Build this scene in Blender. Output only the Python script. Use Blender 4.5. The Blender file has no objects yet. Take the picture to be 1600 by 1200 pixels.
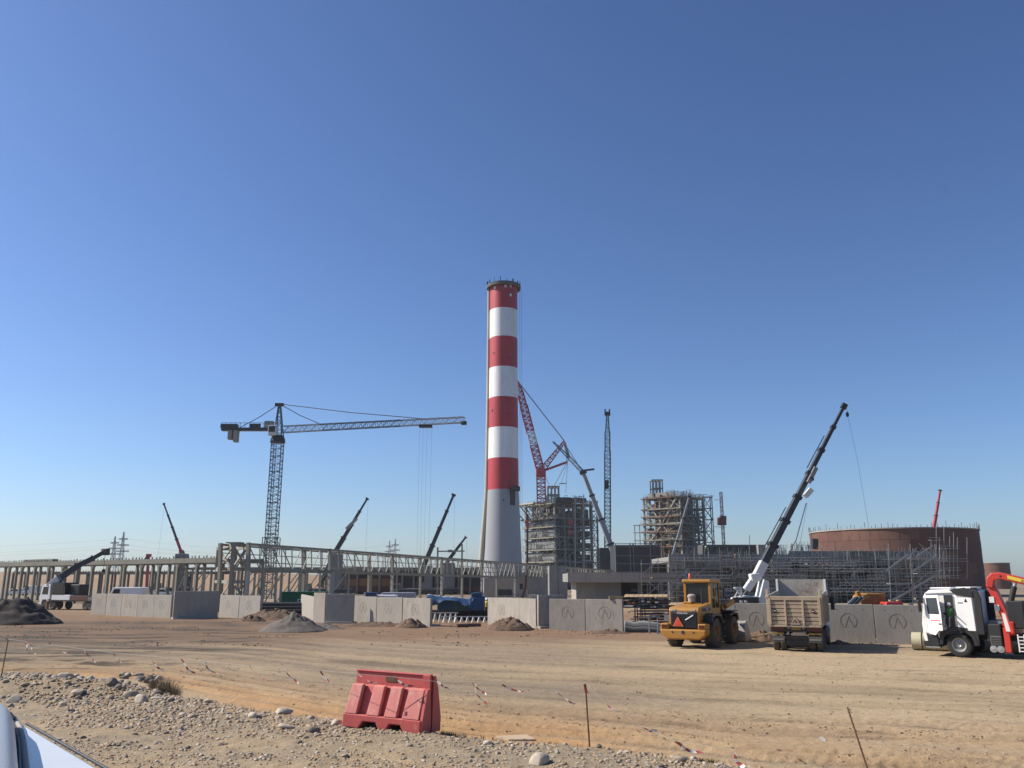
import bpy, bmesh, math, random
import numpy as np
from mathutils import Vector, Matrix
R = math.radians
random.seed(7)
scene = bpy.context.scene
col = scene.collection

# ------------------------------------------------------------------ camera, sky, sun, exposure
FPX, CAMZ, PITCH = 1300.0, 3.4, R(13.25)
cam = bpy.data.cameras.new('camera'); cam_o = bpy.data.objects.new('camera', cam); col.objects.link(cam_o)
cam_o.location = (0, 0, CAMZ); cam_o.rotation_euler = (R(90) + PITCH, 0, 0)
cam.sensor_width = 36; cam.lens = 36 * FPX / 1600; cam.clip_start = 0.1; cam.clip_end = 20000
scene.camera = cam_o
SUN_AZ, SUN_EL = R(-80), R(40)            # clockwise from +Y
world = bpy.data.worlds.new('World'); scene.world = world; world.use_nodes = True
wn = world.node_tree; bg = wn.nodes['Background']
sky = wn.nodes.new('ShaderNodeTexSky'); sky.sky_type = 'NISHITA'; sky.sun_disc = False
sky.sun_elevation = SUN_EL; sky.sun_rotation = SUN_AZ; sky.altitude = 300; sky.air_density = 1.0; sky.dust_density = 0.9; sky.ozone_density = 2.6
gm = wn.nodes.new('ShaderNodeGamma'); gm.inputs[1].default_value = 1.2; tn = wn.nodes.new('ShaderNodeMix'); tn.data_type = 'RGBA'; tn.blend_type = 'MULTIPLY'; tn.inputs[0].default_value = 1; tn.inputs[7].default_value = (.85, .985, 1.2, 1)
wn.links.new(sky.outputs[0], gm.inputs[0]); wn.links.new(gm.outputs[0], tn.inputs[6]); wn.links.new(tn.outputs[2], bg.inputs[0]); bg.inputs[1].default_value = 0.055
sun = bpy.data.lights.new('sun', 'SUN'); sun.energy = 5.0; sun.angle = R(0.53); sun.color = (1, .92, .81)
sun_o = bpy.data.objects.new('sun', sun); col.objects.link(sun_o)
S = Vector((math.sin(SUN_AZ) * math.cos(SUN_EL), math.cos(SUN_AZ) * math.cos(SUN_EL), math.sin(SUN_EL)))
sun_o.rotation_euler = S.to_track_quat('Z', 'Y').to_euler(); sun_o.location = (-60, 20, 60)
vs = scene.view_settings; vs.view_transform = 'Standard'; vs.look = 'None'; vs.exposure = 0.5; vs.gamma = 1.0; vs.use_curve_mapping = False
scene.cycles.max_bounces = 5; scene.cycles.diffuse_bounces = 1

# ------------------------------------------------------------------ sight lines -> points in the place
_cp, _sp = math.cos(PITCH), math.sin(PITCH)
def ray(px, py):
    u, v = (px - 800) / FPX, (600 - py) / FPX
    return Vector((u, _cp - v * _sp, _sp + v * _cp))
def P(px, py, Y):
    d = ray(px, py); t = Y / d.y
    return Vector((d.x * t, Y, CAMZ + d.z * t))
def G(px, py, z=0.0):
    d = ray(px, py); t = (z - CAMZ) / d.z
    return Vector((d.x * t, d.y * t, z))
def XY(px, Y, z=0.0):                     # column px near the horizon, at depth Y
    p = P(px, 905, Y); return Vector((p.x, Y, z))
def proj(p):
    d = Vector(p) - Vector((0, 0, CAMZ)); f = d.y * _cp + d.z * _sp; u = d.z * _cp - d.y * _sp
    return 800 + FPX * d.x / f, 600 - FPX * u / f

# ------------------------------------------------------------------ materials
M = {}
def mat(name, c, rough=.8, var=.18, scale=1.0, c2=None, amt=.5, bump=.0, metal=0.0, streak=None, spec=None, fine=9.0):
    if min(c) < .55: c = tuple(x * .74 for x in c)
    if c2 and min(c2) < .55: c2 = tuple(x * .74 for x in c2)
    m = bpy.data.materials.new(name); m.use_nodes = True; M[name] = m
    nt = m.node_tree; b = nt.nodes['Principled BSDF']; L = nt.links.new
    b.inputs['Roughness'].default_value = rough; b.inputs['Metallic'].default_value = metal
    if spec is not None: b.inputs['Specular IOR Level'].default_value = spec
    geo = nt.nodes.new('ShaderNodeNewGeometry')
    mp = nt.nodes.new('ShaderNodeMapping'); L(geo.outputs['Position'], mp.inputs[0])
    if streak: mp.inputs['Scale'].default_value = streak
    n1 = nt.nodes.new('ShaderNodeTexNoise'); n1.inputs['Scale'].default_value = scale; n1.inputs['Detail'].default_value = 6; n1.inputs['Roughness'].default_value = .62
    L(mp.outputs[0], n1.inputs['Vector'])
    n2 = nt.nodes.new('ShaderNodeTexNoise'); n2.inputs['Scale'].default_value = scale * fine; n2.inputs['Detail'].default_value = 4
    L(mp.outputs[0], n2.inputs['Vector'])
    ad = nt.nodes.new('ShaderNodeMath'); ad.operation = 'MULTIPLY_ADD'; L(n2.outputs[0], ad.inputs[0]); ad.inputs[1].default_value = .45; L(n1.outputs[0], ad.inputs[2])
    rp = nt.nodes.new('ShaderNodeMapRange'); L(ad.outputs[0], rp.inputs[0]); rp.inputs[1].default_value = .45; rp.inputs[2].default_value = 1.0
    mx = nt.nodes.new('ShaderNodeMix'); mx.data_type = 'RGBA'; L(rp.outputs[0], mx.inputs[0])
    mx.inputs[6].default_value = (*[max(0, x * (1 - var)) for x in c], 1); mx.inputs[7].default_value = (*[min(1, x * (1 + var)) for x in c], 1)
    out = mx.outputs[2]
    if c2:
        n3 = nt.nodes.new('ShaderNodeTexNoise'); n3.inputs['Scale'].default_value = scale * 2.3; n3.inputs['Detail'].default_value = 7; n3.inputs['Roughness'].default_value = .7
        L(mp.outputs[0], n3.inputs['Vector'])
        r3 = nt.nodes.new('ShaderNodeMapRange'); L(n3.outputs[0], r3.inputs[0]); t = .72 - .35 * amt; r3.inputs[1].default_value = t; r3.inputs[2].default_value = t + .16
        m3 = nt.nodes.new('ShaderNodeMix'); m3.data_type = 'RGBA'; L(r3.outputs[0], m3.inputs[0]); L(out, m3.inputs[6]); m3.inputs[7].default_value = (*c2, 1); out = m3.outputs[2]
    L(out, b.inputs['Base Color'])
    if bump:
        bp = nt.nodes.new('ShaderNodeBump'); bp.inputs['Strength'].default_value = bump; bp.inputs['Distance'].default_value = .04; L(ad.outputs[0], bp.inputs['Height']); L(bp.outputs[0], b.inputs['Normal'])
    return m
def glass(name, c=(.02, .025, .03), rough=.06):
    m = mat(name, c, rough, .1, 2.0); return m

mat('concrete', (.42, .385, .335), .9, .14, 1.3, (.33, .295, .25), .48, .25, streak=(1, 1, .35))
mat('concrete_b', (.445, .40, .34), .9, .18, 1.1, (.31, .275, .23), .55, .25, streak=(1, 1, .3))
mat('concrete_c', (.385, .35, .30), .9, .16, 1.7, (.29, .265, .23), .45, .25, streak=(1, 1, .5))
mat('concrete_mark', (.27, .25, .22), .95, .15, 2)
mat('concrete_grey', (.30, .297, .28), .9, .2, .35, (.22, .22, .21), .45, .2, streak=(1, 1, .35))
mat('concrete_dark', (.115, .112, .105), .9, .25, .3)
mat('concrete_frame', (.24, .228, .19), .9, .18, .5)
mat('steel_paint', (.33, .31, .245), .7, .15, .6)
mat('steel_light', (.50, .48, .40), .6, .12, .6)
mat('steel_grey', (.22, .23, .23), .6, .2, .5)
mat('galvanised', (.36, .365, .355), .45, .15, 1.2, metal=.35)
mat('girder_pale', (.54, .54, .51), .5, .12, 1.2)
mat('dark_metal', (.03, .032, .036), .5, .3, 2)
mat('crane_dark', (.045, .05, .06), .5, .25, .8)
mat('crane_blue', (.10, .13, .17), .55, .2, .8)
mat('crane_white', (.62, .63, .60), .45, .1, .8)
mat('crane_grey', (.34, .35, .36), .45, .1, .8)
mat('crane_red', (.52, .045, .06), .45, .15, 1)
mat('crane_green', (.06, .12, .11), .5, .2, 1)
mat('chimney_red', (.50, .020, .036), .55, .2, .25, streak=(1, 1, .2))
mat('chimney_white', (.74, .74, .73), .55, .15, .25, streak=(1, 1, .2))
mat('chimney_grey', (.375, .385, .405), .42, .07, .2, streak=(1, 1, .15), spec=.6)
mat('chimney_duct', (.55, .49, .38), .8, .18, .25, (.30, .26, .19), .4, streak=(1, 1, .3))
mat('rust_shell', (.155, .07, .05), .85, .28, .12, (.135, .068, .045), .35, streak=(1, 1, .6))
mat('rust_shell_b', (.19, .095, .066), .85, .25, .15, (.10, .05, .038), .4)
mat('rust_steel', (.22, .115, .062), .85, .3, .5)
mat('white_paint', (.78, .78, .76), .35, .05, 1.2, (.55, .51, .45), .12)
mat('lorry_white', (.80, .80, .78), .35, .06, 1.2, (.60, .56, .48), .32)
mat('tipper_paint', (.52, .41, .29), .75, .2, 1.6, (.26, .15, .09), .42, .2, streak=(1, 1, .6))
mat('tipper_inside', (.46, .43, .37), .7, .22, .9, (.27, .13, .06), .55, .1)
mat('loader_yellow', (.47, .215, .028), .45, .14, 1.3, (.36, .24, .10), .5)
mat('loader_hub', (.34, .17, .05), .7, .25, 3)
mat('bucket_steel', (.42, .40, .37), .55, .2, 1.5, (.25, .19, .14), .4, metal=.3)
mat('rubber', (.032, .030, .028), .9, .3, 3, (.13, .105, .08), .45)
mat('rubber_dusty', (.10, .085, .07), .95, .3, 3, (.19, .155, .115), .5)
mat('black_plastic', (.022, .022, .024), .55, .25, 2)
mat('rim_metal', (.42, .42, .41), .45, .15, 4, metal=.4)
glass('glass_dark'); glass('glass_blue', (.05, .07, .09))
mat('lamp_red', (.11, .012, .012), .35, .2, 5)  # kept dark: shade under the tipper tailgate put into the lamp colour
mat('sign_red', (.80, .07, .05), .4, .1, 3)
mat('sign_orange', (.75, .16, .05), .5, .1, 3)
mat('reflector_yellow', (.30, .18, .02), .4, .15, 5)  # dimmed likewise, tailgate shade put into the yellow
mat('pipe_beige', (.56, .51, .35), .6, .1, 1.0, (.36, .29, .20), .22)
mat('palette_red', (.62, .05, .035), .4, .12, 1.5)
mat('label_yellow', (.80, .60, .06), .5, .05, 2)
mat('vest_green', (.09, .22, .06), .8, .2, 4)
mat('skin', (.33, .19, .13), .7, .1, 4)
mat('cloth_dark', (.05, .055, .07), .9, .2, 4)
mat('cloth_grey', (.24, .22, .19), .9, .2, 4)
mat('helmet_white', (.8, .8, .78), .4, .05, 4)
mat('helmet_yellow', (.75, .6, .2), .4, .05, 4)
mat('container_green', (.022, .19, .085), .5, .15, .7)
mat('pipe_black', (.022, .024, .028), .5, .25, 2)
mat('tarp_blue', (.022, .075, .175), .55, .3, 1.4, (.05, .14, .30), .35, .5)
mat('tarp_pale', (.46, .50, .55), .6, .15, 1.4)
mat('timber', (.46, .33, .18), .85, .25, 1.5)
mat('timber_dark', (.15, .095, .06), .9, .3, 1.5)
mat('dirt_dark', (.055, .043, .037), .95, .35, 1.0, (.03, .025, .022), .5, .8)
mat('sand_clod', (.44, .30, .17), .95, .2, 3)
mat('dirt_red', (.17, .105, .066), .95, .3, 1.0, (.11, .068, .044), .5, .8)
mat('gravel_heap', (.165, .142, .115), .95, .25, 2.5, (.14, .12, .098), .5, 1)
mat('stone', (.40, .325, .238), .85, .25, 2.2, (.29, .245, .19), .5, .3)
mat('stone_pale', (.55, .465, .36), .85, .2, 2.2, (.40, .355, .30), .4, .3)
mat('stone_dark', (.24, .198, .15), .85, .25, 2.2, (.36, .32, .27), .4, .3)
mat('barrier_red', (.64, .115, .10), .6, .12, 2.2, (.74, .28, .23), .42, .05, streak=(1, 1, .5), fine=4)
mat('barrier_faded', (.74, .225, .19), .65, .14, 1.8, (.80, .44, .35), .55, .05, streak=(1, 1, .5), fine=4)
mat('tape_red', (.46, .085, .075), .5, .1, 5)
mat('tape_white', (.66, .63, .60), .5, .05, 5)
mat('rusty_rod', (.20, .105, .055), .9, .3, 6)
mat('cardboard', (.58, .44, .28), .9, .08, 4)
mat('grass_dry', (.27, .21, .12), .9, .3, 3)
mat('grass_green', (.085, .105, .04), .9, .3, 3)
mat('vehicle_paint', (.55, .575, .595), .28, .03, 1.0)
mat('seal_grey', (.36, .34, .30), .7, .15, 4)
mat('field_gold', (.33, .20, .085), .95, .2, .01, (.33, .20, .09), .4, streak=(1, .25, 1))
mat('field_brown', (.20, .115, .075), .95, .25, .02)
mat('panel_brown', (.075, .062, .052), .8, .25, .3)
mat('formwork_orange', (.40, .21, .085), .85, .25, .3, (.27, .13, .06), .4)
mat('formwork_red', (.22, .085, .065), .85, .25, .3)
mat('pylon_steel', (.30, .32, .34), .6, .1, .1)
mat('mesh_dark', (.07, .073, .073), .85, .3, .35, (.22, .23, .22), .35)
mat('cladding_grey', (.23, .24, .24), .8, .3, .5, (.12, .13, .13), .5)

# ------------------------------------------------------------------ mesh builder and object helpers
INV = {}
def lab(o, label=None, cat=None, group=None, kind=None):
    if label: o['label'] = label
    if cat: o['category'] = cat
    if group: o['group'] = group
    if kind: o['kind'] = kind
    return o
def thing(name, label, cat, loc=(0, 0, 0), rz=0, group=None, world_space=True):
    o = bpy.data.objects.new(name, None); col.objects.link(o); o.empty_display_size = .3
    o.location = loc; o.rotation_euler = (0, 0, rz)
    if world_space: INV[o.name] = (Matrix.Translation(Vector(loc)) @ Matrix.Rotation(rz, 4, 'Z')).inverted()
    return lab(o, label, cat, group, 'thing')
def adopt(o, parent):
    if parent is not None:
        o.parent = parent
        if parent.name in INV: o.matrix_parent_inverse = INV[parent.name]
    return o
def dup(root, loc, rz, label=None):
    r = root.copy(); col.objects.link(r); r.location = loc; r.rotation_euler = (0, 0, rz)
    if label: r['label'] = label
    for ch in list(root.children):
        c = ch.copy(); col.objects.link(c); c.parent = r
        for g in list(ch.children):
            d = g.copy(); col.objects.link(d); d.parent = c
    return r
def frame_of(p, q, up=(0, 0, 1)):
    p, q = Vector(p), Vector(q); d = q - p; L = d.length; d = d / L
    up = Vector(up)
    if abs(d.dot(up)) > .97: up = Vector((0, 1, 0))
    s = d.cross(up).normalized(); t = s.cross(d).normalized()
    return p, q, d, s, t, L
class MB:
    def __init__(s): s.v = []; s.f = []; s.m = []; s.cur = 0
    def add(s, vs, fs):
        o = len(s.v); s.v += [tuple(v) for v in vs]; s.f += [tuple(i + o for i in f) for f in fs]; s.m += [s.cur] * len(fs); return s
    def bx(s, x0, x1, y0, y1, z0, z1):
        return s.add([(x0, y0, z0), (x1, y0, z0), (x1, y1, z0), (x0, y1, z0), (x0, y0, z1), (x1, y0, z1), (x1, y1, z1), (x0, y1, z1)],
                     [(0, 3, 2, 1), (4, 5, 6, 7), (0, 1, 5, 4), (1, 2, 6, 5), (2, 3, 7, 6), (3, 0, 4, 7)])
    def bar(s, p, q, w, d=None, up=(0, 0, 1)):
        d = w if d is None else d
        p, q, e, a, b, L = frame_of(p, q, up); a = a * w / 2; b = b * d / 2
        return s.add([p - a - b, p + a - b, p + a + b, p - a + b, q - a - b, q + a - b, q + a + b, q - a + b],
                     [(0, 3, 2, 1), (4, 5, 6, 7), (0, 1, 5, 4), (1, 2, 6, 5), (2, 3, 7, 6), (3, 0, 4, 7)])
    def tube(s, p, q, r0, r1=None, n=10, cap=True):
        r1 = r0 if r1 is None else r1
        p, q, e, a, b, L = frame_of(p, q); vs = []
        for c, r in ((p, r0), (q, r1)):
            for k in range(n):
                t = 2 * math.pi * k / n; vs.append(c + a * r * math.cos(t) + b * r * math.sin(t))
        fs = [(k, (k + 1) % n, n + (k + 1) % n, n + k) for k in range(n)]
        if cap: fs += [tuple(range(n - 1, -1, -1)), tuple(range(n, 2 * n))]
        return s.add(vs, fs)
    def path(s, pts, r, n=6):
        pts = [Vector(p) for p in pts]; vs = []; fs = []
        for i, p in enumerate(pts):
            d = (pts[min(i + 1, len(pts) - 1)] - pts[max(i - 1, 0)]).normalized()
            up = Vector((0, 0, 1)) if abs(d.z) < .95 else Vector((0, 1, 0))
            a = d.cross(up).normalized(); b = a.cross(d)
            rr = r[i] if isinstance(r, (list, tuple)) else r
            for k in range(n):
                t = 2 * math.pi * k / n; vs.append(p + a * rr * math.cos(t) + b * rr * math.sin(t))
        for i in range(len(pts) - 1):
            for k in range(n): fs.append((i * n + k, i * n + (k + 1) % n, (i + 1) * n + (k + 1) % n, (i + 1) * n + k))
        fs += [tuple(range(n - 1, -1, -1)), tuple(range((len(pts) - 1) * n, len(pts) * n))]
        return s.add(vs, fs)
    def prism(s, pts, axis, a, b):
        n = len(pts)
        def mk(u, v, w): return {'x': (w, u, v), 'y': (u, w, v), 'z': (u, v, w)}[axis]
        vs = [mk(u, v, a) for u, v in pts] + [mk(u, v, b) for u, v in pts]
        return s.add(vs, [tuple(range(n)), tuple(range(2 * n - 1, n - 1, -1))] + [(k, (k + 1) % n, n + (k + 1) % n, n + k) for k in range(n)])
    def lathe(s, prof, n, c=(0, 0, 0), axis='z', a0=0, a1=2 * math.pi):
        full = abs(a1 - a0 - 2 * math.pi) < 1e-6; m = n if full else n + 1; vs = []
        for r, h in prof:
            for k in range(m):
                t = a0 + (a1 - a0) * k / n; x, y = r * math.cos(t), r * math.sin(t)
                vs.append({'z': (c[0] + x, c[1] + y, c[2] + h), 'x': (c[0] + h, c[1] + x, c[2] + y), 'y': (c[0] + x, c[1] + h, c[2] + y)}[axis])
        fs = []
        for i in range(len(prof) - 1):
            for k in range(n):
                k2 = (k + 1) % m; fs.append((i * m + k, i * m + k2, (i + 1) * m + k2, (i + 1) * m + k))
        return s.add(vs, fs)
    def lattice(s, p0, p1, w, h, n, rc, rl, up=(0, 0, 1), w1=None, h1=None, faces=4):
        p, q, e, a, b, L = frame_of(p0, p1, up); w1 = w if w1 is None else w1; h1 = h if h1 is None else h1
        def cn(t, k):
            ww, hh = w + (w1 - w) * t, h + (h1 - h) * t; sx, sy = ((-1, -1), (1, -1), (1, 1), (-1, 1))[k]
            return p + e * L * t + a * ww / 2 * sx + b * hh / 2 * sy
        for k in range(4): s.bar(cn(0, k), cn(1, k), rc)
        for i in range(n):
            t0, t1 = i / n, (i + 1) / n
            for k in range(faces):
                k2 = (k + 1) % 4
                A, B = (cn(t0, k), cn(t1, k2)) if (i + k) % 2 == 0 else (cn(t0, k2), cn(t1, k))
                s.bar(A, B, rl)
                s.bar(cn(t1, k), cn(t1, k2), rl)
        return s
    def build(s, name, m=None, parent=None, smooth=0, bevel=0, fix=True, bseg=2):
        me = bpy.data.meshes.new(name); me.from_pydata(s.v, [], s.f)
        ms = m if isinstance(m, (list, tuple)) else [m]
        for k in ms: me.materials.append(M[k] if isinstance(k, str) else k)
        if len(ms) > 1: me.polygons.foreach_set('material_index', s.m)
        if fix and len(s.f) < 20000:
            bm = bmesh.new(); bm.from_mesh(me); bmesh.ops.recalc_face_normals(bm, faces=bm.faces); bm.to_mesh(me); bm.free()
        if smooth:
            me.polygons.foreach_set('use_smooth', [True] * len(me.polygons)); me.set_sharp_from_angle(angle=R(smooth))
        me.update()
        o = bpy.data.objects.new(name, me); col.objects.link(o)
        if bevel:
            bv = o.modifiers.new('bevel', 'BEVEL'); bv.width = bevel; bv.segments = bseg; bv.limit_method = 'ANGLE'; bv.angle_limit = R(40)
        return adopt(o, parent)
UNIT = {}
def unit(m):
    if m not in UNIT:
        b = MB().bx(-.5, .5, -.5, .5, 0, 1); me = bpy.data.meshes.new('bar_' + m); me.from_pydata(b.v, [], b.f); me.materials.append(M[m]); UNIT[m] = me
    return UNIT[m]
def bar(name, parent, p, q, w, m, d=None, up=(0, 0, 1), kind=None):
    """a straight member: one object sharing the unit-bar mesh of its material"""
    d = w if d is None else d
    p, q, e, a, b, L = frame_of(p, q, up)
    o = bpy.data.objects.new(name, unit(m)); col.objects.link(o)
    mt = Matrix(((a.x * w, b.x * d, e.x * L, p.x), (a.y * w, b.y * d, e.y * L, p.y), (a.z * w, b.z * d, e.z * L, p.z), (0, 0, 0, 1)))
    adopt(o, parent); o.matrix_basis = mt
    return o
def blk(name, parent, x0, x1, y0, y1, z0, z1, m):
    return bar(name, parent, ((x0 + x1) / 2, (y0 + y1) / 2, z0), ((x0 + x1) / 2, (y0 + y1) / 2, z1), abs(x1 - x0), m, abs(y1 - y0), up=(0, 1, 0))
def lettering(text, size, m, parent, mtx, name='lettering', ext=.004):
    cu = bpy.data.curves.new(name, 'FONT'); cu.body = text; cu.size = size; cu.extrude = ext; cu.align_x = 'CENTER'; cu.align_y = 'CENTER'; cu.resolution_u = 3
    t = bpy.data.objects.new(name, cu); col.objects.link(t)
    me = bpy.data.meshes.new_from_object(t); bpy.data.objects.remove(t)
    me.transform(mtx); me.materials.clear(); me.materials.append(M[m])
    o = bpy.data.objects.new(name, me); col.objects.link(o); return adopt(o, parent)

# value noise for terrain
_rs = np.random.RandomState(3); _tab = _rs.rand(256, 256)
def vnoise(x, y):
    x = np.asarray(x, float); y = np.asarray(y, float); xi = np.floor(x).astype(int); yi = np.floor(y).astype(int)
    fx = x - xi; fy = y - yi; fx = fx * fx * (3 - 2 * fx); fy = fy * fy * (3 - 2 * fy)
    g = lambda a, b: _tab[a % 256, b % 256]
    return (g(xi, yi) * (1 - fx) + g(xi + 1, yi) * fx) * (1 - fy) + (g(xi, yi + 1) * (1 - fx) + g(xi + 1, yi + 1) * fx) * fy - .5
def fbm(x, y, o=4):
    r = 0; a = 1
    for k in range(o): r = r + a * vnoise(x + 17.3 * k, y + 9.1 * k); x = x * 2.03; y = y * 2.03; a *= .5
    return r
def sstep(a, b, x): t = np.clip((x - a) / (b - a), 0, 1); return t * t * (3 - 2 * t)

# ================================================================== SETTING: ground
ZB = 0.6                                                        # roadside bank, above the yard
_e = [G(px, py, ZB) for px, py in ((-420, 1034), (0, 1049), (120, 1056), (270, 1086), (400, 1108), (700, 1147), (900, 1164), (1150, 1193), (1330, 1216))]
EX = np.array([p.x for p in _e]); EY = np.array([p.y for p in _e])
EX = np.concatenate([[-200], EX, [40]]); EY = np.concatenate([[EY[0] + 60], EY, [EY[-1] - 12]])
def edge_d(x, y): return (np.interp(x, EX, EY) - y) * .82       # > 0 on the bank
_bm0, _bm1 = G(-120, 1078, .7), G(232, 1080, .7)
def gz(x, y):
    x = np.asarray(x, float); y = np.asarray(y, float); d = edge_d(x, y) + .35 * fbm(x * .5, y * .5, 2)
    bank = ZB * sstep(-1.5, .15, d)
    # stony berm along the bank, left
    vx, vy = _bm1.x - _bm0.x, _bm1.y - _bm0.y; L = math.hypot(vx, vy); t = ((x - _bm0.x) * vx + (y - _bm0.y) * vy) / L; s = ((x - _bm0.x) * -vy + (y - _bm0.y) * vx) / L
    berm = .38 * np.exp(-(s / .9) ** 2) * sstep(-2, 1, t) * (1 - sstep(L - 1.6, L + .7, t)) * (1 + .5 * fbm(x * .9, y * .9, 2))
    near = 1 - sstep(45, 90, y)
    rough = near * (.05 * fbm(x * .35, y * .35, 3) + (.016 + .034 * sstep(-.6, .2, d)) * fbm(x * 2.6, y * 2.6, 3) + .018 * fbm(x * 8, y * 8, 2))
    # wheel ruts on the sandy track, running with the bank
    D = -d + .35 * np.sin(x * .21 + y * .1); rut = 0
    al = x * .86 - y * .5
    for c, w, dep in ((1.7, .22, .05), (2.5, .2, .045), (3.9, .26, .055), (4.8, .22, .05), (6.6, .3, .045), (7.6, .3, .04), (10.5, .4, .035), (13, .5, .04), (17, .5, .03)):
        q = (D - c - .25 * np.sin(al * .17 + c)) / w
        rut = rut - dep * (1.3 if c < 8 else .8) * np.exp(-q * q) * (1 + .7 * np.sin(al * 24 + c * 5) * vnoise(al * .8, D) * 2) + dep * .7 * np.exp(-((np.abs(q) - 1.6) / .5) ** 2) * (1 + .8 * vnoise(al * 3, D * 5))
    rut = rut * sstep(.5, 1.2, D) * near
    heap = .10 * sstep(46, 52, y) * (1 - sstep(70, 95, y)) * np.clip(fbm(x * .25 + 5, y * .3, 3) + .2, 0, 1)   # spoil kicked up beside the walls
    return bank + berm + rough + rut + heap
def ground():
    ys = [1.0]
    while ys[-1] < 9: ys.append(ys[-1] + .5)
    while ys[-1] < 62: ys.append(ys[-1] + (ys[-1] + 2) * .0046)
    while ys[-1] < 2500: ys.append(ys[-1] * 1.06)
    ys = np.array(ys); nu = 400; u = np.linspace(-.95, .95, nu)
    Yg, U = np.meshgrid(ys, u, indexing='ij'); X = U * (Yg + 2); Z = gz(X, Yg)
    Z = np.where(Yg > 100, 0, Z)
    v = np.stack([X, Yg, Z], -1).reshape(-1, 3); n = len(ys)
    i = (np.arange(n - 1)[:, None] * nu + np.arange(nu - 1)[None, :]).reshape(-1)
    f = np.stack([i, i + 1, i + nu + 1, i + nu], -1)
    nb = len(v)
    v = np.vstack([v, [(-80, -80, ZB), (80, -80, ZB), (80, 1.0, ZB - .05), (-80, 1.0, ZB - .05)]]); f = np.vstack([f, [(nb, nb + 1, nb + 2, nb + 3)]])
    me = bpy.data.meshes.new('ground'); me.from_pydata(v.tolist(), [], f.tolist())
    # soil colours
    x, y = v[:, 0], v[:, 1]; d = edge_d(x, y) + .35 * fbm(x * .5, y * .5, 2)
    al = x * .9 - y * .35
    st = fbm(al * .10, -d * .9 + 3, 4); st2 = fbm(al * .03 + 7, -d * .28, 3); nz = fbm(x * 1.3, y * 1.3, 3)
    gravel = np.array((.37, .30, .205)); dust = np.array((.46, .345, .215)); orange = np.array((.55, .325, .15)); tan = np.array((.37, .285, .185)); pale = np.array((.53, .405, .25)); grey = np.array((.275, .22, .155)); red = np.array((.25, .15, .09)); dark = np.array((.12, .094, .07))
    def mix(a, b, t): return a + (b - a) * np.clip(t, 0, 1)[:, None]
    c = mix(np.tile(tan, (len(v), 1)), pale, sstep(0, 9, x + 4 * st2)); c = mix(c, orange, sstep(9, 2, -d + 2.5 * st2) * .95)
    c = mix(c, grey, (st * 1.5 + .1) * sstep(2, 8, -d) * (1 - .45 * sstep(-2, 10, x))); c = mix(c, dust, (-st * 2.2 + .05) * sstep(.5, 3, -d) * .8); c = mix(c, dark, sstep(.22, .6, fbm(al * .5 + 11, -d * 4.2 + 5, 4)) * sstep(1, 3, -d) * .5)
    c = mix(c, dark, sstep(.22, .5, fbm(al * .07 + 40, -d * .5 + 11, 4)) * sstep(7, 14, -d) * (.22 + .4 * sstep(4, -10, x)))
    c = mix(c, red, sstep(44, 54, y + 6 * st2) * (1 - sstep(85, 120, y)) * .8)
    lf = sstep(-8, -22, x) * sstep(30, 38, y) * (1 - sstep(60, 80, y)); c = mix(c, dark, lf * (.30 + 1.2 * np.clip(st, 0, 1) + 1.3 * sstep(.05, .25, fbm(al * .25 + 2, y * 1.1, 4))))
    D_ = -d + .35 * np.sin(x * .21 + y * .1); al_ = x * .86 - y * .5; tr = 0                  # darker soil colour along the wheel tracks
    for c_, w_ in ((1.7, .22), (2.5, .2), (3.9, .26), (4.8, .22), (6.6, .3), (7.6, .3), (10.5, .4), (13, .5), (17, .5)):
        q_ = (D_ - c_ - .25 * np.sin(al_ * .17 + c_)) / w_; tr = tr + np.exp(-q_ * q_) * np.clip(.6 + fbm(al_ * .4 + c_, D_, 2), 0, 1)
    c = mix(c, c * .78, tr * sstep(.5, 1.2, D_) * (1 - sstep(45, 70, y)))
    g = sstep(-.5, .5, d + .5 * nz); c = mix(c, gravel, g)
    c = mix(c, dust, g * sstep(.5, 2.5, d) * (.55 + 1.4 * fbm(x * .6 + 3, y * .9, 3)))
    c = mix(c, np.array((.30, .24, .17)), sstep(100, 200, y))
    c = c * .77
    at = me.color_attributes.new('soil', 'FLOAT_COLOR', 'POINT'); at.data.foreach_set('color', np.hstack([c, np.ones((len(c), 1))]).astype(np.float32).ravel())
    me.polygons.foreach_set('use_smooth', [True] * len(me.polygons))
    m = bpy.data.materials.new('soil'); m.use_nodes = True; nt = m.node_tree; b = nt.nodes['Principled BSDF']; L = nt.links.new
    b.inputs['Roughness'].default_value = .95; b.inputs['Specular IOR Level'].default_value = .15
    a = nt.nodes.new('ShaderNodeVertexColor'); a.layer_name = 'soil'; geo = nt.nodes.new('ShaderNodeNewGeometry')
    n1 = nt.nodes.new('ShaderNodeTexNoise'); n1.inputs['Scale'].default_value = 5; n1.inputs['Detail'].default_value = 9; n1.inputs['Roughness'].default_value = .7; L(geo.outputs['Position'], n1.inputs['Vector'])
    n2 = nt.nodes.new('ShaderNodeTexNoise'); n2.inputs['Scale'].default_value = 26; n2.inputs['Detail'].default_value = 5; n2.inputs['Roughness'].default_value = .7; L(geo.outputs['Position'], n2.inputs['Vector'])
    mr = nt.nodes.new('ShaderNodeMapRange'); L(n1.outputs[0], mr.inputs[0]); mr.inputs[1].default_value = .3; mr.inputs[2].default_value = .7; mr.inputs[3].default_value = .80; mr.inputs[4].default_value = 1.18
    m2 = nt.nodes.new('ShaderNodeMapRange'); L(n2.outputs[0], m2.inputs[0]); m2.inputs[1].default_value = .3; m2.inputs[2].default_value = .7; m2.inputs[3].default_value = .86; m2.inputs[4].default_value = 1.13
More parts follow.
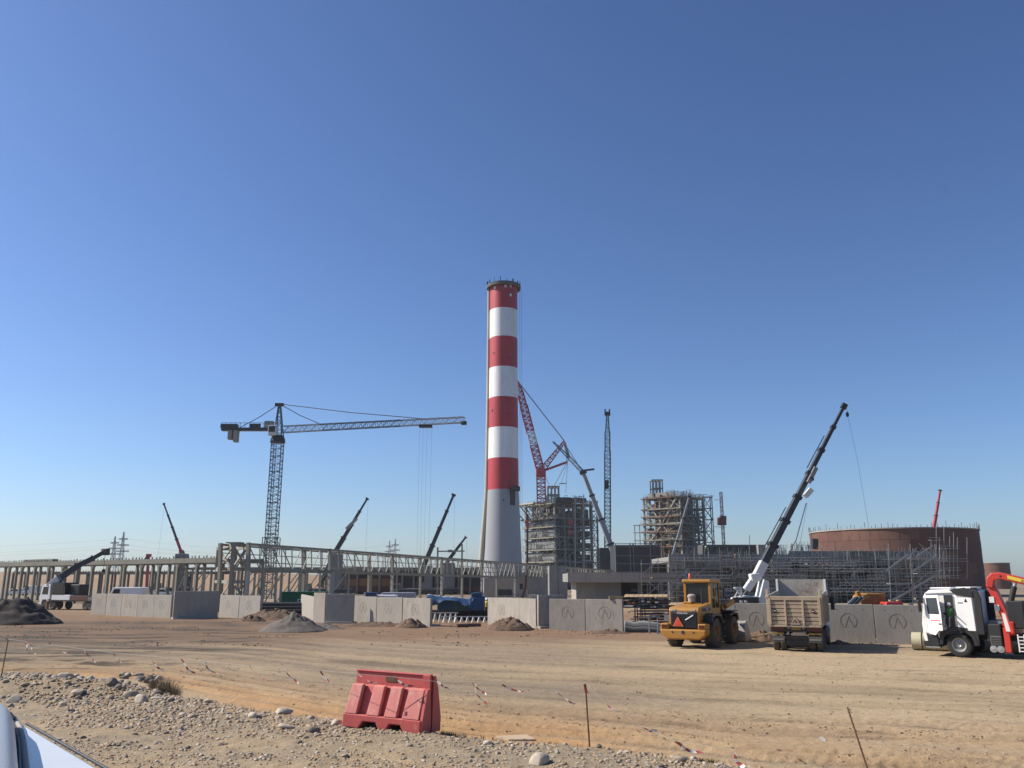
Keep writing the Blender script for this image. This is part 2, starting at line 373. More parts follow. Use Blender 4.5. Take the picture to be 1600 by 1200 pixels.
    mm = nt.nodes.new('ShaderNodeMath'); mm.operation = 'MULTIPLY'; L(mr.outputs[0], mm.inputs[0]); L(m2.outputs[0], mm.inputs[1])
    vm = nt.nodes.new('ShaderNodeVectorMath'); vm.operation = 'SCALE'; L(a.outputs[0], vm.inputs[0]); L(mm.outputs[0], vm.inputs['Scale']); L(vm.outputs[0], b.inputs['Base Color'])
    ah = nt.nodes.new('ShaderNodeMath'); ah.operation = 'MULTIPLY_ADD'; L(n2.outputs[0], ah.inputs[0]); ah.inputs[1].default_value = .4; L(n1.outputs[0], ah.inputs[2])
    bp = nt.nodes.new('ShaderNodeBump'); bp.inputs['Strength'].default_value = .8; bp.inputs['Distance'].default_value = .06; L(ah.outputs[0], bp.inputs['Height']); L(bp.outputs[0], b.inputs['Normal'])
    me.materials.append(m)
    o = bpy.data.objects.new('ground', me); col.objects.link(o); lab(o, kind='structure', label='sandy construction yard with wheel ruts and a stony bank')
ground()

def field():                                                    # stubble fields rising beyond the site
    nx, ny = 60, 24; X = np.linspace(-760, -40, nx); Y = np.linspace(290, 1500, ny); mb = MB(); vs = []
    for y in Y:
        for x in X:
            t = (y - 290) / 610; h = 11.5 * float(sstep(0, 1, t)) * float(1 - sstep(-260, -60, x * 900 / max(y, 1)) * .8) + 1.5 * float(fbm(x * .008, y * .008, 2)) * min(t * 2, 1)
            vs.append((x * (y + 200) / 900, y, h + .02 if t > 0 else -.3))
    fs = [(j * nx + i, j * nx + i + 1, (j + 1) * nx + i + 1, (j + 1) * nx + i) for j in range(ny - 1) for i in range(nx - 1)]
    mb.add(vs, fs); o = mb.build('field', 'field_gold', smooth=60); lab(o, 'golden stubble field rising behind the concrete rack', kind='structure')
field()
def hills():
    mb = MB(); n = 80; vs = []; fs = []
    for i in range(n + 1):
        x = -6000 + 12000 * i / n; h = 26 + 34 * float(fbm(i * .21, 3.3, 3))
        vs += [(x * .38, 2180, -.5), (x * .38, 2260, max(2, h * .36)), (x * .38, 2500, -.5)]
    for i in range(n):
        for k in range(2): a = i * 3 + k; fs.append((a, a + 3, a + 4, a + 1))
    mb.add(vs, fs); lab(mb.build('hills', 'field_brown', smooth=60), 'low brown hills along the horizon', kind='structure')
hills()

# ================================================================== chimney
def chimney():
    Y = 250; cx = 786
    c0 = XY(cx, Y); t = thing('chimney', 'tall red and white banded chimney with grey base and beige duct', 'chimney', c0)
    ys = [446, 483, 527, 574, 621, 668, 716, 765, 872, 930]
    wd = [43.5, 43.5, 43.6, 43.8, 44.2, 44.8, 45.6, 46.8, 55, 60]
    zs = [P(cx, y, Y - 2.2).z for y in ys]; zs[-1] = 0
    def rad(z):
        return float(np.interp(z, zs[::-1], [w / 2 * Y / FPX * (1 + .035) for w in wd[::-1]]))
    names = ['chimney_red', 'chimney_white'] * 3 + ['chimney_red', 'chimney_grey']
    for i in range(8):
        za, zb = zs[i], (zs[i + 1] if i < 7 else 0); pr = [(rad(za + (zb - za) * k / 8), za + (zb - za) * k / 8) for k in range(9)]
        o = MB().lathe(pr, 72, c0).build('painted_band' if i < 7 else 'base_shaft', names[i], t, smooth=40)
    zt = zs[0]; r = rad(zt)
    MB().lathe([(r - .2, zt + .2), (r + .95, zt - .6), (r + 1.05, zt - .5), (r + 1.05, zt + .55), (r + .9, zt + .6), (r - .2, zt + .7)], 48, c0).build('top_platform', 'concrete_dark', t, smooth=30)
    for k in range(16):
        a = k * 2 * math.pi / 16 + .2; p = c0 + Vector((math.cos(a) * (r + .9), math.sin(a) * (r + .9), zt + .5)); h = random.uniform(.7, 1.5)
        bar('rail_post', t, p, p + Vector((0, 0, h)), random.uniform(.12, .5), 'dark_metal', .15)
    def patch(px, py, w, h, m, name):                            # small plate lying on the shell
        p = P(px, py, Y - 4.2); x = p.x - c0.x; rr = rad(p.z) + .04; th = math.asin(max(-1, min(1, x / rr))); n = Vector((math.sin(th), -math.cos(th), 0)); b = c0 + n * rr; s = Y / FPX
        bar(name, t, Vector((b.x, b.y, p.z - h * s / 2)), Vector((b.x, b.y, p.z + h * s / 2)), w * s, m, .12, up=n)
    for px, py in ((773, 448), (790, 447), (798, 446), (798, 460)): patch(px, py, 3.6, 4.5, 'chimney_white', 'aviation_plate')
    for px, py in ((771, 550), (797, 558), (796, 629), (769, 640), (795, 646), (797, 752), (787, 782)): patch(px, py, 2.2, 3.0, 'dark_metal', 'inspection_hole')
    # platform with dark opening at the foot of the bands
    patch(801, 778, 9, 22, 'dark_metal', 'duct_opening')
    for k in range(5):
        p = P(798 + 3.2 * k, 768 - random.uniform(0, 2), Y - 5.2); bar('working_platform', t, p, p + Vector((0, 0, random.uniform(.9, 2.2))), .62, 'dark_metal', 1.2)
    # duct that climbs the shaft on the sunny side, leaning out with the flare
    pts = []
    for py in (448, 520, 600, 690, 765, 820, 872, 925):
        p = P(0, py, Y); z = max(p.z, 0); rr = rad(z); a = R(163); off = rr + .5 + max(0, (765 < py) * (py - 765) * .0065)
        pts.append(c0 + Vector((math.cos(a) * off, math.sin(a) * off * .5, z)))
    for i in range(len(pts) - 1): MB().tube(pts[i + 1], pts[i] + Vector((0, 0, .05)), .52 + .045 * (i + 1), .52 + .045 * i, n=16).build('duct_section', 'chimney_duct', t, smooth=50)
    for k in range(24):
        z = 4 + (zt - 8) * k / 24; i = max(j for j in range(len(pts)) if pts[j].z >= z); A, B = pts[i], pts[min(i + 1, len(pts) - 1)]
        f = (A.z - z) / max(A.z - B.z, .01); p = A.lerp(B, f); bar('duct_bracket', t, p + Vector((-.2, -.1, 0)), p + Vector((1.2, .2, 0)), .14, 'chimney_duct', .2)
    cbl = MB()
    for dx in (2, 5): cbl.tube(P(810 + dx, 452, Y), P(811 + dx, 872, Y), .035, n=4)
    cbl.build('hoist_cable', 'dark_metal', t)
chimney()

# ================================================================== tower crane
def tower_crane():
    Y = 160; b = XY(420, Y); t = thing('tower_crane', 'dark lattice tower crane with long horizontal jib beside the chimney', 'crane', b)
    zt = P(431, 690, Y).z; z0 = 0; n = 10; w = 1.9; x = b.x
    for i in range(n):
        za, zb = zt * i / n, zt * (i + 1) / n
        m = MB().lattice((x, Y, za), (x, Y, zb), w, w, 4, .14, .065, up=(0, 1, 0)); m.bar((x - w / 2, Y - w / 2, zb), (x + w / 2, Y - w / 2, zb), .16); m.bar((x, Y - w / 2, za), (x, Y - w / 2, zb), .12)
        m.build('mast_section', 'crane_blue', t)
    zc = P(423, 840, Y).z
    MB().lattice((x, Y, zc - 3.2), (x, Y, zc), w + .7, w + .7, 2, .14, .09, up=(0, 1, 0)).build('climbing_frame', 'steel_grey', t)
    J0 = P(434, 671, Y); zj = J0.z
    MB().lathe([(.2, 0), (1.5, .1), (1.35, .9), (1.0, 1.5), (.2, 1.6)], 12, (x, Y, zt - .3)).build('slewing_ring', 'dark_metal', t, smooth=30)
    MB().bx(x - 1.5, x + .1, Y - 1.9, Y - .4, zt + 1.0, zt + 2.9).build('operator_cab', 'crane_white', t, bevel=.08)
    bar('cab_window', t, (x - .75, Y - 1.93, zt + 1.6), (x - .75, Y - 1.93, zt + 2.7), 1.2, 'glass_dark', .06)
    AP = P(437, 632, Y)
    MB().lattice((x + .1, Y, zt + 1.1), (AP.x, Y, AP.z), 1.5, 1.5, 5, .17, .09, up=(0, 1, 0), w1=.35, h1=.35).build('tower_head', 'crane_blue', t)
    MB().bx(AP.x - .9, AP.x + .8, Y - .35, Y + .35, AP.z - .35, AP.z + .25).build('head_sheave', 'dark_metal', t, bevel=.08)
    # jib at constant height; its tip is nearer the camera
    d = ray(725, 656); tt = (zj - CAMZ) / d.z; TIP = Vector((d.x * tt, d.y * tt, zj)); ROOT = Vector((x + .8, Y, zj)); nj = 9
    for i in range(nj):
        a, c = ROOT.lerp(TIP, i / nj), ROOT.lerp(TIP, (i + 1) / nj); hh = 1.25 - .25 * i / nj
        MB().lattice(a, c, 1.0, hh, 5, .11, .06).build('jib_section', 'crane_dark' if i in (2, 3, 4, 5) else 'crane_grey', t)
    bar('jib_end', t, TIP - Vector((.5, 0, .6)), TIP + Vector((.5, 0, -.6)), .9, 'crane_dark', .6)
    d = ray(347, 671); tt = (zj - CAMZ) / d.z; CE = Vector((d.x * tt, d.y * tt, zj))
    MB().bar(Vector((x - .5, Y, zj)), CE, 1.3, .55).build('counter_jib', 'crane_dark', t)
    ra = MB()
    for k in range(12):
        p = CE.lerp(Vector((x, Y, zj)), k / 12); ra.tube(p + Vector((0, -.6, .2)), p + Vector((0, -.6, 1.2)), .05, n=4)
    ra.tube(CE + Vector((0, -.6, 1.2)), Vector((x, Y - .6, zj + 1.2)), .05, n=4); ra.build('handrail', 'crane_dark', t)
    for k in range(2):
        p = CE.lerp(Vector((x, Y, zj)), .16 + .10 * k); bar('counterweight', t, p + Vector((0, 0, -2.0 - .5 * k)), p + Vector((0, 0, -.2)), .75, 'concrete', 1.3)
    p = CE.lerp(Vector((x, Y, zj)), .13); bar('ballast_box', t, p + Vector((0, 0, .2)), p + Vector((0, 0, 1.0)), 3.2, 'dark_metal', 1.2)
    p = CE.lerp(Vector((x, Y, zj)), .83); bar('winch', t, p + Vector((0, 0, .25)), p + Vector((0, 0, 1.6)), 1.6, 'crane_grey', 1.2)
    for k in range(5):
        p = CE.lerp(Vector((x, Y, zj)), .5 + .04 * k); bar('switch_box', t, p + Vector((0, 0, .25)), p + Vector((0, 0, 1.1)), .35, 'dark_metal', .5)
    A = AP + Vector((0, 0, .1))
    def tie(q, name='tie_bar'):
        MB().path([A, A.lerp(q, .5) + Vector((0, 0, -.25)), q], .075, 5).build(name, 'crane_dark', t)
    tie(CE.lerp(Vector((x, Y, zj)), .3) + Vector((0, 0, .3))); tie(ROOT.lerp(TIP, .22) + Vector((0, 0, .6))); tie(ROOT.lerp(TIP, .80) + Vector((0, 0, .55)))
    f = ROOT.lerp(TIP, .80); bar('trolley', t, f + Vector((-1.2, 0, -.85)), f + Vector((1.2, 0, -.85)), 1.3, 'dark_metal', .4)
    w_ = MB()
    for dx, dy in ((-1.1, -.3), (-.5, .3), (.3, -.3), (1.1, .3)): w_.tube(f + Vector((dx, dy, -1)), f + Vector((dx * .9, dy, -zj + 4)), .012, n=4)
    w_.build('hoist_rope', 'dark_metal', t)
    bar('hook_block', t, f + Vector((0, 0, -zj + 3.0)), f + Vector((0, 0, -zj + 4.1)), .8, 'dark_metal', .4)
tower_crane()

# ================================================================== telescopic booms
def boom_crane(name, label, tip, foot, Y, w0, w1, m, nsec=4, jib=None, ropes=(), carrier=None, m0=None, cat='crane', hook_to=None):
    T, F = P(*tip, Y), P(*foot, Y); base = Vector((F.x, Y, 0)); t = thing(name, label, cat, base)
    d = (T - F)
    for i in range(nsec):
        a, b = i / nsec, (i + 1) / nsec + (.012 if i < nsec - 1 else 0); w = w0 + (w1 - w0) * i / max(1, nsec - 1); mm = m0 if (m0 and i == 0) else m
        o = MB().bar(F + d * (a - (.02 if i else 0)), F + d * b, w, w * 1.15, up=(0, 1, 0)).build('boom_section', mm, t, bevel=w * .12)
        if i < nsec - 1: MB().bar(F + d * (b - .014), F + d * (b + .004), w * 1.3, w * 1.35, up=(0, 1, 0)).build('boom_collar', 'dark_metal', t)
    MB().bar(T - d * .018, T + d * .012, w1 * 1.9, w1 * 1.5, up=(0, 1, 0)).build('boom_head', 'dark_metal', t, bevel=.05)
    r = MB(); has = False
    for (px, py) in ropes:
        r.tube(T + Vector((.2, 0, -.1)), P(px, py, Y), max(.012, .00008 * Y), n=4); has = True
    if has: r.build('hoist_rope', 'dark_metal', t)
    return t, F, T, d
def carrier(t, F, Y, L, z, m='steel_grey', turret='steel_grey', n_ax=4, flip=1):
    """low wheeled carrier and turntable under a boom foot"""
    x = F.x
    MB().bx(x - L * .55, x + L * .45, Y - 1.3, Y + 1.3, .75, 1.35).build('chassis', 'dark_metal', t, bevel=.05)
    MB().bx(x - L * .5, x + L * .4, Y - 1.36, Y + 1.36, 1.35, 1.6).build('deck', m, t, bevel=.05)
    cab = MB().prism([(x + a, b) for a, b in ((-L * .55 - 1.4, .6), (-L * .55 - 1.5, 1.5), (-L * .55 - 1.2, 2.6), (-L * .55 + .4, 2.65), (-L * .55 + .45, .6))], 'y', Y - 1.25, Y + 1.25).build('driver_cab', m, t, bevel=.08)
    bar('cab_window', t, (x - L * .55 - .45, Y - 1.27, 1.6), (x - L * .55 - .45, Y - 1.27, 2.4), 1.1, 'glass_dark', .06)
    MB().bx(x - 1.0, x + 1.6, Y - 1.2, Y + 1.2, 1.6, max(2.4, F.z - .5)).build('turret', turret, t, bevel=.12)
    for k in range(n_ax):
        wx = x - L * .45 + L * .85 * k / (n_ax - 1)
        w = MB().lathe([(.0, -.2), (.42, -.2), (.52, -.1), (.52, .1), (.42, .2), (0, .2)], 14, (wx, Y - 1.15, .52), axis='y').build('wheel', 'rubber_dusty', t, smooth=40)

t, F, T, d = boom_crane('mobile_crane', 'thin dark telescopic boom with red foot rising steeply above the concrete rack', (256, 787), (283, 862), 210, .55, .3, 'crane_dark', 4, ropes=((246, 874),), m0='crane_red'); carrier(t, F, 210, 9, 0)
bar('boom_ram', t, Vector((F.x + 1, 210, 2.2)), F + Vector((0, 0, .4)), .9, 'crane_red'); MB().bar(F + Vector((.3, 0, 0)), Vector((F.x + 2.6, 210, 1.8)), .8, .8, up=(0, 1, 0)).build('boom_base', 'crane_dark', t)
t, F, T, d = boom_crane('mobile_crane', 'dark telescopic boom with stepped collars leaning up behind the steel gallery', (574, 779), (524, 862), 190, .95, .4, 'crane_dark', 4, ropes=((571, 868),)); carrier(t, F, 190, 10, 0)
MB().bar(F, Vector((F.x - 3.2, 190, 1.9)), .9, 1.0, up=(0, 1, 0)).build('boom_base', 'crane_dark', t)
MB().bar(F + d * .42 + Vector((-.5, -.6, 0)), F + d * .60 + Vector((.6, -.6, .2)), .5, .6).build('folded_jib', 'crane_grey', t)
t, F, T, d = boom_crane('mobile_crane', 'plain dark telescopic boom reaching up between tower crane and chimney', (709, 773), (664, 880), 185, .95, .5, 'crane_dark', 4, ropes=((709, 866),)); carrier(t, F, 185, 10, 0)
MB().bar(F, Vector((F.x - 1.6, 185, 1.9)), .95, 1.0, up=(0, 1, 0)).build('boom_base', 'crane_dark', t)
t, F, T, d = boom_crane('mobile_crane', 'short dark boom crane beside the bare steel portal near the chimney', (728, 839), (700, 876), 200, .8, .45, 'crane_dark', 3, ropes=((729, 870),)); carrier(t, F, 200, 8, 0)
MB().bar(F, Vector((F.x - 2.5, 200, 1.9)), .85, .9, up=(0, 1, 0)).build('boom_base', 'crane_dark', t)
t, F, T, d = boom_crane('mobile_crane', 'distant slim red boom tip standing up behind the big rust tank', (1469, 766), (1459, 826), 260, .8, .5, 'crane_red', 3); carrier(t, F, 260, 9, 0)
MB().bar(F, Vector((F.x - 2.5, 260, 1.9)), .85, .9, up=(0, 1, 0)).build('boom_base', 'crane_red', t)
t, F, T, d = boom_crane('mobile_crane', 'pale grey slender boom slanting across the open boiler frame', (1077, 776), (1047, 882), 150, .42, .30, 'crane_grey', 3); carrier(t, F, 150, 8, 0)
MB().bar(F, Vector((F.x - 1.2, 150, 1.9)), .5, .5, up=(0, 1, 0)).build('boom_base', 'crane_grey', t)
# grey telescopic crane with luffing jib folded over its head
t, F, T, d = boom_crane('mobile_crane', 'grey telescopic crane with drooping lattice jib in front of the clad boiler', (911, 738), (969, 890), 235, 1.55, 1.0, 'crane_grey', 4); carrier(t, F, 235, 11, 0)
MB().bar(F, Vector((F.x + 1.6, 235, 1.9)), 1.5, 1.6, up=(0, 1, 0)).build('boom_base', 'crane_grey', t)
K = P(889, 715, 235); E2 = P(864, 690, 235); Tm = P(882, 693, 235)
MB().lattice(T, K, .9, .9, 6, .16, .09).build('jib_section', 'crane_grey', t); MB().lattice(K, E2, .8, .8, 5, .14, .08, w1=.3, h1=.3).build('jib_section', 'crane_dark', t)
MB().bar(K, Tm, .7, .8).build('luffing_mast', 'crane_grey', t); MB().path([Tm, T], .08, 4).build('luffing_rope', 'dark_metal', t)
MB().bar(T + Vector((-.6, 0, .4)), T + Vector((3.2, 0, .9)), .5).build('jib_mount', 'dark_metal', t)
rp = MB(); q = P(885, 752, 235)
rp.tube(K, P(877, 755, 235), .05, n=4); rp.tube(K + Vector((-.3, 0, 0)), q, .05, n=4); rp.tube(P(874, 756, 235), P(885, 755, 235), .12, n=4); rp.tube(q, P(884, 770, 235), .05, n=4); rp.build('lifting_sling', 'dark_metal', t)
# tall lattice derrick
def lattice_mast():
    Y = 260; b = XY(949, Y); t = thing('lattice_boom_crane', 'tall upright dark green lattice boom standing between the two boilers', 'crane', b)
    T = P(949, 645, Y); n = 9; B = Vector((b.x, Y, 0))
    for i in range(n):
        a, c = B.lerp(T, i / n), B.lerp(T, (i + 1) / n); w = 1.75 if i < 7 else (1.5 if i == 7 else 1.2)
        MB().lattice(a, c, w, w, 5, .22, .12, up=(0, 1, 0), w1=w if i < n - 1 else .5, h1=w if i < n - 1 else .5).build('boom_section', 'crane_green', t)
    bar('boom_head', t, T + Vector((-.9, 0, -.3)), T + Vector((.9, 0, -.3)), 1, 'dark_metal', 1.2)
    for s in (-.7, .7): bar('head_sheave', t, T + Vector((s, 0, 0)), T + Vector((s, 0, 1.2)), .4, 'dark_metal', .4)
    c = P(947, 757, Y); bar('hook_block', t, c + Vector((0, -1.2, -1.5)), c + Vector((0, -1.2, 1.2)), 1.3, 'dark_metal', .8)
    MB().bx(b.x - 3, b.x + 3, Y - 2, Y + 5, .4, 3.2).build('crawler_base', 'crane_dark', t, bevel=.2)
lattice_mast()
# red heavy-lift lattice crane
def red_crane():
    Y = 340; b = XY(846, Y); t = thing('lattice_boom_crane', 'red and white heavy lattice crane with two back masts behind the chimney', 'crane', b)
    K = P(845, 737, Y); B = Vector((K.x + .5, Y, 0)); T = P(808, 595, Y); n = 6
    for i in range(n): MB().lattice(B.lerp(K, i / n), B.lerp(K, (i + 1) / n), 3.3, 3.3, 5, .42, .24, up=(0, 1, 0)).build('mast_section', 'crane_red', t)
    for i in range(7):
        m = 'crane_white' if i in (2,) else 'crane_red'
        MB().lattice(K.lerp(T, i / 7), K.lerp(T, (i + 1) / 7), 3.0 if i < 5 else 2.5, 3.0 if i < 5 else 2.5, 5, .40, .22, up=(0, 1, 0), w1=3.0 if i < 4 else (2.5 if i == 5 else (.6 if i == 6 else 3.0)), h1=.8 if i == 6 else None).build('boom_section', m, t)
    c = K.lerp(T, .88); bar('counter_panel', t, c + Vector((-.7, -1.5, -2)), c + Vector((-1.4, -1.5, 2)), 1.1, 'crane_white', .3)
    M1 = P(882, 690, Y); M2 = P(886, 722, Y)
    MB().lattice(K, M1, 2.3, 2.3, 9, .36, .2, up=(0, 1, 0), w1=.9, h1=.9).build('back_mast', 'crane_red', t)
    MB().bar(K, M2, .9, .9, up=(0, 1, 0)).build('back_mast', 'crane_red', t)
    MB().bx(K.x - 2, K.x + 2, Y - 2, Y + 2, K.z - 2.2, K.z + 1.2).build('hinge_block', 'crane_red', t, bevel=.2)
    r = MB()
    r.tube(T, M1, .12, n=4); r.tube(T + Vector((.6, 0, -.4)), M1 + Vector((0, 0, .4)), .1, n=4); r.tube(M1, M2, .12, n=4); r.tube(M2, P(852, 785, Y), .1, n=4); r.tube(K + Vector((1, 0, 0)), P(858, 757, Y), .1, n=4); r.tube(M2, P(872, 748, Y), .08, n=4)
    r.tube(T, P(812, 790, Y), .06, n=4)
    r.build('pendant_rope', 'crane_grey', t)
    MB().bx(B.x - 5, B.x + 6, Y - 4, Y + 4, .5, 4).build('crawler_base', 'crane_red', t, bevel=.3)
red_crane()
# big near telescopic crane, white foot
def big_crane():
    Y = 84; t, F, T, d = boom_crane('mobile_crane', 'large telescopic crane with white foot raised high behind the dump truck', (1319, 634), (1187, 892), Y, .74, .30, 'crane_dark', 7)
    B = P(1166, 922, Y)
    MB().bar(F + d * .01, B, .66, .8, up=(0, 1, 0)).build('boom_base', 'crane_white', t, bevel=.08); MB().bar(F + d * .05, F - d * .05, .84, .9, up=(0, 1, 0)).build('boom_base', 'crane_white', t, bevel=.08)
    H = P(1181, 905, Y); MB().bar(P(1172, 903, Y), P(1188, 900, Y), .75, 1.0, up=(0, 1, 0)).build('pivot_bracket', 'crane_white', t, bevel=.1)
    MB().prism([(P(x_, 900, Y).x, P(1160, y_, Y).z) for x_, y_ in ((1142, 940), (1143, 934), (1163, 930), (1181, 932), (1189, 905), (1197, 908), (1197, 945), (1142, 945))], 'y', Y - .9, Y + .9).build('turret', 'crane_white', t, bevel=.06)
    MB().bx(P(1140, 935, Y).x, P(1180, 935, Y).x, Y - 1.25, Y - .95, P(1150, 944, Y).z, P(1150, 933, Y).z).build('engine_cover', 'glass_dark', t, bevel=.06)
    for px in (1158, 1165): bar('lamp', t, P(px - 2, 940, Y - 1.3), P(px + 2, 940, Y - 1.3), .25, 'crane_white', .2)
    MB().lattice(P(1148, 926, Y - .5), P(1158, 926, Y - .5), .5, .9, 1, .16, .1).build('mirror_frame', 'crane_white', t)
    ram = MB(); ram.tube(P(1163, 930, Y), P(1176, 913, Y), .18, n=8); ram.build('luffing_ram', 'dark_metal', t, smooth=40)
    c = F + d * .485; m = MB(); m.bar(c + Vector((.1, -.6, -.8)), c + Vector((.75, -.6, -.1)), .55, .5); m.build('jib_bracket', 'crane_white', t); MB().tube(c + Vector((.9, -.6, .9)), c + Vector((1.0, -.2, 1.1)), .22, n=8).build('sheave', 'dark_metal', t)
    MB().bar(F + d * .52 + Vector((.25, -.45, 0)), F + d * .60 + Vector((.35, -.45, .2)), .3, .4).build('folded_jib', 'crane_grey', t)
    cb = MB(); off = Vector((-.62, 0, .3))
    for a, b_ in ((.10, .22), (.22, .36), (.60, .70), (.70, .80)): cb.path([F + d * a + off * (1 - a * .5), F + d * b_ + off * (1 - b_ * .5)], .055, 5)
    cb.build('hydraulic_line', 'dark_metal', t)
    lo = MB(); lo.path([F + d * .46 + Vector((.6, 0, -1)), F + d * .28 + Vector((1.1, 0, -1.6)), F + d * .16 + Vector((1.1, 0, -1.5)), F + d * .05 + Vector((.9, 0, -.8))], .05, 5); lo.path([F + d * .46 + Vector((.7, 0, -1)), F + d * .25 + Vector((1.7, 0, -1.6)), F + d * .08 + Vector((1.5, 0, -.8))], .02, 4); lo.build('loose_cable', 'crane_grey', t)
    rp = MB(); h = T + Vector((.25, 0, -.9)); rp.path([T + Vector((.2, 0, 0)), h, P(1340, 720, Y), P(1356, 815, Y), P(1362, 860, Y)], .013, 4); rp.build('hoist_rope', 'dark_metal', t)
    MB().lathe([(0, -.3), (.16, -.2), (.16, .1), (0, .3)], 8, h).build('hook_ball', 'dark_metal', t)
    MB().bx(F.x - 6, F.x + 6, Y + 1.2, Y + 4, .6, 1.5).build('chassis', 'dark_metal', t)
big_crane()

# ================================================================== concrete rack (left)
def pipe_rack(label, A, B, zt, ncol, gap, m, cw=.37, haunch=True):
    t = thing('concrete_rack', label, 'rack', A); d = (B - A); L = d.length; e = d / L; nrm = Vector((-e.y, e.x, 0))
    for s in (0, 1):
        o = nrm * gap * s
        for i in range(ncol):
            p = A + d * (i / (ncol - 1)) + o
            bar('column', t, Vector((p.x, p.y, 0)), Vector((p.x, p.y, zt - .5)), cw, m, cw, up=e)
            if haunch and s == 0:
                w = cw / 2; q = [(w, zt - .5), (w, zt - 1.5), (w + .15, zt - .95), (w + .45, zt - .68), (w + 1.0, zt - .5)]
                hb = MB()
                for sg in (1, -1):
                    n = len(q); vs = [p + e * (a * sg) + nrm * k + Vector((0, 0, b)) for k in (-w * .8, w * .8) for a, b in q]
                    hb.add(vs, [tuple(range(n)), tuple(range(2 * n - 1, n - 1, -1))] + [(k, (k + 1) % n, n + (k + 1) % n, n + k) for k in range(n)])
                hb.build('haunch', m, t)
        for i in range(ncol - 1):
            p, q = A + d * (i / (ncol - 1)) + o, A + d * ((i + 1) / (ncol - 1)) + o
            bar('edge_beam', t, Vector((p.x, p.y, zt - .25)), Vector((q.x, q.y, zt - .25)) - e * .02, .5, m, .62)
    for i in range(ncol):
        p = A + d * (i / (ncol - 1)); q = p + nrm * gap
        bar('cross_beam', t, Vector((p.x, p.y, zt - .3)) + nrm * .26, Vector((q.x, q.y, zt - .3)) - nrm * .26, .4, m, .5)
    st = MB()
    for i in range(int(L / .8)):
        p = A + e * (i * .8 + random.uniform(0, .3)); st.bar(Vector((p.x, p.y, zt + .06)), Vector((p.x, p.y, zt + random.uniform(.2, .4))), .12)
    o = st.build('anchor_studs', m, t, fix=False); o['kind'] = 'stuff'
    return t
RA, RB = XY(-60, 148), XY(338, 108)
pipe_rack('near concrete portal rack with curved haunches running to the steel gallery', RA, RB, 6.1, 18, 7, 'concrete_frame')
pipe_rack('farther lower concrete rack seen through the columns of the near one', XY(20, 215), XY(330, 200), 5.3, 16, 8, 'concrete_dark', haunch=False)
pp = thing('precast_beam', 'long precast beam lying on top of the concrete rack', 'beam', RA.lerp(RB, .30) + Vector((0, 0, 6.1)))
MB().bar(RA.lerp(RB, .29) + Vector((0, 1, 6.34)), RA.lerp(RB, .42) + Vector((0, 1, 6.34)), .8, .45).build('beam_body', 'concrete_frame', pp)

# ================================================================== steel gallery
def gallery():
    A = P(388, 889, 92); B = P(1010, 908.5, 262); At = P(388, 850, 92); H = At.z - A.z; Bt = P(1010, 895, 262)
    t = thing('steel_gallery', 'long olive steel truss gallery on columns running past the chimney', 'gallery', (A.x, A.y, 0))
    e = (B - A); L = e.length; e2 = Vector((e.x, e.y, 0)).normalized(); n2 = Vector((-e2.y, e2.x, 0)); W = 3.8
    low = lambda f, s=0: A.lerp(B, f) + n2 * (W * s)
    top = lambda f, s=0: At.lerp(Bt, f) + n2 * (W * s)
    nb = 12; bays = [((i) / nb) for i in range(nb + 1)]; per = 8
    for s in (0, 1):
        m = 'steel_paint'
        for i in range(nb):
            a, b = bays[i], bays[i + 1]
            bar('top_chord', t, top(a, s), top(b, s), .20, m, .24); bar('bottom_chord', t, low(a, s), low(b, s), .22, m, .28)
            for k in range(per):
                f = a + (b - a) * k / per; f2 = a + (b - a) * (k + 1) / per
                main = k == 0
                if s == 1 and k % 2: continue
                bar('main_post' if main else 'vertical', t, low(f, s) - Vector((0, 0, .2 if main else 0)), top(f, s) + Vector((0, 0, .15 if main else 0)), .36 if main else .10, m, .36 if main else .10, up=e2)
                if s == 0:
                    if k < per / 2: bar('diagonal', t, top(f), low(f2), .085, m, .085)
                    else: bar('diagonal', t, low(f), top(f2), .085, 'steel_light', .085)  # paler steel paints a sunlit look onto the diagonals leaning this way
            for z in (.33, .66):
                pa, pb = low(a, s).lerp(top(a, s), z), low(b, s).lerp(top(b, s), z)
                if s == 1: bar('side_rail', t, pa, pb, .09, m)
            if s == 0:
                for k in range(0, per, 2):
                    f = a + (b - a) * (k + .5) / per; bar('roof_purlin', t, top(f, 0), top(f, 1), .10, m)
                    bar('floor_beam', t, low(f, 0), low(f, 1), .14, m)
        for i in range(nb + 1):
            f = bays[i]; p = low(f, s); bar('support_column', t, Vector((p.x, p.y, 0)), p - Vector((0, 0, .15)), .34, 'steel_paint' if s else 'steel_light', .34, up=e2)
    # grey cladding on the far end
    for i in range(5, 12):
        a, b = bays[i], bays[i + 1]; z = .45 if i < 9 else .8
        o = MB().add([low(a, .95), low(b, .95), low(b, .95).lerp(top(b, .95), z), low(a, .95).lerp(top(a, .95), z), low(a, .98), low(b, .98), low(b, .98).lerp(top(b, .98), z), low(a, .98).lerp(top(a, .98), z)], [(0, 1, 2, 3), (7, 6, 5, 4), (0, 4, 5, 1), (1, 5, 6, 2), (2, 6, 7, 3), (3, 7, 4, 0)]).build('side_cladding', 'steel_grey' if i % 2 else 'concrete_frame', t)
    return e2, n2
ge, gn = gallery()
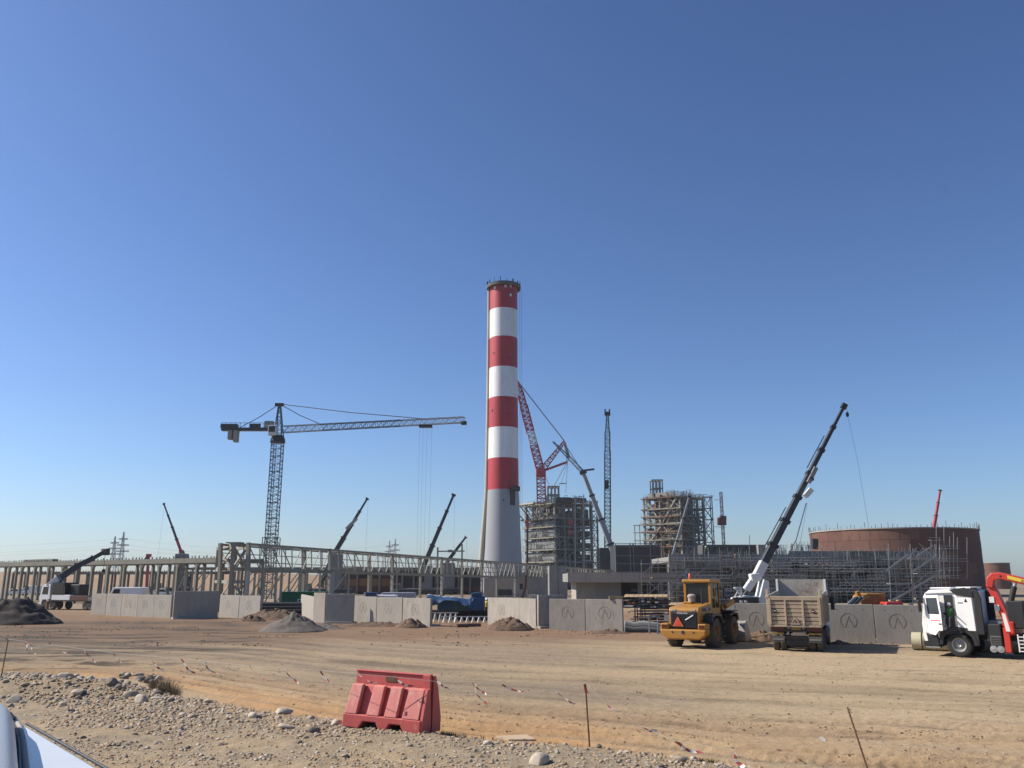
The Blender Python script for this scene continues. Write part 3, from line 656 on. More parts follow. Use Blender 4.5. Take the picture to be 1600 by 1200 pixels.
def end_tower():
    t = thing('steel_tower', 'braced steel end tower where rack and truss gallery meet', 'tower', XY(362, 78))
    c = [XY(337, 104), XY(361, 92), XY(384, 94), XY(366, 106)]; zt = P(361, 849, 92).z
    for i, p in enumerate(c):
        bar('post', t, p, p + Vector((0, 0, zt)), .36 if i in (1,) else .26, 'steel_paint', .3)
    for i in range(4):
        a, b = c[i], c[(i + 1) % 4]
        for z in (zt - .15, P(361, 889, 92).z, 3.2): bar('beam', t, a + Vector((0, 0, z)), b + Vector((0, 0, z)), .24, 'steel_paint', .34)
        zm = P(361, 889, 92).z
        bar('brace', t, a + Vector((0, 0, zm)), b + Vector((0, 0, zt - .2)), .17, 'steel_light' if i == 0 else 'steel_paint'); bar('brace', t, a + Vector((0, 0, zt - .2)), b + Vector((0, 0, zm)), .15, 'steel_paint')  # first side's brace is paler: sunlight put into its colour
        bar('brace', t, a + Vector((0, 0, .3)), b + Vector((0, 0, 3.1)), .13, 'steel_light' if i == 0 else 'steel_paint')
    bar('roof_plate', t, XY(352, 93, zt + .1), XY(375, 93, zt + .1), 1.4, 'steel_paint', .12)
end_tower()
def lower_frame():                                               # bare steel frame under and behind the gallery
    t = thing('steel_skeleton', 'half built steel portal frame under the near end of the gallery', 'frame', XY(450, 105))
    for r, (Y, xs, z) in enumerate(((118, (272, 290, 318, 345, 398, 432, 468, 500), 4.9), (104, (384, 412, 440, 470, 520), 4.4), (135, (300, 330, 372, 405, 452, 480, 512, 545, 580, 620), 5.2))):
        ps = [XY(x, Y) for x in xs]
        for p in ps: bar('column', t, p, p + Vector((0, 0, z)), .26, 'steel_light' if r != 2 else 'steel_paint', .3)
        for a, b in zip(ps, ps[1:]):
            bar('beam', t, a + Vector((0, 0, z)), b + Vector((0, 0, z)), .22, 'steel_paint', .32)
            if random.random() < .4: bar('brace', t, a + Vector((0, 0, .2)), b + Vector((0, 0, z - .2)), .12, 'steel_light')
lower_frame()
pf = thing('steel_portal', 'bare steel H portal rising above the gallery near the chimney', 'frame', XY(703, 175))
for px, py in ((684, 855), (722, 850)): bar('post', pf, XY(px, 175), P(px, py, 175), .32, 'steel_paint', .32)
bar('cross_beam', pf, P(684, 861.5, 175), P(726, 861, 175), .22, 'steel_paint', .26); bar('splice_plate', pf, P(700, 861, 174.7), P(707, 861, 174.7), .5, 'steel_grey', .5)

# ================================================================== unfinished hall behind the gallery
def hall():
    Y = 205; x0, x1 = XY(505, Y).x, XY(752, Y).x; t = thing('unfinished_hall', 'long unfinished hall with orange and dark red shuttering behind the gallery', 'building', ((x0 + x1) / 2, Y, 0))
    zt = P(600, 889, Y).z; zm = P(600, 903, Y).z; n = 14; w = (x1 - x0) / n
    blk('roof_slab', t, x0, x1, Y + .5, Y + 14, zt - .6, zt, 'concrete_dark')
    for i in range(n):
        a = x0 + w * i; blk('column', t, a - .25, a + .25, Y, Y + .6, 0, zt - .6, 'concrete_frame')
        if i < 6: blk('shutter_panel', t, a + .3, a + w - .3, Y + .8, Y + 1.0, zm - 1.9, zm - .15, 'formwork_orange')
        blk('shutter_panel', t, a + .3, a + w - .3, Y + .8, Y + 1.0, zm - 3.1, zm - 2.0, 'formwork_red'); blk('upper_panel', t, a + .3, a + w - .3, Y + 1.2, Y + 1.4, zm, zt - .6, 'field_brown' if i % 3 else 'panel_brown')
        if i > 5: blk('wall_panel', t, a + .3, a + w - .3, Y + .8, Y + 1.0, zm - 1.9, zm - .15, 'panel_brown')
    blk('parapet', t, x0, x1, Y - .1, Y + .48, zt - .5, zt + .35, 'concrete_frame')
    blk('back_wall', t, x0, x1, Y + 14, Y + 14.4, 0, zt - .6, 'concrete_dark')
hall()
def low_block(name, label, px0, px1, yt, Y, depth, m, yb=None, openings=(), cat='wall'):
    x0, x1 = XY(px0, Y).x, XY(px1, Y).x; zt = P((px0 + px1) / 2, yt, Y).z; t = thing(name, label, cat, ((x0 + x1) / 2, Y, 0))
    n = max(2, int((x1 - x0) / 4)); w = (x1 - x0) / n
    for i in range(n): blk('wall_panel', t, x0 + w * i + .03, x0 + w * (i + 1) - .03, Y, Y + depth, 0, zt, m)
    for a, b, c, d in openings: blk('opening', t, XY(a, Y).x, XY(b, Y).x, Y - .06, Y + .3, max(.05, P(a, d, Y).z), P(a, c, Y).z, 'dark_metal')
    return t
low_block('concrete_wall', 'pale stained concrete wall at the foot of the chimney', 756, 858, 903, 172, 1.0, 'concrete', openings=((775, 800, 921, 930), (812, 817, 912, 921)))
low_block('concrete_wall', 'plain grey concrete block wall between the chimney and the flat-roofed building', 858, 886, 884, 150, 6, 'concrete_grey')

# ================================================================== boiler frames
def boiler(name, label, corner, Y, ang, LU, LV, zf, nu, nv, cols, clad, cat='boiler'):
    c0 = XY(corner, Y); u = Vector((math.cos(ang), math.sin(ang), 0)); v = Vector((-math.sin(ang), math.cos(ang), 0)); t = thing(name, label, cat, c0)
    pt = lambda a, b, z: c0 + u * a + v * b + Vector((0, 0, z)); rnd = random.Random(corner)
    zt = zf[-1]
    for i in range(nu + 1):
        for j in range(nv + 1):
            if 0 < i < nu and 0 < j < nv: continue
            bar('column', t, pt(LU * i / nu, LV * j / nv, 0), pt(LU * i / nu, LV * j / nv, zt + rnd.uniform(0, .8)), .7, rnd.choice(cols), .7, up=u)
    for k, z in enumerate(zf):
        for j in range(nv + 1):
            for i in range(nu):
                if 0 < j < nv: continue
                bar('floor_beam', t, pt(LU * i / nu, LV * j / nv, z), pt(LU * (i + 1) / nu, LV * j / nv, z), .45, rnd.choice(cols), .75)
        for i in range(nu + 1):
            for j in range(nv):
                if 0 < i < nu: continue
                bar('floor_beam', t, pt(LU * i / nu, LV * j / nv, z), pt(LU * i / nu, LV * (j + 1) / nv, z), .45, rnd.choice(cols), .75)
        dk = MB().add([pt(.5, .5, z - .1), pt(LU - .5, .5, z - .1), pt(LU - .5, LV - .5, z - .1), pt(.5, LV - .5, z - .1), pt(.5, .5, z + .1), pt(LU - .5, .5, z + .1), pt(LU - .5, LV - .5, z + .1), pt(.5, LV - .5, z + .1)], [(0, 3, 2, 1), (4, 5, 6, 7), (0, 1, 5, 4), (1, 2, 6, 5), (2, 3, 7, 6), (3, 0, 4, 7)])
        dk.build('floor_deck', 'mesh_dark', t)
        rl = MB()                                                # handrails round the floor
        for a, b in ((pt(0, 0, z), pt(LU, 0, z)), (pt(0, 0, z), pt(0, LV, z)), (pt(LU, 0, z), pt(LU, LV, z))):
            n = max(3, int((b - a).length / 1.6))
            for q in range(n + 1): rl.bar(a.lerp(b, q / n), a.lerp(b, q / n) + Vector((0, 0, 1.5)), .09)
            for h in (.8, 1.5): rl.bar(a + Vector((0, 0, h)), b + Vector((0, 0, h)), .09)
        rl.build('handrail', 'steel_grey', t, fix=False)
    for k in range(len(zf) - 1):
        za, zb = zf[k] + .4, zf[k + 1] - .4
        for i in range(nu):
            if rnd.random() < .55: bar('brace', t, pt(LU * i / nu, -.1, za if (i + k) % 2 else zb), pt(LU * (i + 1) / nu, -.1, zb if (i + k) % 2 else za), .3, 'steel_paint')
        for j in range(nv):
            if rnd.random() < .6: bar('brace', t, pt(-.1, LV * j / nv, za if (j + k) % 2 else zb), pt(-.1, LV * (j + 1) / nv, zb if (j + k) % 2 else za), .3, 'steel_light' if rnd.random() < .5 else 'steel_paint')
        for q in range(16 if clad else 20):                      # plant standing inside each storey
            a, b = rnd.uniform(1.2, LU - 1.2), rnd.uniform(1.2, LV - 1.2); w = rnd.uniform(.6, 3.2); h = rnd.uniform(.4, 1.0) * (zb - za)
            bar('duct' if w > 1.6 else 'pipe', t, pt(a, b, za - .3), pt(a, b, za - .3 + h), w, rnd.choice(['rust_steel', 'mesh_dark', 'cladding_grey', 'steel_grey'] if not clad else ['mesh_dark', 'cladding_grey', 'concrete_dark', 'rust_shell_b']), w * rnd.uniform(.5, 1.2), up=u)
    return t, pt, zt, rnd
def thicket(t, pt, face, L, z0, z1, n, seed, m='steel_grey', off=-.8, w=.10, name='scaffold_tubes'):
    r = random.Random(seed); mb = MB(); f = (lambda a, z, o: pt(a, o, z)) if face == 'u' else (lambda a, z, o: pt(o, a, z))
    for k in range(n):
        o = off - r.uniform(0, 1.0); a = r.uniform(-.5, L + .5); z = r.uniform(z0, z1); q = r.random()
        if q < .4: mb.bar(f(a, z, o), f(a, min(z1 + 1, z + r.uniform(2, 7)), o), w)
        elif q < .85: mb.bar(f(a, z, o), f(min(L + .8, a + r.uniform(1.5, 6)), z + r.uniform(-.1, .1), o), w)
        else: mb.bar(f(a, z, o), f(a + r.choice((-2.4, 2.4)), z + 2.6, o), w)
    x = mb.build(name, m, t, fix=False); x['kind'] = 'stuff'
def platform(t, pt, face, L, z, w=1.5, m='steel_paint'):
    p, q = (pt(-.8, -w / 2, z), pt(L + .8, -w / 2, z)) if face == 'u' else (pt(-w / 2, -.8, z), pt(-w / 2, L + .8, z))
    bar('platform', t, p, q, w, m, .35)
def wall_on(t, pt, face, lo, hi, z0, z1, m, nx, nz, off=.35, name='cladding_panel'):
    for i in range(nx):
        for k in range(nz):
            a, b = lo + (hi - lo) * i / nx + .06, lo + (hi - lo) * (i + 1) / nx - .06; za, zb = z0 + (z1 - z0) * k / nz + .06, z0 + (z1 - z0) * (k + 1) / nz - .06
            p0, p1 = (pt(a, off, za), pt(b, off, za)) if face == 'u' else (pt(off, a, za), pt(off, b, za))
            mid = (p0 + p1) / 2; bar(name, t, mid, mid + Vector((0, 0, zb - za)), .18, m if not isinstance(m, (list, tuple)) else random.choice(m), (p1 - p0).length, up=(p1 - p0).normalized())
Yb = 300; zf1 = [P(870, y, Yb).z for y in (877, 858, 839, 822, 809, 786)]
t, pt, zt, rnd = boiler('boiler_house', 'boiler house with grey clad lower storeys and open steel top', 868, Yb, R(35), 17, 17.5, zf1, 4, 4, ['steel_paint', 'steel_grey', 'steel_paint'], True)
wall_on(t, pt, 'v', 0, 17, .5, zf1[0], ['cladding_grey', 'mesh_dark'], 6, 2); wall_on(t, pt, 'u', 0, 17, .5, zf1[0], ['mesh_dark', 'panel_brown'], 6, 2)
for k in range(4):
    wall_on(t, pt, 'v', 0, 17.2, zf1[k] + .3, zf1[k + 1] - .9, ['cladding_grey', 'cladding_grey', 'mesh_dark'], 5, 2, -.4)
    wall_on(t, pt, 'u', 0, 7, zf1[k] + .5, zf1[k + 1] - .5, ['mesh_dark', 'panel_brown', 'concrete_dark'], 3, 1); wall_on(t, pt, 'u', 9.5, 16.5, zf1[k] + .5, zf1[k] + 2.6, ['mesh_dark', 'panel_brown'], 3, 1)
for k in (2, 3):
    q = pt(6.5, -.6, zf1[k] + .8); bar('red_fan', t, q, q + Vector((0, 0, 2.0)), 1.9, 'sign_red', .5, up=(0, 1, 0))
for k in range(6): platform(t, pt, 'v', 17.5, zf1[k] - .2); platform(t, pt, 'u', 17, zf1[k] - .2, 1.2, 'steel_grey')
thicket(t, pt, 'v', 17.5, .5, zf1[-2], 150, 31); thicket(t, pt, 'u', 17, .5, zf1[-1], 260, 32); thicket(t, pt, 'u', 17, 4, zf1[-1], 70, 33, 'girder_pale'); thicket(t, pt, 'v', 17.5, zf1[-2], zf1[-1], 60, 34, 'steel_paint'); thicket(t, pt, 'u', 17, 4, zf1[-1], 110, 35, 'rust_steel', 1.5)
bar('furnace_casing', t, pt(8.8, 8.8, 0), pt(8.8, 8.8, zf1[-1] - 2.5), 11, 'panel_brown', 11, up=(math.cos(R(35)), math.sin(R(35)), 0))
# steel overhang towards the chimney
for j in (4, 8.5, 13, 17.5):
    for s in (0, 1): bar('overhang_beam', t, pt(0, j, zf1[-1 - s] - s * 0), pt(-6.5 if s == 0 else -2.5, j, zf1[-1] if s == 0 else zf1[-2]), .4, 'steel_paint', .5)
    bar('overhang_strut', t, pt(-6.5, j, zf1[-1]), pt(-1, j, zf1[-2]), .3, 'steel_paint'); bar('overhang_post', t, pt(-3.2, j, zf1[-1]), pt(-3.2, j, zf1[-2]), .3, 'steel_paint')
bar('overhang_edge', t, pt(-6.5, 4, zf1[-1]), pt(-6.5, 17.5, zf1[-1]), .4, 'steel_light', .5); bar('overhang_edge', t, pt(-3.2, 4, zf1[-1]), pt(-3.2, 17.5, zf1[-1]), .4, 'steel_paint', .5)
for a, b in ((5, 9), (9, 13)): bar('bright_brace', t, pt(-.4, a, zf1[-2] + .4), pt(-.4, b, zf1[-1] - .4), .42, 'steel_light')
for q in range(3): z = pt(2 + q * 2, 3, zf1[-2] + .3); bar('insulated_duct', t, z, z + Vector((0, 0, 4)), 1.6, 'formwork_orange', 1.2)
# penthouse frame, roof clutter, stair tower
def penthouse(t, px0, px1, yt, yb, Y, m='steel_paint'):
    xs = [XY(px0 + (px1 - px0) * k / 3, Y).x for k in range(4)]; zt_, zb_ = P(px0, yt, Y).z, P(px0, yb, Y).z
    for dy in (0, 5):
        for x in xs: bar('penthouse_post', t, (x, Y + dy, zb_), (x, Y + dy, zt_), .42, m)
        for z in (zb_ + (zt_ - zb_) * .5, zt_): bar('penthouse_beam', t, (xs[0] - .3, Y + dy, z), (xs[-1] + .3, Y + dy, z), .4, m, .45)
    for x in xs: bar('penthouse_beam', t, (x, Y, zt_), (x, Y + 5, zt_), .35, m)
penthouse(t, 858, 875, 760, 786, Yb + 8)
def clutter(t, px0, px1, yt, yb, Y, n, seed):
    r = random.Random(seed); m = MB()
    for k in range(n):
        px = r.uniform(px0, px1); p = P(px, yb, Y + r.uniform(-3, 4)); h = (yb - yt) * Y / FPX * r.uniform(.4, 1); m.bar(p, p + Vector((r.uniform(-.2, .2), 0, h)), .13)
    for k in range(n // 4):
        px = r.uniform(px0, px1 - 6); q = r.uniform(yt, yb); m.bar(P(px, q, Y), P(px + r.uniform(4, 12), q + r.uniform(-1, 1), Y), .12)
    o = m.build('roof_scaffold', 'steel_grey', t, fix=False); o['kind'] = 'stuff'
clutter(t, 852, 912, 773, 786, Yb, 70, 1); clutter(t, 905, 930, 780, 788, Yb, 24, 2)
bar('roof_drum', t, P(880, 785, Yb), P(880, 778, Yb), 5.5, 'mesh_dark', 5); bar('roof_drum', t, P(900, 785, Yb + 4), P(900, 779, Yb + 4), 7, 'mesh_dark', 5)
def stair_tower(t, px0, px1, yt, Y, n):
    x0, x1 = XY(px0, Y).x, XY(px1, Y).x; zt_ = P(px0, yt, Y).z
    for x in (x0, x1):
        for dy in (0, 3): bar('stair_post', t, (x, Y + dy, 0), (x, Y + dy, zt_), .35, 'steel_grey')
    for k in range(n + 1):
        z = zt_ * k / n; bar('landing', t, ((x0 + x1) / 2, Y - .3, z - .1), ((x0 + x1) / 2, Y + 3.3, z - .1), x1 - x0 + .8, 'steel_grey', .2)
        if k < n: bar('stair_flight', t, (x0 if k % 2 else x1, Y + .4, z), (x1 if k % 2 else x0, Y + .4, z + zt_ / n), .9, 'steel_grey', .22); bar('stair_flight', t, (x1 if k % 2 else x0, Y + 2.6, z), (x0 if k % 2 else x1, Y + 2.6, z + zt_ / n), .3, 'steel_grey', .2)
stair_tower(t, 926, 936, 783, Yb + 10, 9)
bar('scaffold_standard', t, P(899, 905, Yb - 6), P(899, 779, Yb - 6), .28, 'galvanised'); bar('scaffold_standard', t, P(913, 905, Yb - 4), P(912, 772, Yb - 4), .28, 'galvanised')
bar('hoist_pole', t, P(824, 880, Yb - 3), P(824.5, 803, Yb - 3), .65, 'dark_metal'); bar('hoist_pole_head', t, P(824.5, 826, Yb - 3.5), P(824, 812, Yb - 3.5), .8, 'crane_red')
Yc = 335; zf2 = [P(1060, y, Yc).z for y in (853, 842, 829, 817, 805, 793, 775)]
t, pt, zt, rnd = boiler('boiler_house', 'open rust brown boiler steel frame with a hoist mast beside it', 1068, Yc, R(46), 17, 17.5, zf2, 4, 3, ['steel_paint', 'steel_grey', 'rust_steel'], False)
wall_on(t, pt, 'v', 2, 15, zf2[-1] + .2, zf2[-1] + 2.0, 'concrete_grey', 4, 1, -.3, 'parapet_panel'); wall_on(t, pt, 'v', 0, 17, 0, zf2[0], ['mesh_dark', 'cladding_grey'], 5, 2); wall_on(t, pt, 'u', 0, 17, 0, zf2[0], ['mesh_dark', 'panel_brown'], 5, 2)
bar('main_brace', t, pt(-.4, 16.5, zf2[-1]), pt(-.4, 8.7, zf2[3]), .5, 'steel_light'); bar('main_brace', t, pt(-.4, 1, zf2[-1]), pt(-.4, 8.7, zf2[3]), .5, 'steel_light'); bar('main_brace', t, pt(-.4, 16.5, zf2[0]), pt(-.4, 8.7, zf2[3]), .5, 'steel_light'); bar('main_brace', t, pt(-.4, 1, zf2[0]), pt(-.4, 8.7, zf2[3]), .45, 'steel_paint')
for k in range(7): platform(t, pt, 'v', 17.5, zf2[k] - .2, 1.3, 'steel_paint' if k % 2 else 'rust_steel'); platform(t, pt, 'u', 17, zf2[k] - .2, 1.0, 'steel_grey')
thicket(t, pt, 'v', 17.5, 6, zf2[-1], 170, 41, 'steel_paint'); thicket(t, pt, 'v', 17.5, 6, zf2[-1], 170, 42, 'rust_steel', 1.5, .16); thicket(t, pt, 'u', 17, 6, zf2[-1], 200, 43, 'steel_grey'); thicket(t, pt, 'u', 17, 6, zf2[-1], 160, 44, 'rust_steel', 2, .16); thicket(t, pt, 'u', 17, 6, zf2[-1], 120, 45, 'dark_metal', 4, .3)
bar('furnace_casing', t, pt(8.5, 9, 0), pt(8.5, 9, zf2[-1] - 1), 10, 'panel_brown', 10, up=(math.cos(R(46)), math.sin(R(46)), 0)); bar('header_column', t, pt(-.6, 8.7, 0), pt(-.6, 8.7, zf2[-1] + 1), .9, 'rust_steel')
for k in range(5): q = pt(2.2, 6.5 + (k % 2) * 2.5, zf2[k] + .3); bar('header_drum', t, q, q + v_ if False else q + Vector((0, 0, 2.6)), 2.6, 'formwork_orange', 1.4)
penthouse(t, 1025, 1041, 750, 776, Yc + 8, 'steel_grey'); clutter(t, 1041, 1085, 765, 777, Yc, 50, 3); clutter(t, 1085, 1115, 772, 779, Yc, 24, 4)
stair_tower(t, 1106, 1119, 776, Yc + 6, 8)
for z in zf2[:4]: bar('side_gantry', t, pt(0, 17.5, z), pt(0, 22.5, z), 2.5, 'steel_grey', .3)
for b in (20, 22.5): bar('gantry_post', t, pt(0, b, 0), pt(0, b, zf2[3]), .3, 'steel_grey')
h = thing('hoist_mast', 'slim lattice hoist mast with dark red cabin beside the open boiler', 'hoist', XY(1134, Yc - 6))
for k in range(6):
    a, b = P(1128 + .0, 853 - 14 * k, Yc - 6), P(1128, 853 - 14 * (k + 1), Yc - 6); a.x = b.x = XY(1134, Yc - 6).x; MB().lattice(a, b, .9, .9, 3, .18, .12, up=(0, 1, 0)).build('mast_section', 'steel_grey', h)
bar('mast_foot', h, XY(1134, Yc - 6), XY(1134, Yc - 6, P(1128, 853, Yc - 6).z), .9, 'steel_grey')
for px, w in ((1124, 1.5), (1129.5, 2.4)): bar('hoist_cabin', h, P(px, 820.5, Yc - 7.5), P(px, 806 if w > 2 else 809, Yc - 7.5), w, 'rust_shell', 1.6)
bar('mast_tie', h, P(1116, 781, Yc - 5), P(1127, 781, Yc - 6), .18, 'steel_grey'); bar('mast_tie', h, P(1116, 823, Yc - 5), P(1134, 824, Yc - 6), .18, 'steel_grey')

# ================================================================== dark panelled building between the boilers
def panel_building():
    Y = 215; x0, xm, x1 = XY(963, Y).x, XY(989, Y).x, XY(1034, Y).x; zt = P(990, 849, Y).z; t = thing('panelled_building', 'dark brown panelled block with framed bays between the boilers', 'building', ((x0 + x1) / 2, Y, 0))
    blk('core', t, x0, x1, Y + .4, Y + 12, 0, zt - .4, 'dark_metal')
    for a, b in ((963, 986), (991, 1018), (1019, 1034)):
        for i, (ya, yb) in enumerate(((854, 868), (869, 880), (881, 893), (894, 906))): blk('wall_panel', t, XY(a, Y).x + .1, XY(b, Y).x - .1, Y + .1, Y + .36, P(a, yb, Y).z, P(a, ya, Y).z, 'panel_brown')
    for a in (963, 986, 991, 1018, 1034): blk('frame_post', t, XY(a, Y).x - .12, XY(a, Y).x + .12, Y - .1, Y + .3, 0, zt, 'steel_grey')
    for y_ in (853.5, 868.5, 880.5, 893.5): z = P(990, y_, Y).z; blk('frame_rail', t, x0, x1, Y - .2, Y + .05, z - .08, z + .08, 'steel_grey')
    r = MB()
    for k in range(30): x = x0 + (x1 - x0) * k / 29; r.bar((x, Y, zt - .6), (x, Y, zt), .08)
    r.bar((x0, Y, zt), (x1, Y, zt), .12); r.build('roof_rail', 'steel_grey', t)
panel_building()
low_block('equipment_block', 'dark equipment block low beside the clad boiler house', 938, 965, 856, 240, 10, 'mesh_dark', cat='building')
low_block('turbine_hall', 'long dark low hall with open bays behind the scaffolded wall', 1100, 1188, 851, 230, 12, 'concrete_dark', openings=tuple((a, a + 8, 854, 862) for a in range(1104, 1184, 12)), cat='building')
low_block('concrete_block', 'light concrete end block of the long low hall', 1188, 1200, 851, 228, 8, 'concrete_grey', cat='building')

# ================================================================== flat-roofed concrete building
def flat_building():
    Y = 108; x0, x1 = XY(887, Y).x, XY(1056, Y).x; zt, zm = P(960, 894.5, Y).z, P(960, 910, Y).z; t = thing('flat_roof_building', 'low bare concrete building with deep roof fascia beside the clad boiler', 'building', ((x0 + x1) / 2, Y, 0))
    n = 6; w = (x1 - x0) / n
    for i in range(n): blk('fascia_panel', t, x0 + w * i + .012, x0 + w * (i + 1) - .012, Y, Y + .3, zm, zt, 'concrete')
    blk('roof_slab', t, x0 + .02, x1 - .02, Y + .3, Y + 11, zm + .05, zt - .1, 'concrete_grey')
    xa, xb = XY(900, Y + 2.0).x, XY(970, Y + 2.0).x
    blk('wall', t, xa, xb, Y + 2.0, Y + 2.3, 0, zm, 'concrete_grey'); blk('side_wall', t, xa, xa + .3, Y + 2.31, Y + 10.9, 0, zm, 'concrete')
    for a, b in ((996, 1002), (1010, 1012), (1030, 1036)): blk('column', t, XY(a, Y + 2).x, XY(b, Y + 2).x, Y + 1.9, Y + 2.3, 0, zm, 'concrete_grey')
    blk('recess', t, xb, x1 - .3, Y + 4.0, Y + 4.3, 0, zm, 'concrete_dark')
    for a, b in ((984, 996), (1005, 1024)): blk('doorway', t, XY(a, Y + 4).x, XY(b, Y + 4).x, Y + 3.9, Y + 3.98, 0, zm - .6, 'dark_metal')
    blk('window_frame', t, XY(985, Y + 3.8).x, XY(995, Y + 3.8).x, Y + 3.82, Y + 3.88, zm - 1.2, zm - .8, 'steel_grey')
flat_building()

# ================================================================== long scaffolded building
def scaffold_building():
    Y = 132; x0, xm, x1 = XY(1046, Y).x, XY(1235, Y).x, XY(1470, Y).x; zt1, zt2 = P(1140, 866, Y).z, P(1330, 861, Y).z
    t = thing('concrete_building', 'long unfinished concrete building with pale parapet behind dense scaffolding', 'building', ((x0 + x1) / 2, Y, 0))
    for a, b, zt in ((x0, xm, zt1), (xm, x1, zt2)):
        n = 7; w = (b - a) / n
        for i in range(n): blk('parapet_panel', t, a + w * i + .03, a + w * (i + 1) - .03, Y, Y + .4, zt - random.uniform(1.7, 2.4), zt, random.choice(['concrete_grey', 'concrete_grey', 'concrete_frame']))
        blk('roof_slab', t, a, b, Y + .45, Y + 16, zt - 1.2, zt - .4, 'concrete_grey')
        for i in range(n):
            blk('column', t, a + w * i, a + w * i + .5, Y + .6, Y + 1.1, 0, zt - 1.25, 'concrete_grey'); blk('infill_wall', t, a + w * i + .55, a + w * (i + 1) - .05, Y + 2.6, Y + 2.9, 0, zt - 1.25, random.choice(['concrete_dark', 'concrete_dark', 'panel_brown', 'mesh_dark']))  # dark tones put the shade of the open storey into the infill colour
            if random.random() < .55: blk('upper_wall', t, a + w * i + .6, a + w * (i + 1) - .3, Y + .8, Y + 1.0, zt - 4.1, zt - 2.6, random.choice(['concrete_grey', 'concrete_frame', 'cladding_grey']))
        blk('floor_slab', t, a, b, Y + .62, Y + 16, 3.3, 3.6, 'concrete_grey')
    blk('back_wall', t, x0, x1, Y + 16, Y + 16.4, 0, zt1 - 1.3, 'panel_brown')
    r = MB(); rr = random.Random(5)                              # starter bars and edge protection on the roof
    for k in range(170):
        px = rr.choice([rr.uniform(1205, 1232), rr.uniform(1245, 1270), rr.uniform(1270, 1440), rr.uniform(1050, 1220)]); z = (zt1 if px < 1235 else zt2); x = XY(px, Y + 3).x; r.bar((x, Y + 3, z - .4), (x + rr.uniform(-.1, .1), Y + 3, z + rr.uniform(.3, 1.1) * (1.5 if 1200 < px < 1270 else .8)), .045)
    o = r.build('starter_bars', 'steel_grey', t, fix=False); o['kind'] = 'stuff'
    bar('roof_mast', t, P(1171, 870, Y + 3), P(1171, 836, Y + 3), .09, 'galvanised')
    for px0, px1 in ((1206, 1232), (1246, 1270)):
        for k in range(7): x = XY(px0 + (px1 - px0) * k / 6, Y + 2).x; bar('guard_post', t, (x, Y + 2, zt2 - .5), (x, Y + 2, P(px0, 851, Y + 2).z), .05, 'galvanised')
        for y_ in (852, 856): bar('guard_rail', t, P(px0, y_, Y + 2), P(px1, y_, Y + 2), .045, 'galvanised')
    # scaffolding
    s = thing('scaffolding', 'dense tube scaffolding with lattice girders along the long concrete building', 'scaffold', ((x0 + x1) / 2, Y - 3, 0))
    Ys = Y - 1.4; n = 44; rs = random.Random(9)
    for row, yy in enumerate((Ys, Ys - 1.2)):
        for i in range(n + 1):
            if row and i % 2: continue
            x = x0 + (x1 - x0) * i / n; zt = (zt1 if x < xm else zt2); bar('standard', s, (x, yy, 0), (x, yy, zt - rs.uniform(-.6, 1.2)), .05, rs.choice(['galvanised', 'steel_grey', 'steel_grey']))
        for z in (1.2, 1.7, 2.2, 3.0, 3.5, 4.0, 4.6, 5.1, 5.6, 6.2, 6.7):
            i = 0
            while i < n:
                k = rs.randint(4, 11)
                if rs.random() < .8: bar('ledger', s, (x0 + (x1 - x0) * i / n, yy - .04, z + rs.uniform(-.05, .05)), (x0 + (x1 - x0) * min(n, i + k) / n, yy - .04, z + rs.uniform(-.05, .05)), .055, rs.choice(['galvanised', 'galvanised', 'girder_pale', 'rust_steel', 'steel_grey']))
                i += k
    for z, sp in ((P(1100, 874, Ys).z, ((1052, 1128), (1150, 1210), (1236, 1300))), (P(1100, 882, Ys).z, ((1180, 1240), (1250, 1340))), (P(1100, 891, Ys).z, ((1190, 1240), (1290, 1385))), (P(1100, 901, Ys).z, ((1068, 1142), (1182, 1260), (1355, 1385))), (P(1100, 912, Ys).z, ((1312, 1388),)), (P(1100, 922, Ys).z, ((1100, 1142), (1182, 1212), (1296, 1390)))):
        for a, b in sp:
            p, q = XY(a, Ys - 1.3, z), XY(b, Ys - 1.3, z); g = MB(); k = max(4, int((q.x - p.x) / .5))
            for h in (-.24, .24): g.bar(p + Vector((0, 0, h)), q + Vector((0, 0, h)), .075)
            for j in range(k): u0, u1 = p.lerp(q, j / k), p.lerp(q, (j + 1) / k); g.bar(u0 + Vector((0, 0, -.24 if j % 2 else .24)), u1 + Vector((0, 0, .24 if j % 2 else -.24)), .05)
            g.build('lattice_girder', 'girder_pale', s)
    for k in range(26):
        x = rs.uniform(x0, x1 - 4); z = rs.choice((1.2, 3.2, 4.8, 6.2)); bar('deck_board', s, (x, Ys - .6, z + .08), (x + rs.uniform(2, 6), Ys - .6, z + .08), 1.0, rs.choice(['timber', 'galvanised', 'timber_dark', 'rust_steel']), .06)
    for k in range(16):
        x = rs.uniform(x0, x1 - 5); z = rs.choice((.2, 2, 3.3)); bar('raker', s, (x, Ys - 1.4, z), (x + rs.choice((-3.4, 3.4)), Ys - 1.4, z + 2.6), .06, 'galvanised')
    for yy, m_, nn, sd in ((Ys - .3, 'steel_grey', 260, 51), (Ys - .9, 'galvanised', 200, 52), (Ys - 1.1, 'girder_pale', 60, 53)):
        mb = MB(); r_ = random.Random(sd)
        for k in range(nn):
            x = r_.uniform(x0, x1 - 2); z = r_.uniform(.5, 7); q = r_.random()
            if q < .3: mb.bar((x, yy, z), (x, yy, min(8.2, z + r_.uniform(1, 3))), .05)
            elif q < .85: mb.bar((x, yy, z), (min(x1, x + r_.uniform(1, 6)), yy, z + r_.uniform(-.05, .05)), .055)
            else: mb.bar((x, yy, z), (x + r_.choice((-1.8, 1.8)), yy, z + 1.9), .05)
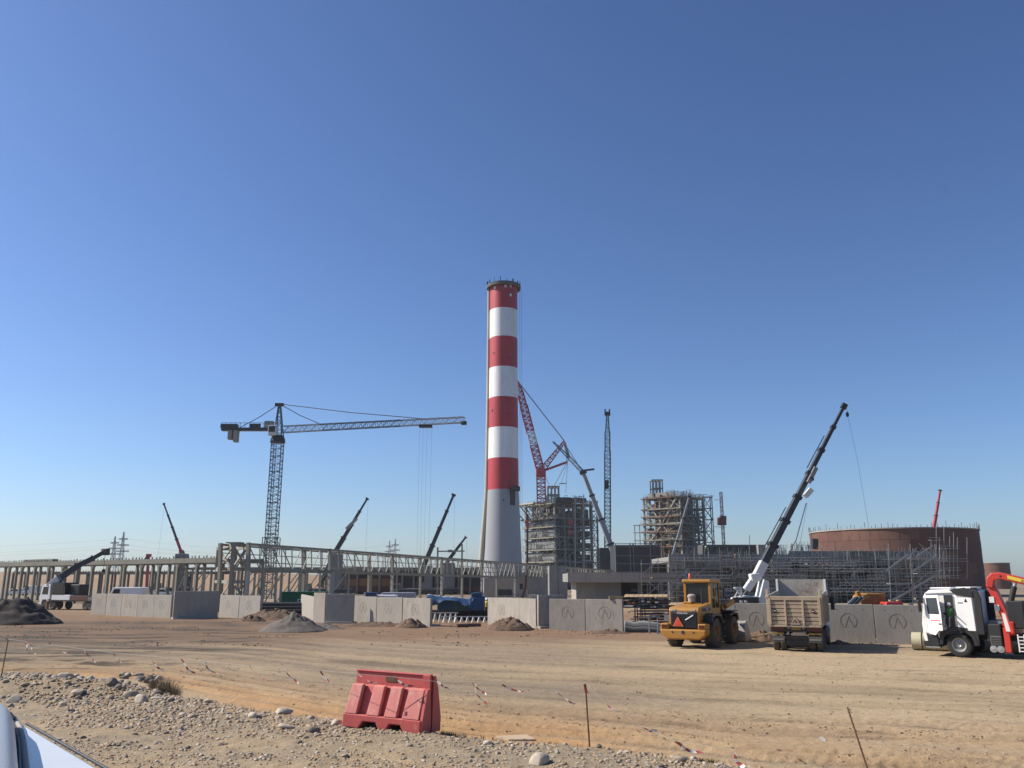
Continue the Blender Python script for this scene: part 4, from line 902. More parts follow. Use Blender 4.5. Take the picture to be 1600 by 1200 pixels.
        o_ = mb.build('loose_tubes', m_, s, fix=False); o_['kind'] = 'stuff'
    # stair scaffold towards the tank, in front
    w = thing('scaffold_stair', 'tall scaffold stair with long sloping flights in front of the rust tank', 'scaffold', XY(1425, 112))
    for px in (1388, 1422, 1461, 1468):
        for dy in (0, 1.6): bar('standard', w, XY(px, 112 + dy), P(px, 850, 112 + dy), .07, 'galvanised')
    for y_ in (948, 937, 925, 913, 901, 897, 885, 872, 862): bar('ledger', w, P(1388, y_, 112), P(1468, y_, 112), .06, 'galvanised')
    for (a, b, c, d) in ((1385, 892, 1420, 866), (1424, 895, 1464, 868), (1384, 945, 1464, 898), (1410, 950, 1466, 925), (1432, 870, 1458, 853)): bar('stair_flight', w, P(a, b, 111.6), P(c, d, 111.6), .1, 'galvanised', .22)
    for (a, b, y_) in ((1430, 1465, 896), (1420, 1462, 872), (1388, 1424, 912)): bar('landing', w, P(a, y_, 112.5), P(b, y_, 112.5), 1.4, 'galvanised', .1)
    # left tower of scaffold beside the flat building
    l = thing('scaffold_tower', 'untidy scaffold tower with blue netting at the near corner of the long building', 'scaffold', XY(1045, 104))
    for px in (1002, 1015, 1028, 1042, 1056, 1070):
        for dy in (0, 1.5): bar('standard', l, XY(px, 104 + dy), P(px, random.uniform(866, 898), 104 + dy), .06, 'galvanised')
    for y_ in (940, 931, 922, 913, 904, 896, 887, 878): bar('ledger', l, P(1002 if y_ > 890 else 1018, y_, 104), P(1072, y_ + random.uniform(-1, 1), 104), .06, 'galvanised' if y_ % 2 else 'rust_steel')
    for (a, b, c, d) in ((1000, 900, 1030, 876), (1002, 938, 1040, 905), (1030, 935, 1066, 896), (1040, 900, 1060, 920), (1046, 930, 1072, 900), (1008, 905, 1028, 922)): bar('raker', l, P(a, b, 103.8), P(c, d, 103.8), .07, 'galvanised')
    for (a, b, y_, m) in ((1018, 1064, 903, 'timber'), (1040, 1075, 915, 'galvanised'), (1024, 1060, 934, 'timber'), (1002, 1064, 881, 'galvanised')): bar('deck_board', l, P(a, y_, 104.7), P(b, y_, 104.7), 1.2, m, .08)
    for px, py in ((1076, 899), (1135, 927)): bar('blue_netting', l, P(px - 4, py, 103.5), P(px + 4, py - 1, 103.5), .5, 'tarp_blue', .4)
    return zt1, zt2
ZT1, ZT2 = scaffold_building()

# ================================================================== rust tanks
def tank(name, label, pxc, Y, rpx, ytop, ncourse, m, nsec=28, rim=True):
    c = XY(pxc, Y); r = rpx * Y / FPX; zt = P(pxc, ytop, Y - r).z; t = thing(name, label, 'tank', c)
    h = zt / ncourse
    for k in range(ncourse):
        for s in range(nsec):                                    # every shell plate is a piece of its own
            a0 = 2 * math.pi * (s + .5 * (k % 2)) / nsec; a1 = a0 + 2 * math.pi / nsec
            if math.sin((a0 + a1) / 2) > .35: continue
            rr = r + (.05 if (k + s) % 2 else 0) * .6
            MB().lathe([(rr, h * k + .025), (rr, h * (k + 1) - .025)], 4, c, a0=a0 + .0012, a1=a1 - .0012).build('shell_plate', random.choice([m, m, m, 'rust_shell_b']), t, smooth=40, fix=False)
    MB().lathe([(r - .12, 0), (r - .12, zt - .05)], 96, c).build('inner_shell', 'rust_shell', t, smooth=40, fix=False)
    if rim: MB().lathe([(r - .3, zt - .05), (r + .22, zt - .02), (r + .22, zt + .22), (r - .3, zt + .25)], 96, c).build('top_rim', 'concrete', t, smooth=30)
    return t, c, r, zt
t, c, r, zt = tank('storage_tank', 'huge rust brown steel tank with pale rim behind the scaffolded building', 1400, 196, 119, 825, 6, 'rust_shell')
for k in range(70):
    a = R(150 + 240 * k / 69 + random.uniform(-1, 1)); p = c + Vector((math.cos(a) * (r + .1), math.sin(a) * (r + .1), zt)); bar('rim_post', t, p, p + Vector((0, 0, random.uniform(.5, 1.6))), .09, 'steel_grey')
for (px0, px1, yy) in ((1468, 1497, 853), (1468, 1497, 869), (1468, 1512, 873), (1470, 1500, 887), (1470, 1500, 899), (1452, 1470, 840)):
    bar('tank_scaffold_rail', t, P(px0, yy, 174), P(px1, yy, 174), .1, 'galvanised'); bar('tank_scaffold_deck', t, P(px0, yy + 4, 174.5), P(px1, yy + 4, 174.5), .9, 'galvanised', .1)
for px in (1455, 1463, 1468, 1475, 1484, 1490, 1496, 1511): bar('tank_scaffold_post', t, P(px, 905, 174), P(px, random.uniform(820, 845), 174), .1, 'galvanised')
bar('inlet_stub', t, P(1273, 842, 188), P(1273, 858, 188), 1.2, 'dark_metal'); 
tank('storage_tank', 'small distant rust tank beside the big one', 1557, 330, 20, 880, 4, 'rust_shell_b', 12, True)

# ================================================================== pylons
def pylon(px, yt, Y, label):
    b = XY(px, Y); T = P(px, yt, Y); h = T.z; t = thing('pylon', label, 'pylon', b, group='power line pylons on the horizon')
    MB().lattice((b.x, Y, 0), (b.x, Y, h * .55), 9, 9, 5, .5, .25, up=(0, 1, 0), w1=3.2, h1=3.2).build('tower_body', 'pylon_steel', t); MB().lattice((b.x, Y, h * .55), (b.x, Y, h), 3.2, 3.2, 6, .45, .22, up=(0, 1, 0), w1=.5, h1=.5).build('tower_top', 'pylon_steel', t)
    for k, w in ((.62, 7), (.74, 6), (.86, 4.5)): MB().lattice((b.x - w, Y, h * k), (b.x + w, Y, h * k), 1, 1.2, 4, .4, .25).build('cross_arm', 'pylon_steel', t)
    return b, h
pa = pylon(173, 838, 900, 'shorter of the two lattice pylons above the concrete rack'); pb = pylon(186, 831, 880, 'taller of the two lattice pylons above the concrete rack')
pc = pylon(607, 845, 1100, 'lattice pylon seen faintly over the gallery, nearer the tower crane'); pd_ = pylon(616, 842, 1080, 'lattice pylon seen faintly over the gallery, nearer the chimney')
wl = MB()
for (b0, h0), (b1, h1), k in ((pa, pc, .74), (pb, pd_, .74), (pa, pc, .62), (pb, pd_, .86)):
    A = b0 + Vector((4, 0, h0 * k)); B = b1 + Vector((-4, 0, h1 * k)); wl.path([A.lerp(B, q / 10) + Vector((0, 0, -9 * (1 - (2 * q / 10 - 1) ** 2))) for q in range(11)], .06, 4)
    A = b0 + Vector((-4, 0, h0 * k)); B = A + Vector((-420, -60, -4)); wl.path([A.lerp(B, q / 10) + Vector((0, 0, -9 * (1 - (2 * q / 10 - 1) ** 2))) for q in range(11)], .06, 4)
lab(wl.build('power_cables', 'pylon_steel', None, fix=False), 'thin sagging power cables strung between the pylons', 'cable')
ex = thing('concrete_pump', 'red folded boom tip poking above the concrete rack near the pylons', 'machine', XY(232, 190))
bar('lower_boom', ex, XY(231, 190), P(232, 869, 190), .5, 'crane_red'); bar('upper_boom', ex, P(232, 868, 190), P(226, 876, 190), .5, 'crane_dark'); bar('boom_knuckle', ex, P(229, 868, 190), P(236, 868, 190), .7, 'crane_red')

# ================================================================== precast concrete L-walls
def wall_panel(p, q, H, label, group, emblem=True, foot=1, m='concrete', ex=.46, ez=.56):
    p, q = Vector(p), Vector(q); d = q - p; L = d.length; a = math.atan2(d.y, d.x); c = (p + q) / 2
    t = thing('precast_wall', label, 'wall panel', (c.x, c.y, random.uniform(-.03, .02)), a, group, world_space=False); t.rotation_euler = (R(random.uniform(-.7, .7)), R(random.uniform(-.35, .35)), a + R(random.uniform(-.8, .8))); m = random.choice(['concrete', 'concrete', 'concrete_b', 'concrete_c'])
    g = .018; h = L / 2 - g
    MB().bx(-h, h, 0, .22, -.1, H).build('stem', m, t, bevel=.018)
    if foot: MB().bx(-h, h, (-.32 if foot == 2 else .224), 1.1, -.15, .16).build('foot', m, t, bevel=.02)
    sk = MB()
    for sx in (-.55, .55): sk.tube((h * sx, -.004, H * .86), (h * sx, .02, H * .86), .025, n=8)
    for sx in (-.6, .6): sk.bar((h * sx, .11, H - .02), (h * sx, .11, H + .05), .10, .03)
    sk.build('lifting_socket', 'dark_metal', t)
    if emblem:
        e = MB(); cx, cz, r = -h + 2 * h * ex, H * ez, H * .205; w = .030; n = 22
        for k in range(n):                                       # ring, open at the lower right
            a0, a1 = R(-52 + 300 * k / n), R(-52 + 300 * (k + 1.04) / n)
            if k > n - 2: continue
            e.bar((cx + r * math.cos(a0) , -.001, cz + r * math.sin(a0)), (cx + r * math.cos(a1), -.001, cz + r * math.sin(a1)), w, .012, up=(0, 1, 0))
        e.bar((cx - r * .45, -.001, cz - r * .8), (cx + r * .05, -.001, cz + r * .62), w, .011, up=(0, 1, 0)); e.bar((cx + r * .05, -.0015, cz + r * .62), (cx + r * .58, -.0015, cz - r * .72), w, .011, up=(0, 1, 0))
        e.bar((cx - r * .05, -.002, cz + r * .1), (cx + r * .42, -.002, cz - r * .12), w * .8, .011, up=(0, 1, 0))
        e.build('emblem', 'concrete_mark', t, fix=False)
    return t
def wall_row(A, B, n, H, labels, group, **k):
    A, B = Vector(A), Vector(B)
    for i in range(n): wall_panel(A.lerp(B, i / n), A.lerp(B, (i + 1) / n), H * random.uniform(.992, 1.008), labels[i], group, **k)
ORD = ['first', 'second', 'third', 'fourth', 'fifth', 'sixth']
wall_row(G(141, 960), G(266, 966), 5, 2.06, [f'sunlit concrete wall panel, {ORD[i]} from the white crane truck in its row' for i in range(5)], 'concrete wall panels with round emblem')
wall_panel(G(269, 968), G(340, 966.5), 2.42, 'tall shaded blank wall panel between two sunlit emblem rows', 'shaded blank wall panels', False, foot=2)
wall_row(G(341, 964.5), G(405, 968), 2, 2.0, ['sunlit emblem panel directly beside the tall shaded blank panel', 'sunlit emblem panel at the end before the black pipes'], 'concrete wall panels with round emblem')
wall_panel(G(470, 961), G(489, 970), 1.98, 'narrow sunlit panel end beside the green container', 'concrete wall panels with round emblem', False)
wall_panel(G(488, 972.2), G(507, 973.2), 2.36, 'shaded blank panel behind the gravel heap, with green container behind', 'shaded blank wall panels', False)
wall_panel(G(508, 974), G(552, 974.2), 2.32, 'shaded blank panel right next to the three panel emblem row', 'shaded blank wall panels', False, foot=2)
wall_row(G(549, 972.6), G(672, 979.5), 3, 2.06, ['emblem panel nearest the shaded blank panels, three panel row', 'middle emblem panel of the three panel row', 'emblem panel nearest the blue tarpaulin'], 'concrete wall panels with round emblem')
wall_panel(G(762, 976), G(811, 980), 2.06, 'sunlit emblem panel behind the brown earth mound', 'concrete wall panels with round emblem')
wall_panel(G(811, 980), G(838, 982.2), 2.06, 'short sunlit panel end beside the dark pair of panels', 'concrete wall panels with round emblem', False)
wall_panel(G(826, 981.0), G(840, 981.2), 2.35, 'narrow shaded panel with pale edge, middle of the wall gap', 'shaded blank wall panels', False)
wall_panel(G(841, 982.6), G(883, 981.6), 2.32, 'wide shaded blank panel in front of the flat roofed building', 'shaded blank wall panels', False, foot=2)
wall_row(G(858, 984.0), G(974, 987.2), 2, 2.12, ['grey emblem panel half hidden by the wide shaded panel', 'grey emblem panel ending beside the timber stacks'], 'concrete wall panels with round emblem', ex=.52)
JA, JB = G(1084, 998), G(1530, 1009)
wall_row(JA, JB, 6, 2.06, ['grey wall panel directly behind the loader bucket arm', 'grey emblem panel between loader and dump truck', 'grey panel hidden behind the dump truck', 'grey emblem panel just beside the dump truck', 'grey emblem panel beside the white crane lorry cab', 'grey panel behind the white crane lorry'], 'concrete wall panels with round emblem')

# ================================================================== wheel helper (local mode): axis along x
def wheel(parent, c, r, w, hub='loader_hub', tyre='rubber_dusty', lugs=0, n=28, face=1, name='wheel', rimr=.52):
    x, y, z = c
    o = MB().lathe([(r * rimr, -w / 2 + .03), (r * .8, -w / 2), (r * .95, -w * .42), (r, -w * .28), (r, w * .28), (r * .95, w * .42), (r * .8, w / 2), (r * rimr, w / 2 - .03)], n, c, axis='x').build(name, tyre, parent, smooth=40)
    f = face
    MB().lathe([(.001, f * (w * .18)), (r * .16, f * w * .30), (r * .2, f * w * .16), (r * .40, f * w * .10), (r * rimr * .96, f * w * .44), (r * rimr * 1.03, f * w * .46), (r * rimr * 1.02, -f * w * .3)], n, c, axis='x').build('rim', hub, o, smooth=35)
    if lugs:
        lg = MB()
        for k in range(lugs):
            a = 2 * math.pi * k / lugs
            for s in (-1, 1):
                a2 = a + s * .06; p = Vector((x + s * w * .05, y + r * math.cos(a2), z + r * math.sin(a2))); a3 = a + (.16 if s > 0 else .04); q = Vector((x + s * w * .46, y + r * .97 * math.cos(a3), z + r * .97 * math.sin(a3)))
                lg.bar(p, q, r * .10, r * .07, up=(0, math.cos(a), math.sin(a)))
        lg.build('tread', tyre, o, fix=False)
    else:
        bt = MB()
        for k in range(10):
            a = 2 * math.pi * k / 10; p = Vector((x + f * w * .12, y + r * .3 * math.cos(a), z + r * .3 * math.sin(a))); bt.tube(p, p + Vector((f * w * .12, 0, 0)), r * .035, n=6)
        bt.build('wheel_bolt', 'dark_metal', o, fix=False)
    return o

# ================================================================== wheel loader
def wheel_loader():
    c = G(1090, 1011.0); t = thing('wheel_loader', 'yellow wheel loader seen from behind with red triangle on its grille', 'loader', (c.x + .65, c.y + 1.35, 0), R(-31), world_space=False)
    Yl = 'loader_yellow'; D = 'black_plastic'
    for y, ln in ((-1.55, 1), (1.55, 1)):
        for s in (-1, 1): wheel(t, (s * 1.0, y, .74), .74, .56, lugs=22, face=s)
        MB().tube((-1.0, y, .74), (1.0, y, .74), .18, n=10).build('axle', D, t)
    MB().bx(-.45, .45, -2.7, -.1, .55, 1.15).build('rear_frame', D, t, bevel=.05); MB().bx(-.4, .4, -.1, 2.2, .6, 1.1).build('front_frame', D, t, bevel=.05)
    # hood, slightly higher towards the cab
    MB().prism([(-2.95, .98), (-2.98, 1.9), (-2.85, 2.04), (-.75, 2.22), (-.75, .98)], 'x', -.80, .80).build('hood', Yl, t, bevel=.06)
    MB().bx(-.84, -.8, -2.5, -1.1, 1.55, 1.85).build('side_stripe', D, t); sp = MB().bx(.80, .815, -2.45, -1.2, 1.82, 1.98).build('side_stripe', D, t)
    lettering('L 120', .15, 'white_paint', t, Matrix(((0, 0, 1, .818), (1, 0, 0, -1.7), (0, 1, 0, 1.9), (0, 0, 0, 1))), 'side_lettering')
    MB().bx(-.70, .70, -3.01, -2.96, 1.0, 1.82).build('grille', D, t, bevel=.02)
    for k in range(8): MB().bx(-.66, .66, -3.045, -3.01, 1.08 + .085 * k, 1.11 + .085 * k).build('grille_slat', 'dark_metal', t)
    for s in (-1, 1): MB().bx(s * .52 - .12, s * .52 + .12, -3.0, -2.9, 1.84, 1.94).build('hood_lamp', 'concrete', t, bevel=.02)
    MB().bx(-.66, .62, -3.04, -3.0, 1.70, 1.78).build('badge_bar', 'dark_metal', t)
    lettering('VOLVO', .115, 'white_paint', t, Matrix(((1.5, 0, 0, -.06), (0, 0, -1, -3.055), (0, 1, 0, 1.74), (0, 0, 0, 1))), 'badge_lettering')
    MB().bar((.10, -3.06, 1.42), (.52, -3.06, 1.66), .055, .03, up=(0, 1, 0)).build('badge_slash', 'white_paint', t)
    tr = MB().prism([(-.58, 1.10), (.0, 1.10), (-.29, 1.58)], 'y', -3.10, -3.07).build('warning_triangle', 'sign_orange', t); MB().prism([(-.47, 1.16), (-.11, 1.16), (-.29, 1.46)], 'y', -3.11, -3.101).build('triangle_centre', 'sign_red', tr)
    # counterweight bumper
    MB().prism([(-1.18, .70), (-1.2, .96), (1.2, .96), (1.18, .70), (.85, .46), (-.85, .46)], 'y', -3.22, -2.5).build('counterweight', Yl, t, bevel=.07)
    for s in (-1, 1):
        MB().bx(s * 1.2 - (.0 if s < 0 else .42), s * 1.2 + (.42 if s < 0 else 0), -3.2, -2.55, .96, 1.24).build('bumper_wing', Yl, t, bevel=.05)
        MB().bx(s * .98 - .14, s * .98 + .14, -3.215, -3.18, 1.03, 1.17).build('tail_lamp', 'lamp_red', t)
    for x in (-.55, .0, .55): MB().tube((x, -3.235, .82), (x, -3.20, .82), .05 if x else .09, n=10).build('tow_hole', 'dark_metal', t)
    # rear fenders, steps
    for s in (-1, 1):
        MB().prism([(-2.45, 1.3), (-2.3, 1.62), (-1.75, 1.72), (-.85, 1.66), (-.6, 1.2), (-.7, 1.2), (-.95, 1.56), (-1.75, 1.6), (-2.2, 1.52), (-2.35, 1.28)], 'x', s * .82, s * 1.30).build('fender', D, t)
        MB().prism([(2.35, 1.25), (2.2, 1.62), (1.55, 1.72), (.8, 1.6), (.8, 1.5), (1.55, 1.62), (2.1, 1.53), (2.25, 1.25)], 'x', s * .80, s * 1.28).build('fender', D, t)
        for k in range(3): MB().bx(s * .85, s * 1.25, -.5 + .08 * k, -.15, .5 + .36 * k, .56 + .36 * k).build('step', D, t)
        MB().bx(s * .78 - .02, s * .78 + .02, -.8, .6, 1.15, 1.95).build('platform_side', Yl, t)
    # exhaust, air cleaner
    MB().tube((.46, -1.35, 2.18), (.46, -1.35, 2.9), .06, n=10).build('exhaust_pipe', D, t, smooth=40)
    MB().lathe([(0, 0), (.19, 0), (.19, .22), (.22, .24), (.22, .34), (.12, .42), (0, .42)], 16, (-.18, -1.15, 2.25)).build('air_intake', 'concrete', t, smooth=40); MB().bx(-.55, -.1, -1.45, -.9, 2.16, 2.28).build('hood_hump', Yl, t, bevel=.03)
    # cab: posts, glass, roof
    y0, y1, xh, zb, zt = -.72, .82, .74, 1.95, 3.24
    MB().bx(-xh, xh, y0, y1, 1.3, zb).build('cab_base', Yl, t, bevel=.04)
    for x in (-xh + .06, xh - .06):
        for y in (y0 + .06, y1 - .06): MB().bx(x - .07, x + .07, y - .07, y + .07, zb, zt).build('cab_post', Yl, t, bevel=.02)
    MB().bx(xh - .10, xh - .03, .0, .12, zb, zt).build('cab_post', Yl, t)
    MB().bx(-xh + .13, xh - .13, y0 + .03, y0 + .05, zb + .02, zt - .02).build('rear_window', 'glass_dark', t); MB().bx(-xh + .13, xh - .13, y1 - .05, y1 - .03, zb, zt).build('front_window', 'glass_dark', t)
    for s in (-1, 1): MB().bx(s * (xh - .05) - .01, s * (xh - .05) + .01, y0 + .13, y1 - .13, zb - .45, zt - .02).build('side_window', 'glass_dark', t)
    MB().bx(-xh - .06, xh + .06, y0 - .1, y1 + .12, zt, zt + .19).build('cab_roof', Yl, t, bevel=.06)
    MB().lathe([(0, 0), (.07, 0), (.09, .12), (.085, .26), (.03, .32), (0, .32)], 12, (-.42, -.55, zt + .19)).build('beacon', 'sign_orange', t, smooth=40)
    MB().bx(.02, .5, y0 + .3, y0 + .75, 2.0, 2.7).build('driver_seat', D, t, bevel=.08)
    MB().bx(xh + .2, xh + .26, y1 - .05, y1 + .2, 2.5, 2.95).build('mirror', D, t); MB().bar((xh, y1, 2.95), (xh + .25, y1 + .1, 2.9), .04).build('mirror_arm', D, t)
    # front frame towers, lift arms, bucket
    for s in (-1, 1):
        MB().prism([(.85, 1.0), (.85, 1.95), (1.15, 2.15), (1.6, 2.1), (2.0, 1.2), (2.0, 1.0)], 'x', s * .42, s * .58).build('arm_tower', Yl, t, bevel=.03)
        MB().prism([(1.15, 2.12), (1.5, 2.15), (2.5, 1.35), (3.05, .62), (3.0, .38), (2.8, .4), (2.2, 1.1), (1.2, 1.8)], 'x', s * .60, s * .74).build('lift_arm', Yl, t, bevel=.03)
        MB().tube((s * .5, 1.2, 1.1), (s * .5, 2.3, 1.0), .08, n=10).build('lift_ram', 'rim_metal', t, smooth=40)
    MB().bar((0, 1.5, 1.9), (0, 2.6, 2.18), .22, .3).build('tilt_lever', Yl, t, bevel=.04); MB().bar((.95, .9, 2.0), (1.25, 1.5, 2.28), .26, .28).build('work_lamp_bracket', Yl, t, bevel=.05)
    MB().bx(.70, 1.28, 1.0, 2.2, 1.72, 1.78).build('front_deck', D, t)
    prof = [(2.95, .12), (2.88, .5), (3.0, .95), (3.25, 1.16), (3.32, 1.14), (3.08, .9), (2.98, .5), (3.05, .18), (3.3, .10), (4.05, .06), (4.05, .02), (3.1, .02)]
    MB().prism(prof, 'x', -1.36, 1.36).build('bucket_shell', 'bucket_steel', t)
    for s in (-1, 1): MB().prism([(2.92, .1), (2.86, .5), (2.98, .97), (3.28, 1.2), (3.5, 1.1), (4.06, .10), (4.05, .03)], 'x', s * 1.36, s * 1.41).build('bucket_side', 'bucket_steel', t)
    MB().bx(-1.36, 1.36, 2.80, 2.90, .42, .56).build('bucket_rib', 'bucket_steel', t)
wheel_loader()

# ================================================================== dump truck
def dump_truck():
    c = G(1246, 1019.5); t = thing('dump_truck', 'dusty beige tipper lorry parked tail towards the viewer', 'truck', (c.x, c.y, 0), R(-23.5), world_space=False)
    B, I, D = 'tipper_paint', 'tipper_inside', 'black_plastic'; hw = 1.22
    z0, z1 = 1.28, 2.62; Lb = 4.7
    # box: floor, sides, headboard
    MB().bx(-hw, hw, .25, Lb, z0 - .06, z0 + .06).build('box_floor', I, t)
    for s in (-1, 1):
        MB().prism([(.28, z0), (.28, z1 + .05), (Lb, z1 + .22), (Lb, z0)], 'x', s * hw - .04, s * hw + .04).build('box_side', 'tipper_inside', t, bevel=.01)
        for k in range(6): MB().bx(s * hw + (.042 if s > 0 else -.11), s * hw + (.11 if s > 0 else -.042), .6 + k * .75, .7 + k * .75, z0 + .02, z1).build('side_rib', B, t)
        MB().bx(s * (hw + .02) - .06, s * (hw + .02) + .06, .10, .24, z0 - .05, z1 + .32).build('tailgate_post', B, t, bevel=.02)
        MB().bx(s * (hw + .02) - .09, s * (hw + .02) + .09, .05, .28, z1 - .1, z1 + .04).build('tailgate_hinge', B, t, bevel=.02)
    MB().bx(-hw, hw, Lb, Lb + .06, z0, 3.42).build('headboard', I, t, bevel=.01)
    for s in (-1, 1): MB().bx(s * hw - .05, s * hw + .05, Lb - .25, Lb + .12, z1, 3.45).build('headboard_post', 'white_paint', t)
    # tailgate: six pressed planks between vertical ribs
    nP = 6; zz = z0 - .02; hp = (z1 - .22 - zz) / nP
    for k in range(nP):
        for a, b in ((-hw + .08, -.46), (-.38, .36), (.44, hw - .08)): MB().bx(a, b, .10, .15, zz + hp * k + .018, zz + hp * (k + 1) - .018).build('tailgate_plank', B, t, bevel=.012)
    MB().bx(-hw + .05, hw - .05, .15, .19, zz, z1 - .02).build('tailgate_sheet', 'timber_dark', t)
    MB().bx(-hw + .05, hw - .05, .07, .19, z1 - .2, z1).build('tailgate_rail', B, t, bevel=.02); MB().bx(-hw, hw, .05, .2, zz - .1, zz).build('tailgate_rail', B, t, bevel=.02)
    for x in (-.42, .40): MB().prism([(.15, zz), (.0, zz), (.06, z1 - .2), (.15, z1 - .2)], 'x', x - .04, x + .04).build('tailgate_rib', B, t, bevel=.01)
    for s in (-1, 1): MB().prism([(.16, zz), (.02, zz), (.05, z1 - .1), (.16, z1 - .1)], 'x', s * (hw - .06) - .06, s * (hw - .06) + .06).build('tailgate_rib', B, t, bevel=.01)
    a = MB(); a.bar((-.16, .05, zz + .12), (0, .05, zz + .36), .05); a.bar((.16, .05, zz + .12), (0, .05, zz + .36), .05); a.bar((-.22, .06, zz + .06), (.22, .06, zz + .06), .06); a.build('latch', B, t)
    for x, m in ((-.92, 'dark_metal'), (.86, 'lamp_red')):
        MB().lathe([(0, -.012), (.085, -.01), (.085, .012)], 14, (x, .085, 1.92), axis='y').build('sticker', m, t); MB().bx(x - .05, x + .05, .068, .074, 1.905, 1.935).build('sticker_mark', 'white_paint', t)
    # chassis and lamps
    for s in (-1, 1): MB().bx(s * .42 - .05, s * .42 + .05, .4, 7.2, .78, 1.08).build('chassis_rail', D, t)
    MB().bx(-hw + .02, hw - .02, .22, .36, .92, 1.18).build('rear_beam', D, t)
    for s in (-1, 1):
        lp = MB().bx(s * .86 - .32, s * .86 + .32, .16, .22, .99, 1.16).build('tail_lamp', 'lamp_red', t, bevel=.015); MB().bx(s * .86 - .29, s * .86 + .29, .14, .16, .82, .90).build('reflector_strip', 'reflector_yellow', t); MB().bx(s * .86 - .31, s * .86 + .31, .15, .17, .46, .74).build('mud_flap', 'concrete_dark', t)
        MB().bx(s * .86 - .26, s * .86 + .26, .135, .148, .55, .62).build('flap_lettering', 'concrete_mark', t)
        MB().prism([(s * .32, .8), (s * .52, .8), (s * .36, .98)], 'y', .18, .21).build('gusset', 'concrete', t)
        MB().tube((s * .34, .16, 1.13), (s * .34, .2, 1.13), .055, n=10).build('marker_lamp', 'concrete', t)
    MB().bx(-.22, .22, .16, .18, 1.03, 1.16).build('number_plate', 'reflector_yellow', t); MB().bx(-.55, .55, .20, .34, .62, .76).build('underrun_bar', 'dark_metal', t, bevel=.02); MB().bx(-.5, .5, .3, .5, .3, .62).build('rear_step', D, t)
    for y in (.95, 2.3):
        for s in (-1, 1):
            for x in (.68, 1.02): wheel(t, (s * x, y, .51), .51, .30, 'dark_metal', 'rubber_dusty', face=s, n=24)
        MB().tube((-.95, y, .51), (.95, y, .51), .12, n=8).build('axle', D, t)
    for s in (-1, 1): wheel(t, (s * 1.02, 6.0, .51), .51, .30, 'rim_metal', 'rubber_dusty', face=s, n=24)
    # cab
    MB().prism([(5.05, .9), (5.05, 2.85), (5.4, 2.95), (6.6, 2.9), (7.0, 2.0), (7.05, .6), (6.6, .6), (6.5, 1.0), (6.0, 1.12), (5.5, 1.0)], 'x', -1.2, 1.2).build('cab', 'lorry_white', t, bevel=.06)
    for s in (-1, 1): MB().prism([(5.5, 1.75), (5.5, 2.6), (6.45, 2.6), (6.75, 1.8)], 'x', s * 1.2, s * 1.21).build('side_window', 'glass_dark', t); MB().bx(s * 1.42 - .1, s * 1.42 + .1, 6.5, 6.62, 1.8, 2.5).build('mirror', D, t, bevel=.03); MB().bar((s * 1.2, 6.5, 2.5), (s * 1.4, 6.55, 2.45), .04).build('mirror_arm', D, t); MB().bx(s * 1.1 - .12, s * 1.1 + .12, 2.9, 4.9, .55, 1.05).build('side_tank', D, t, bevel=.04)
dump_truck()

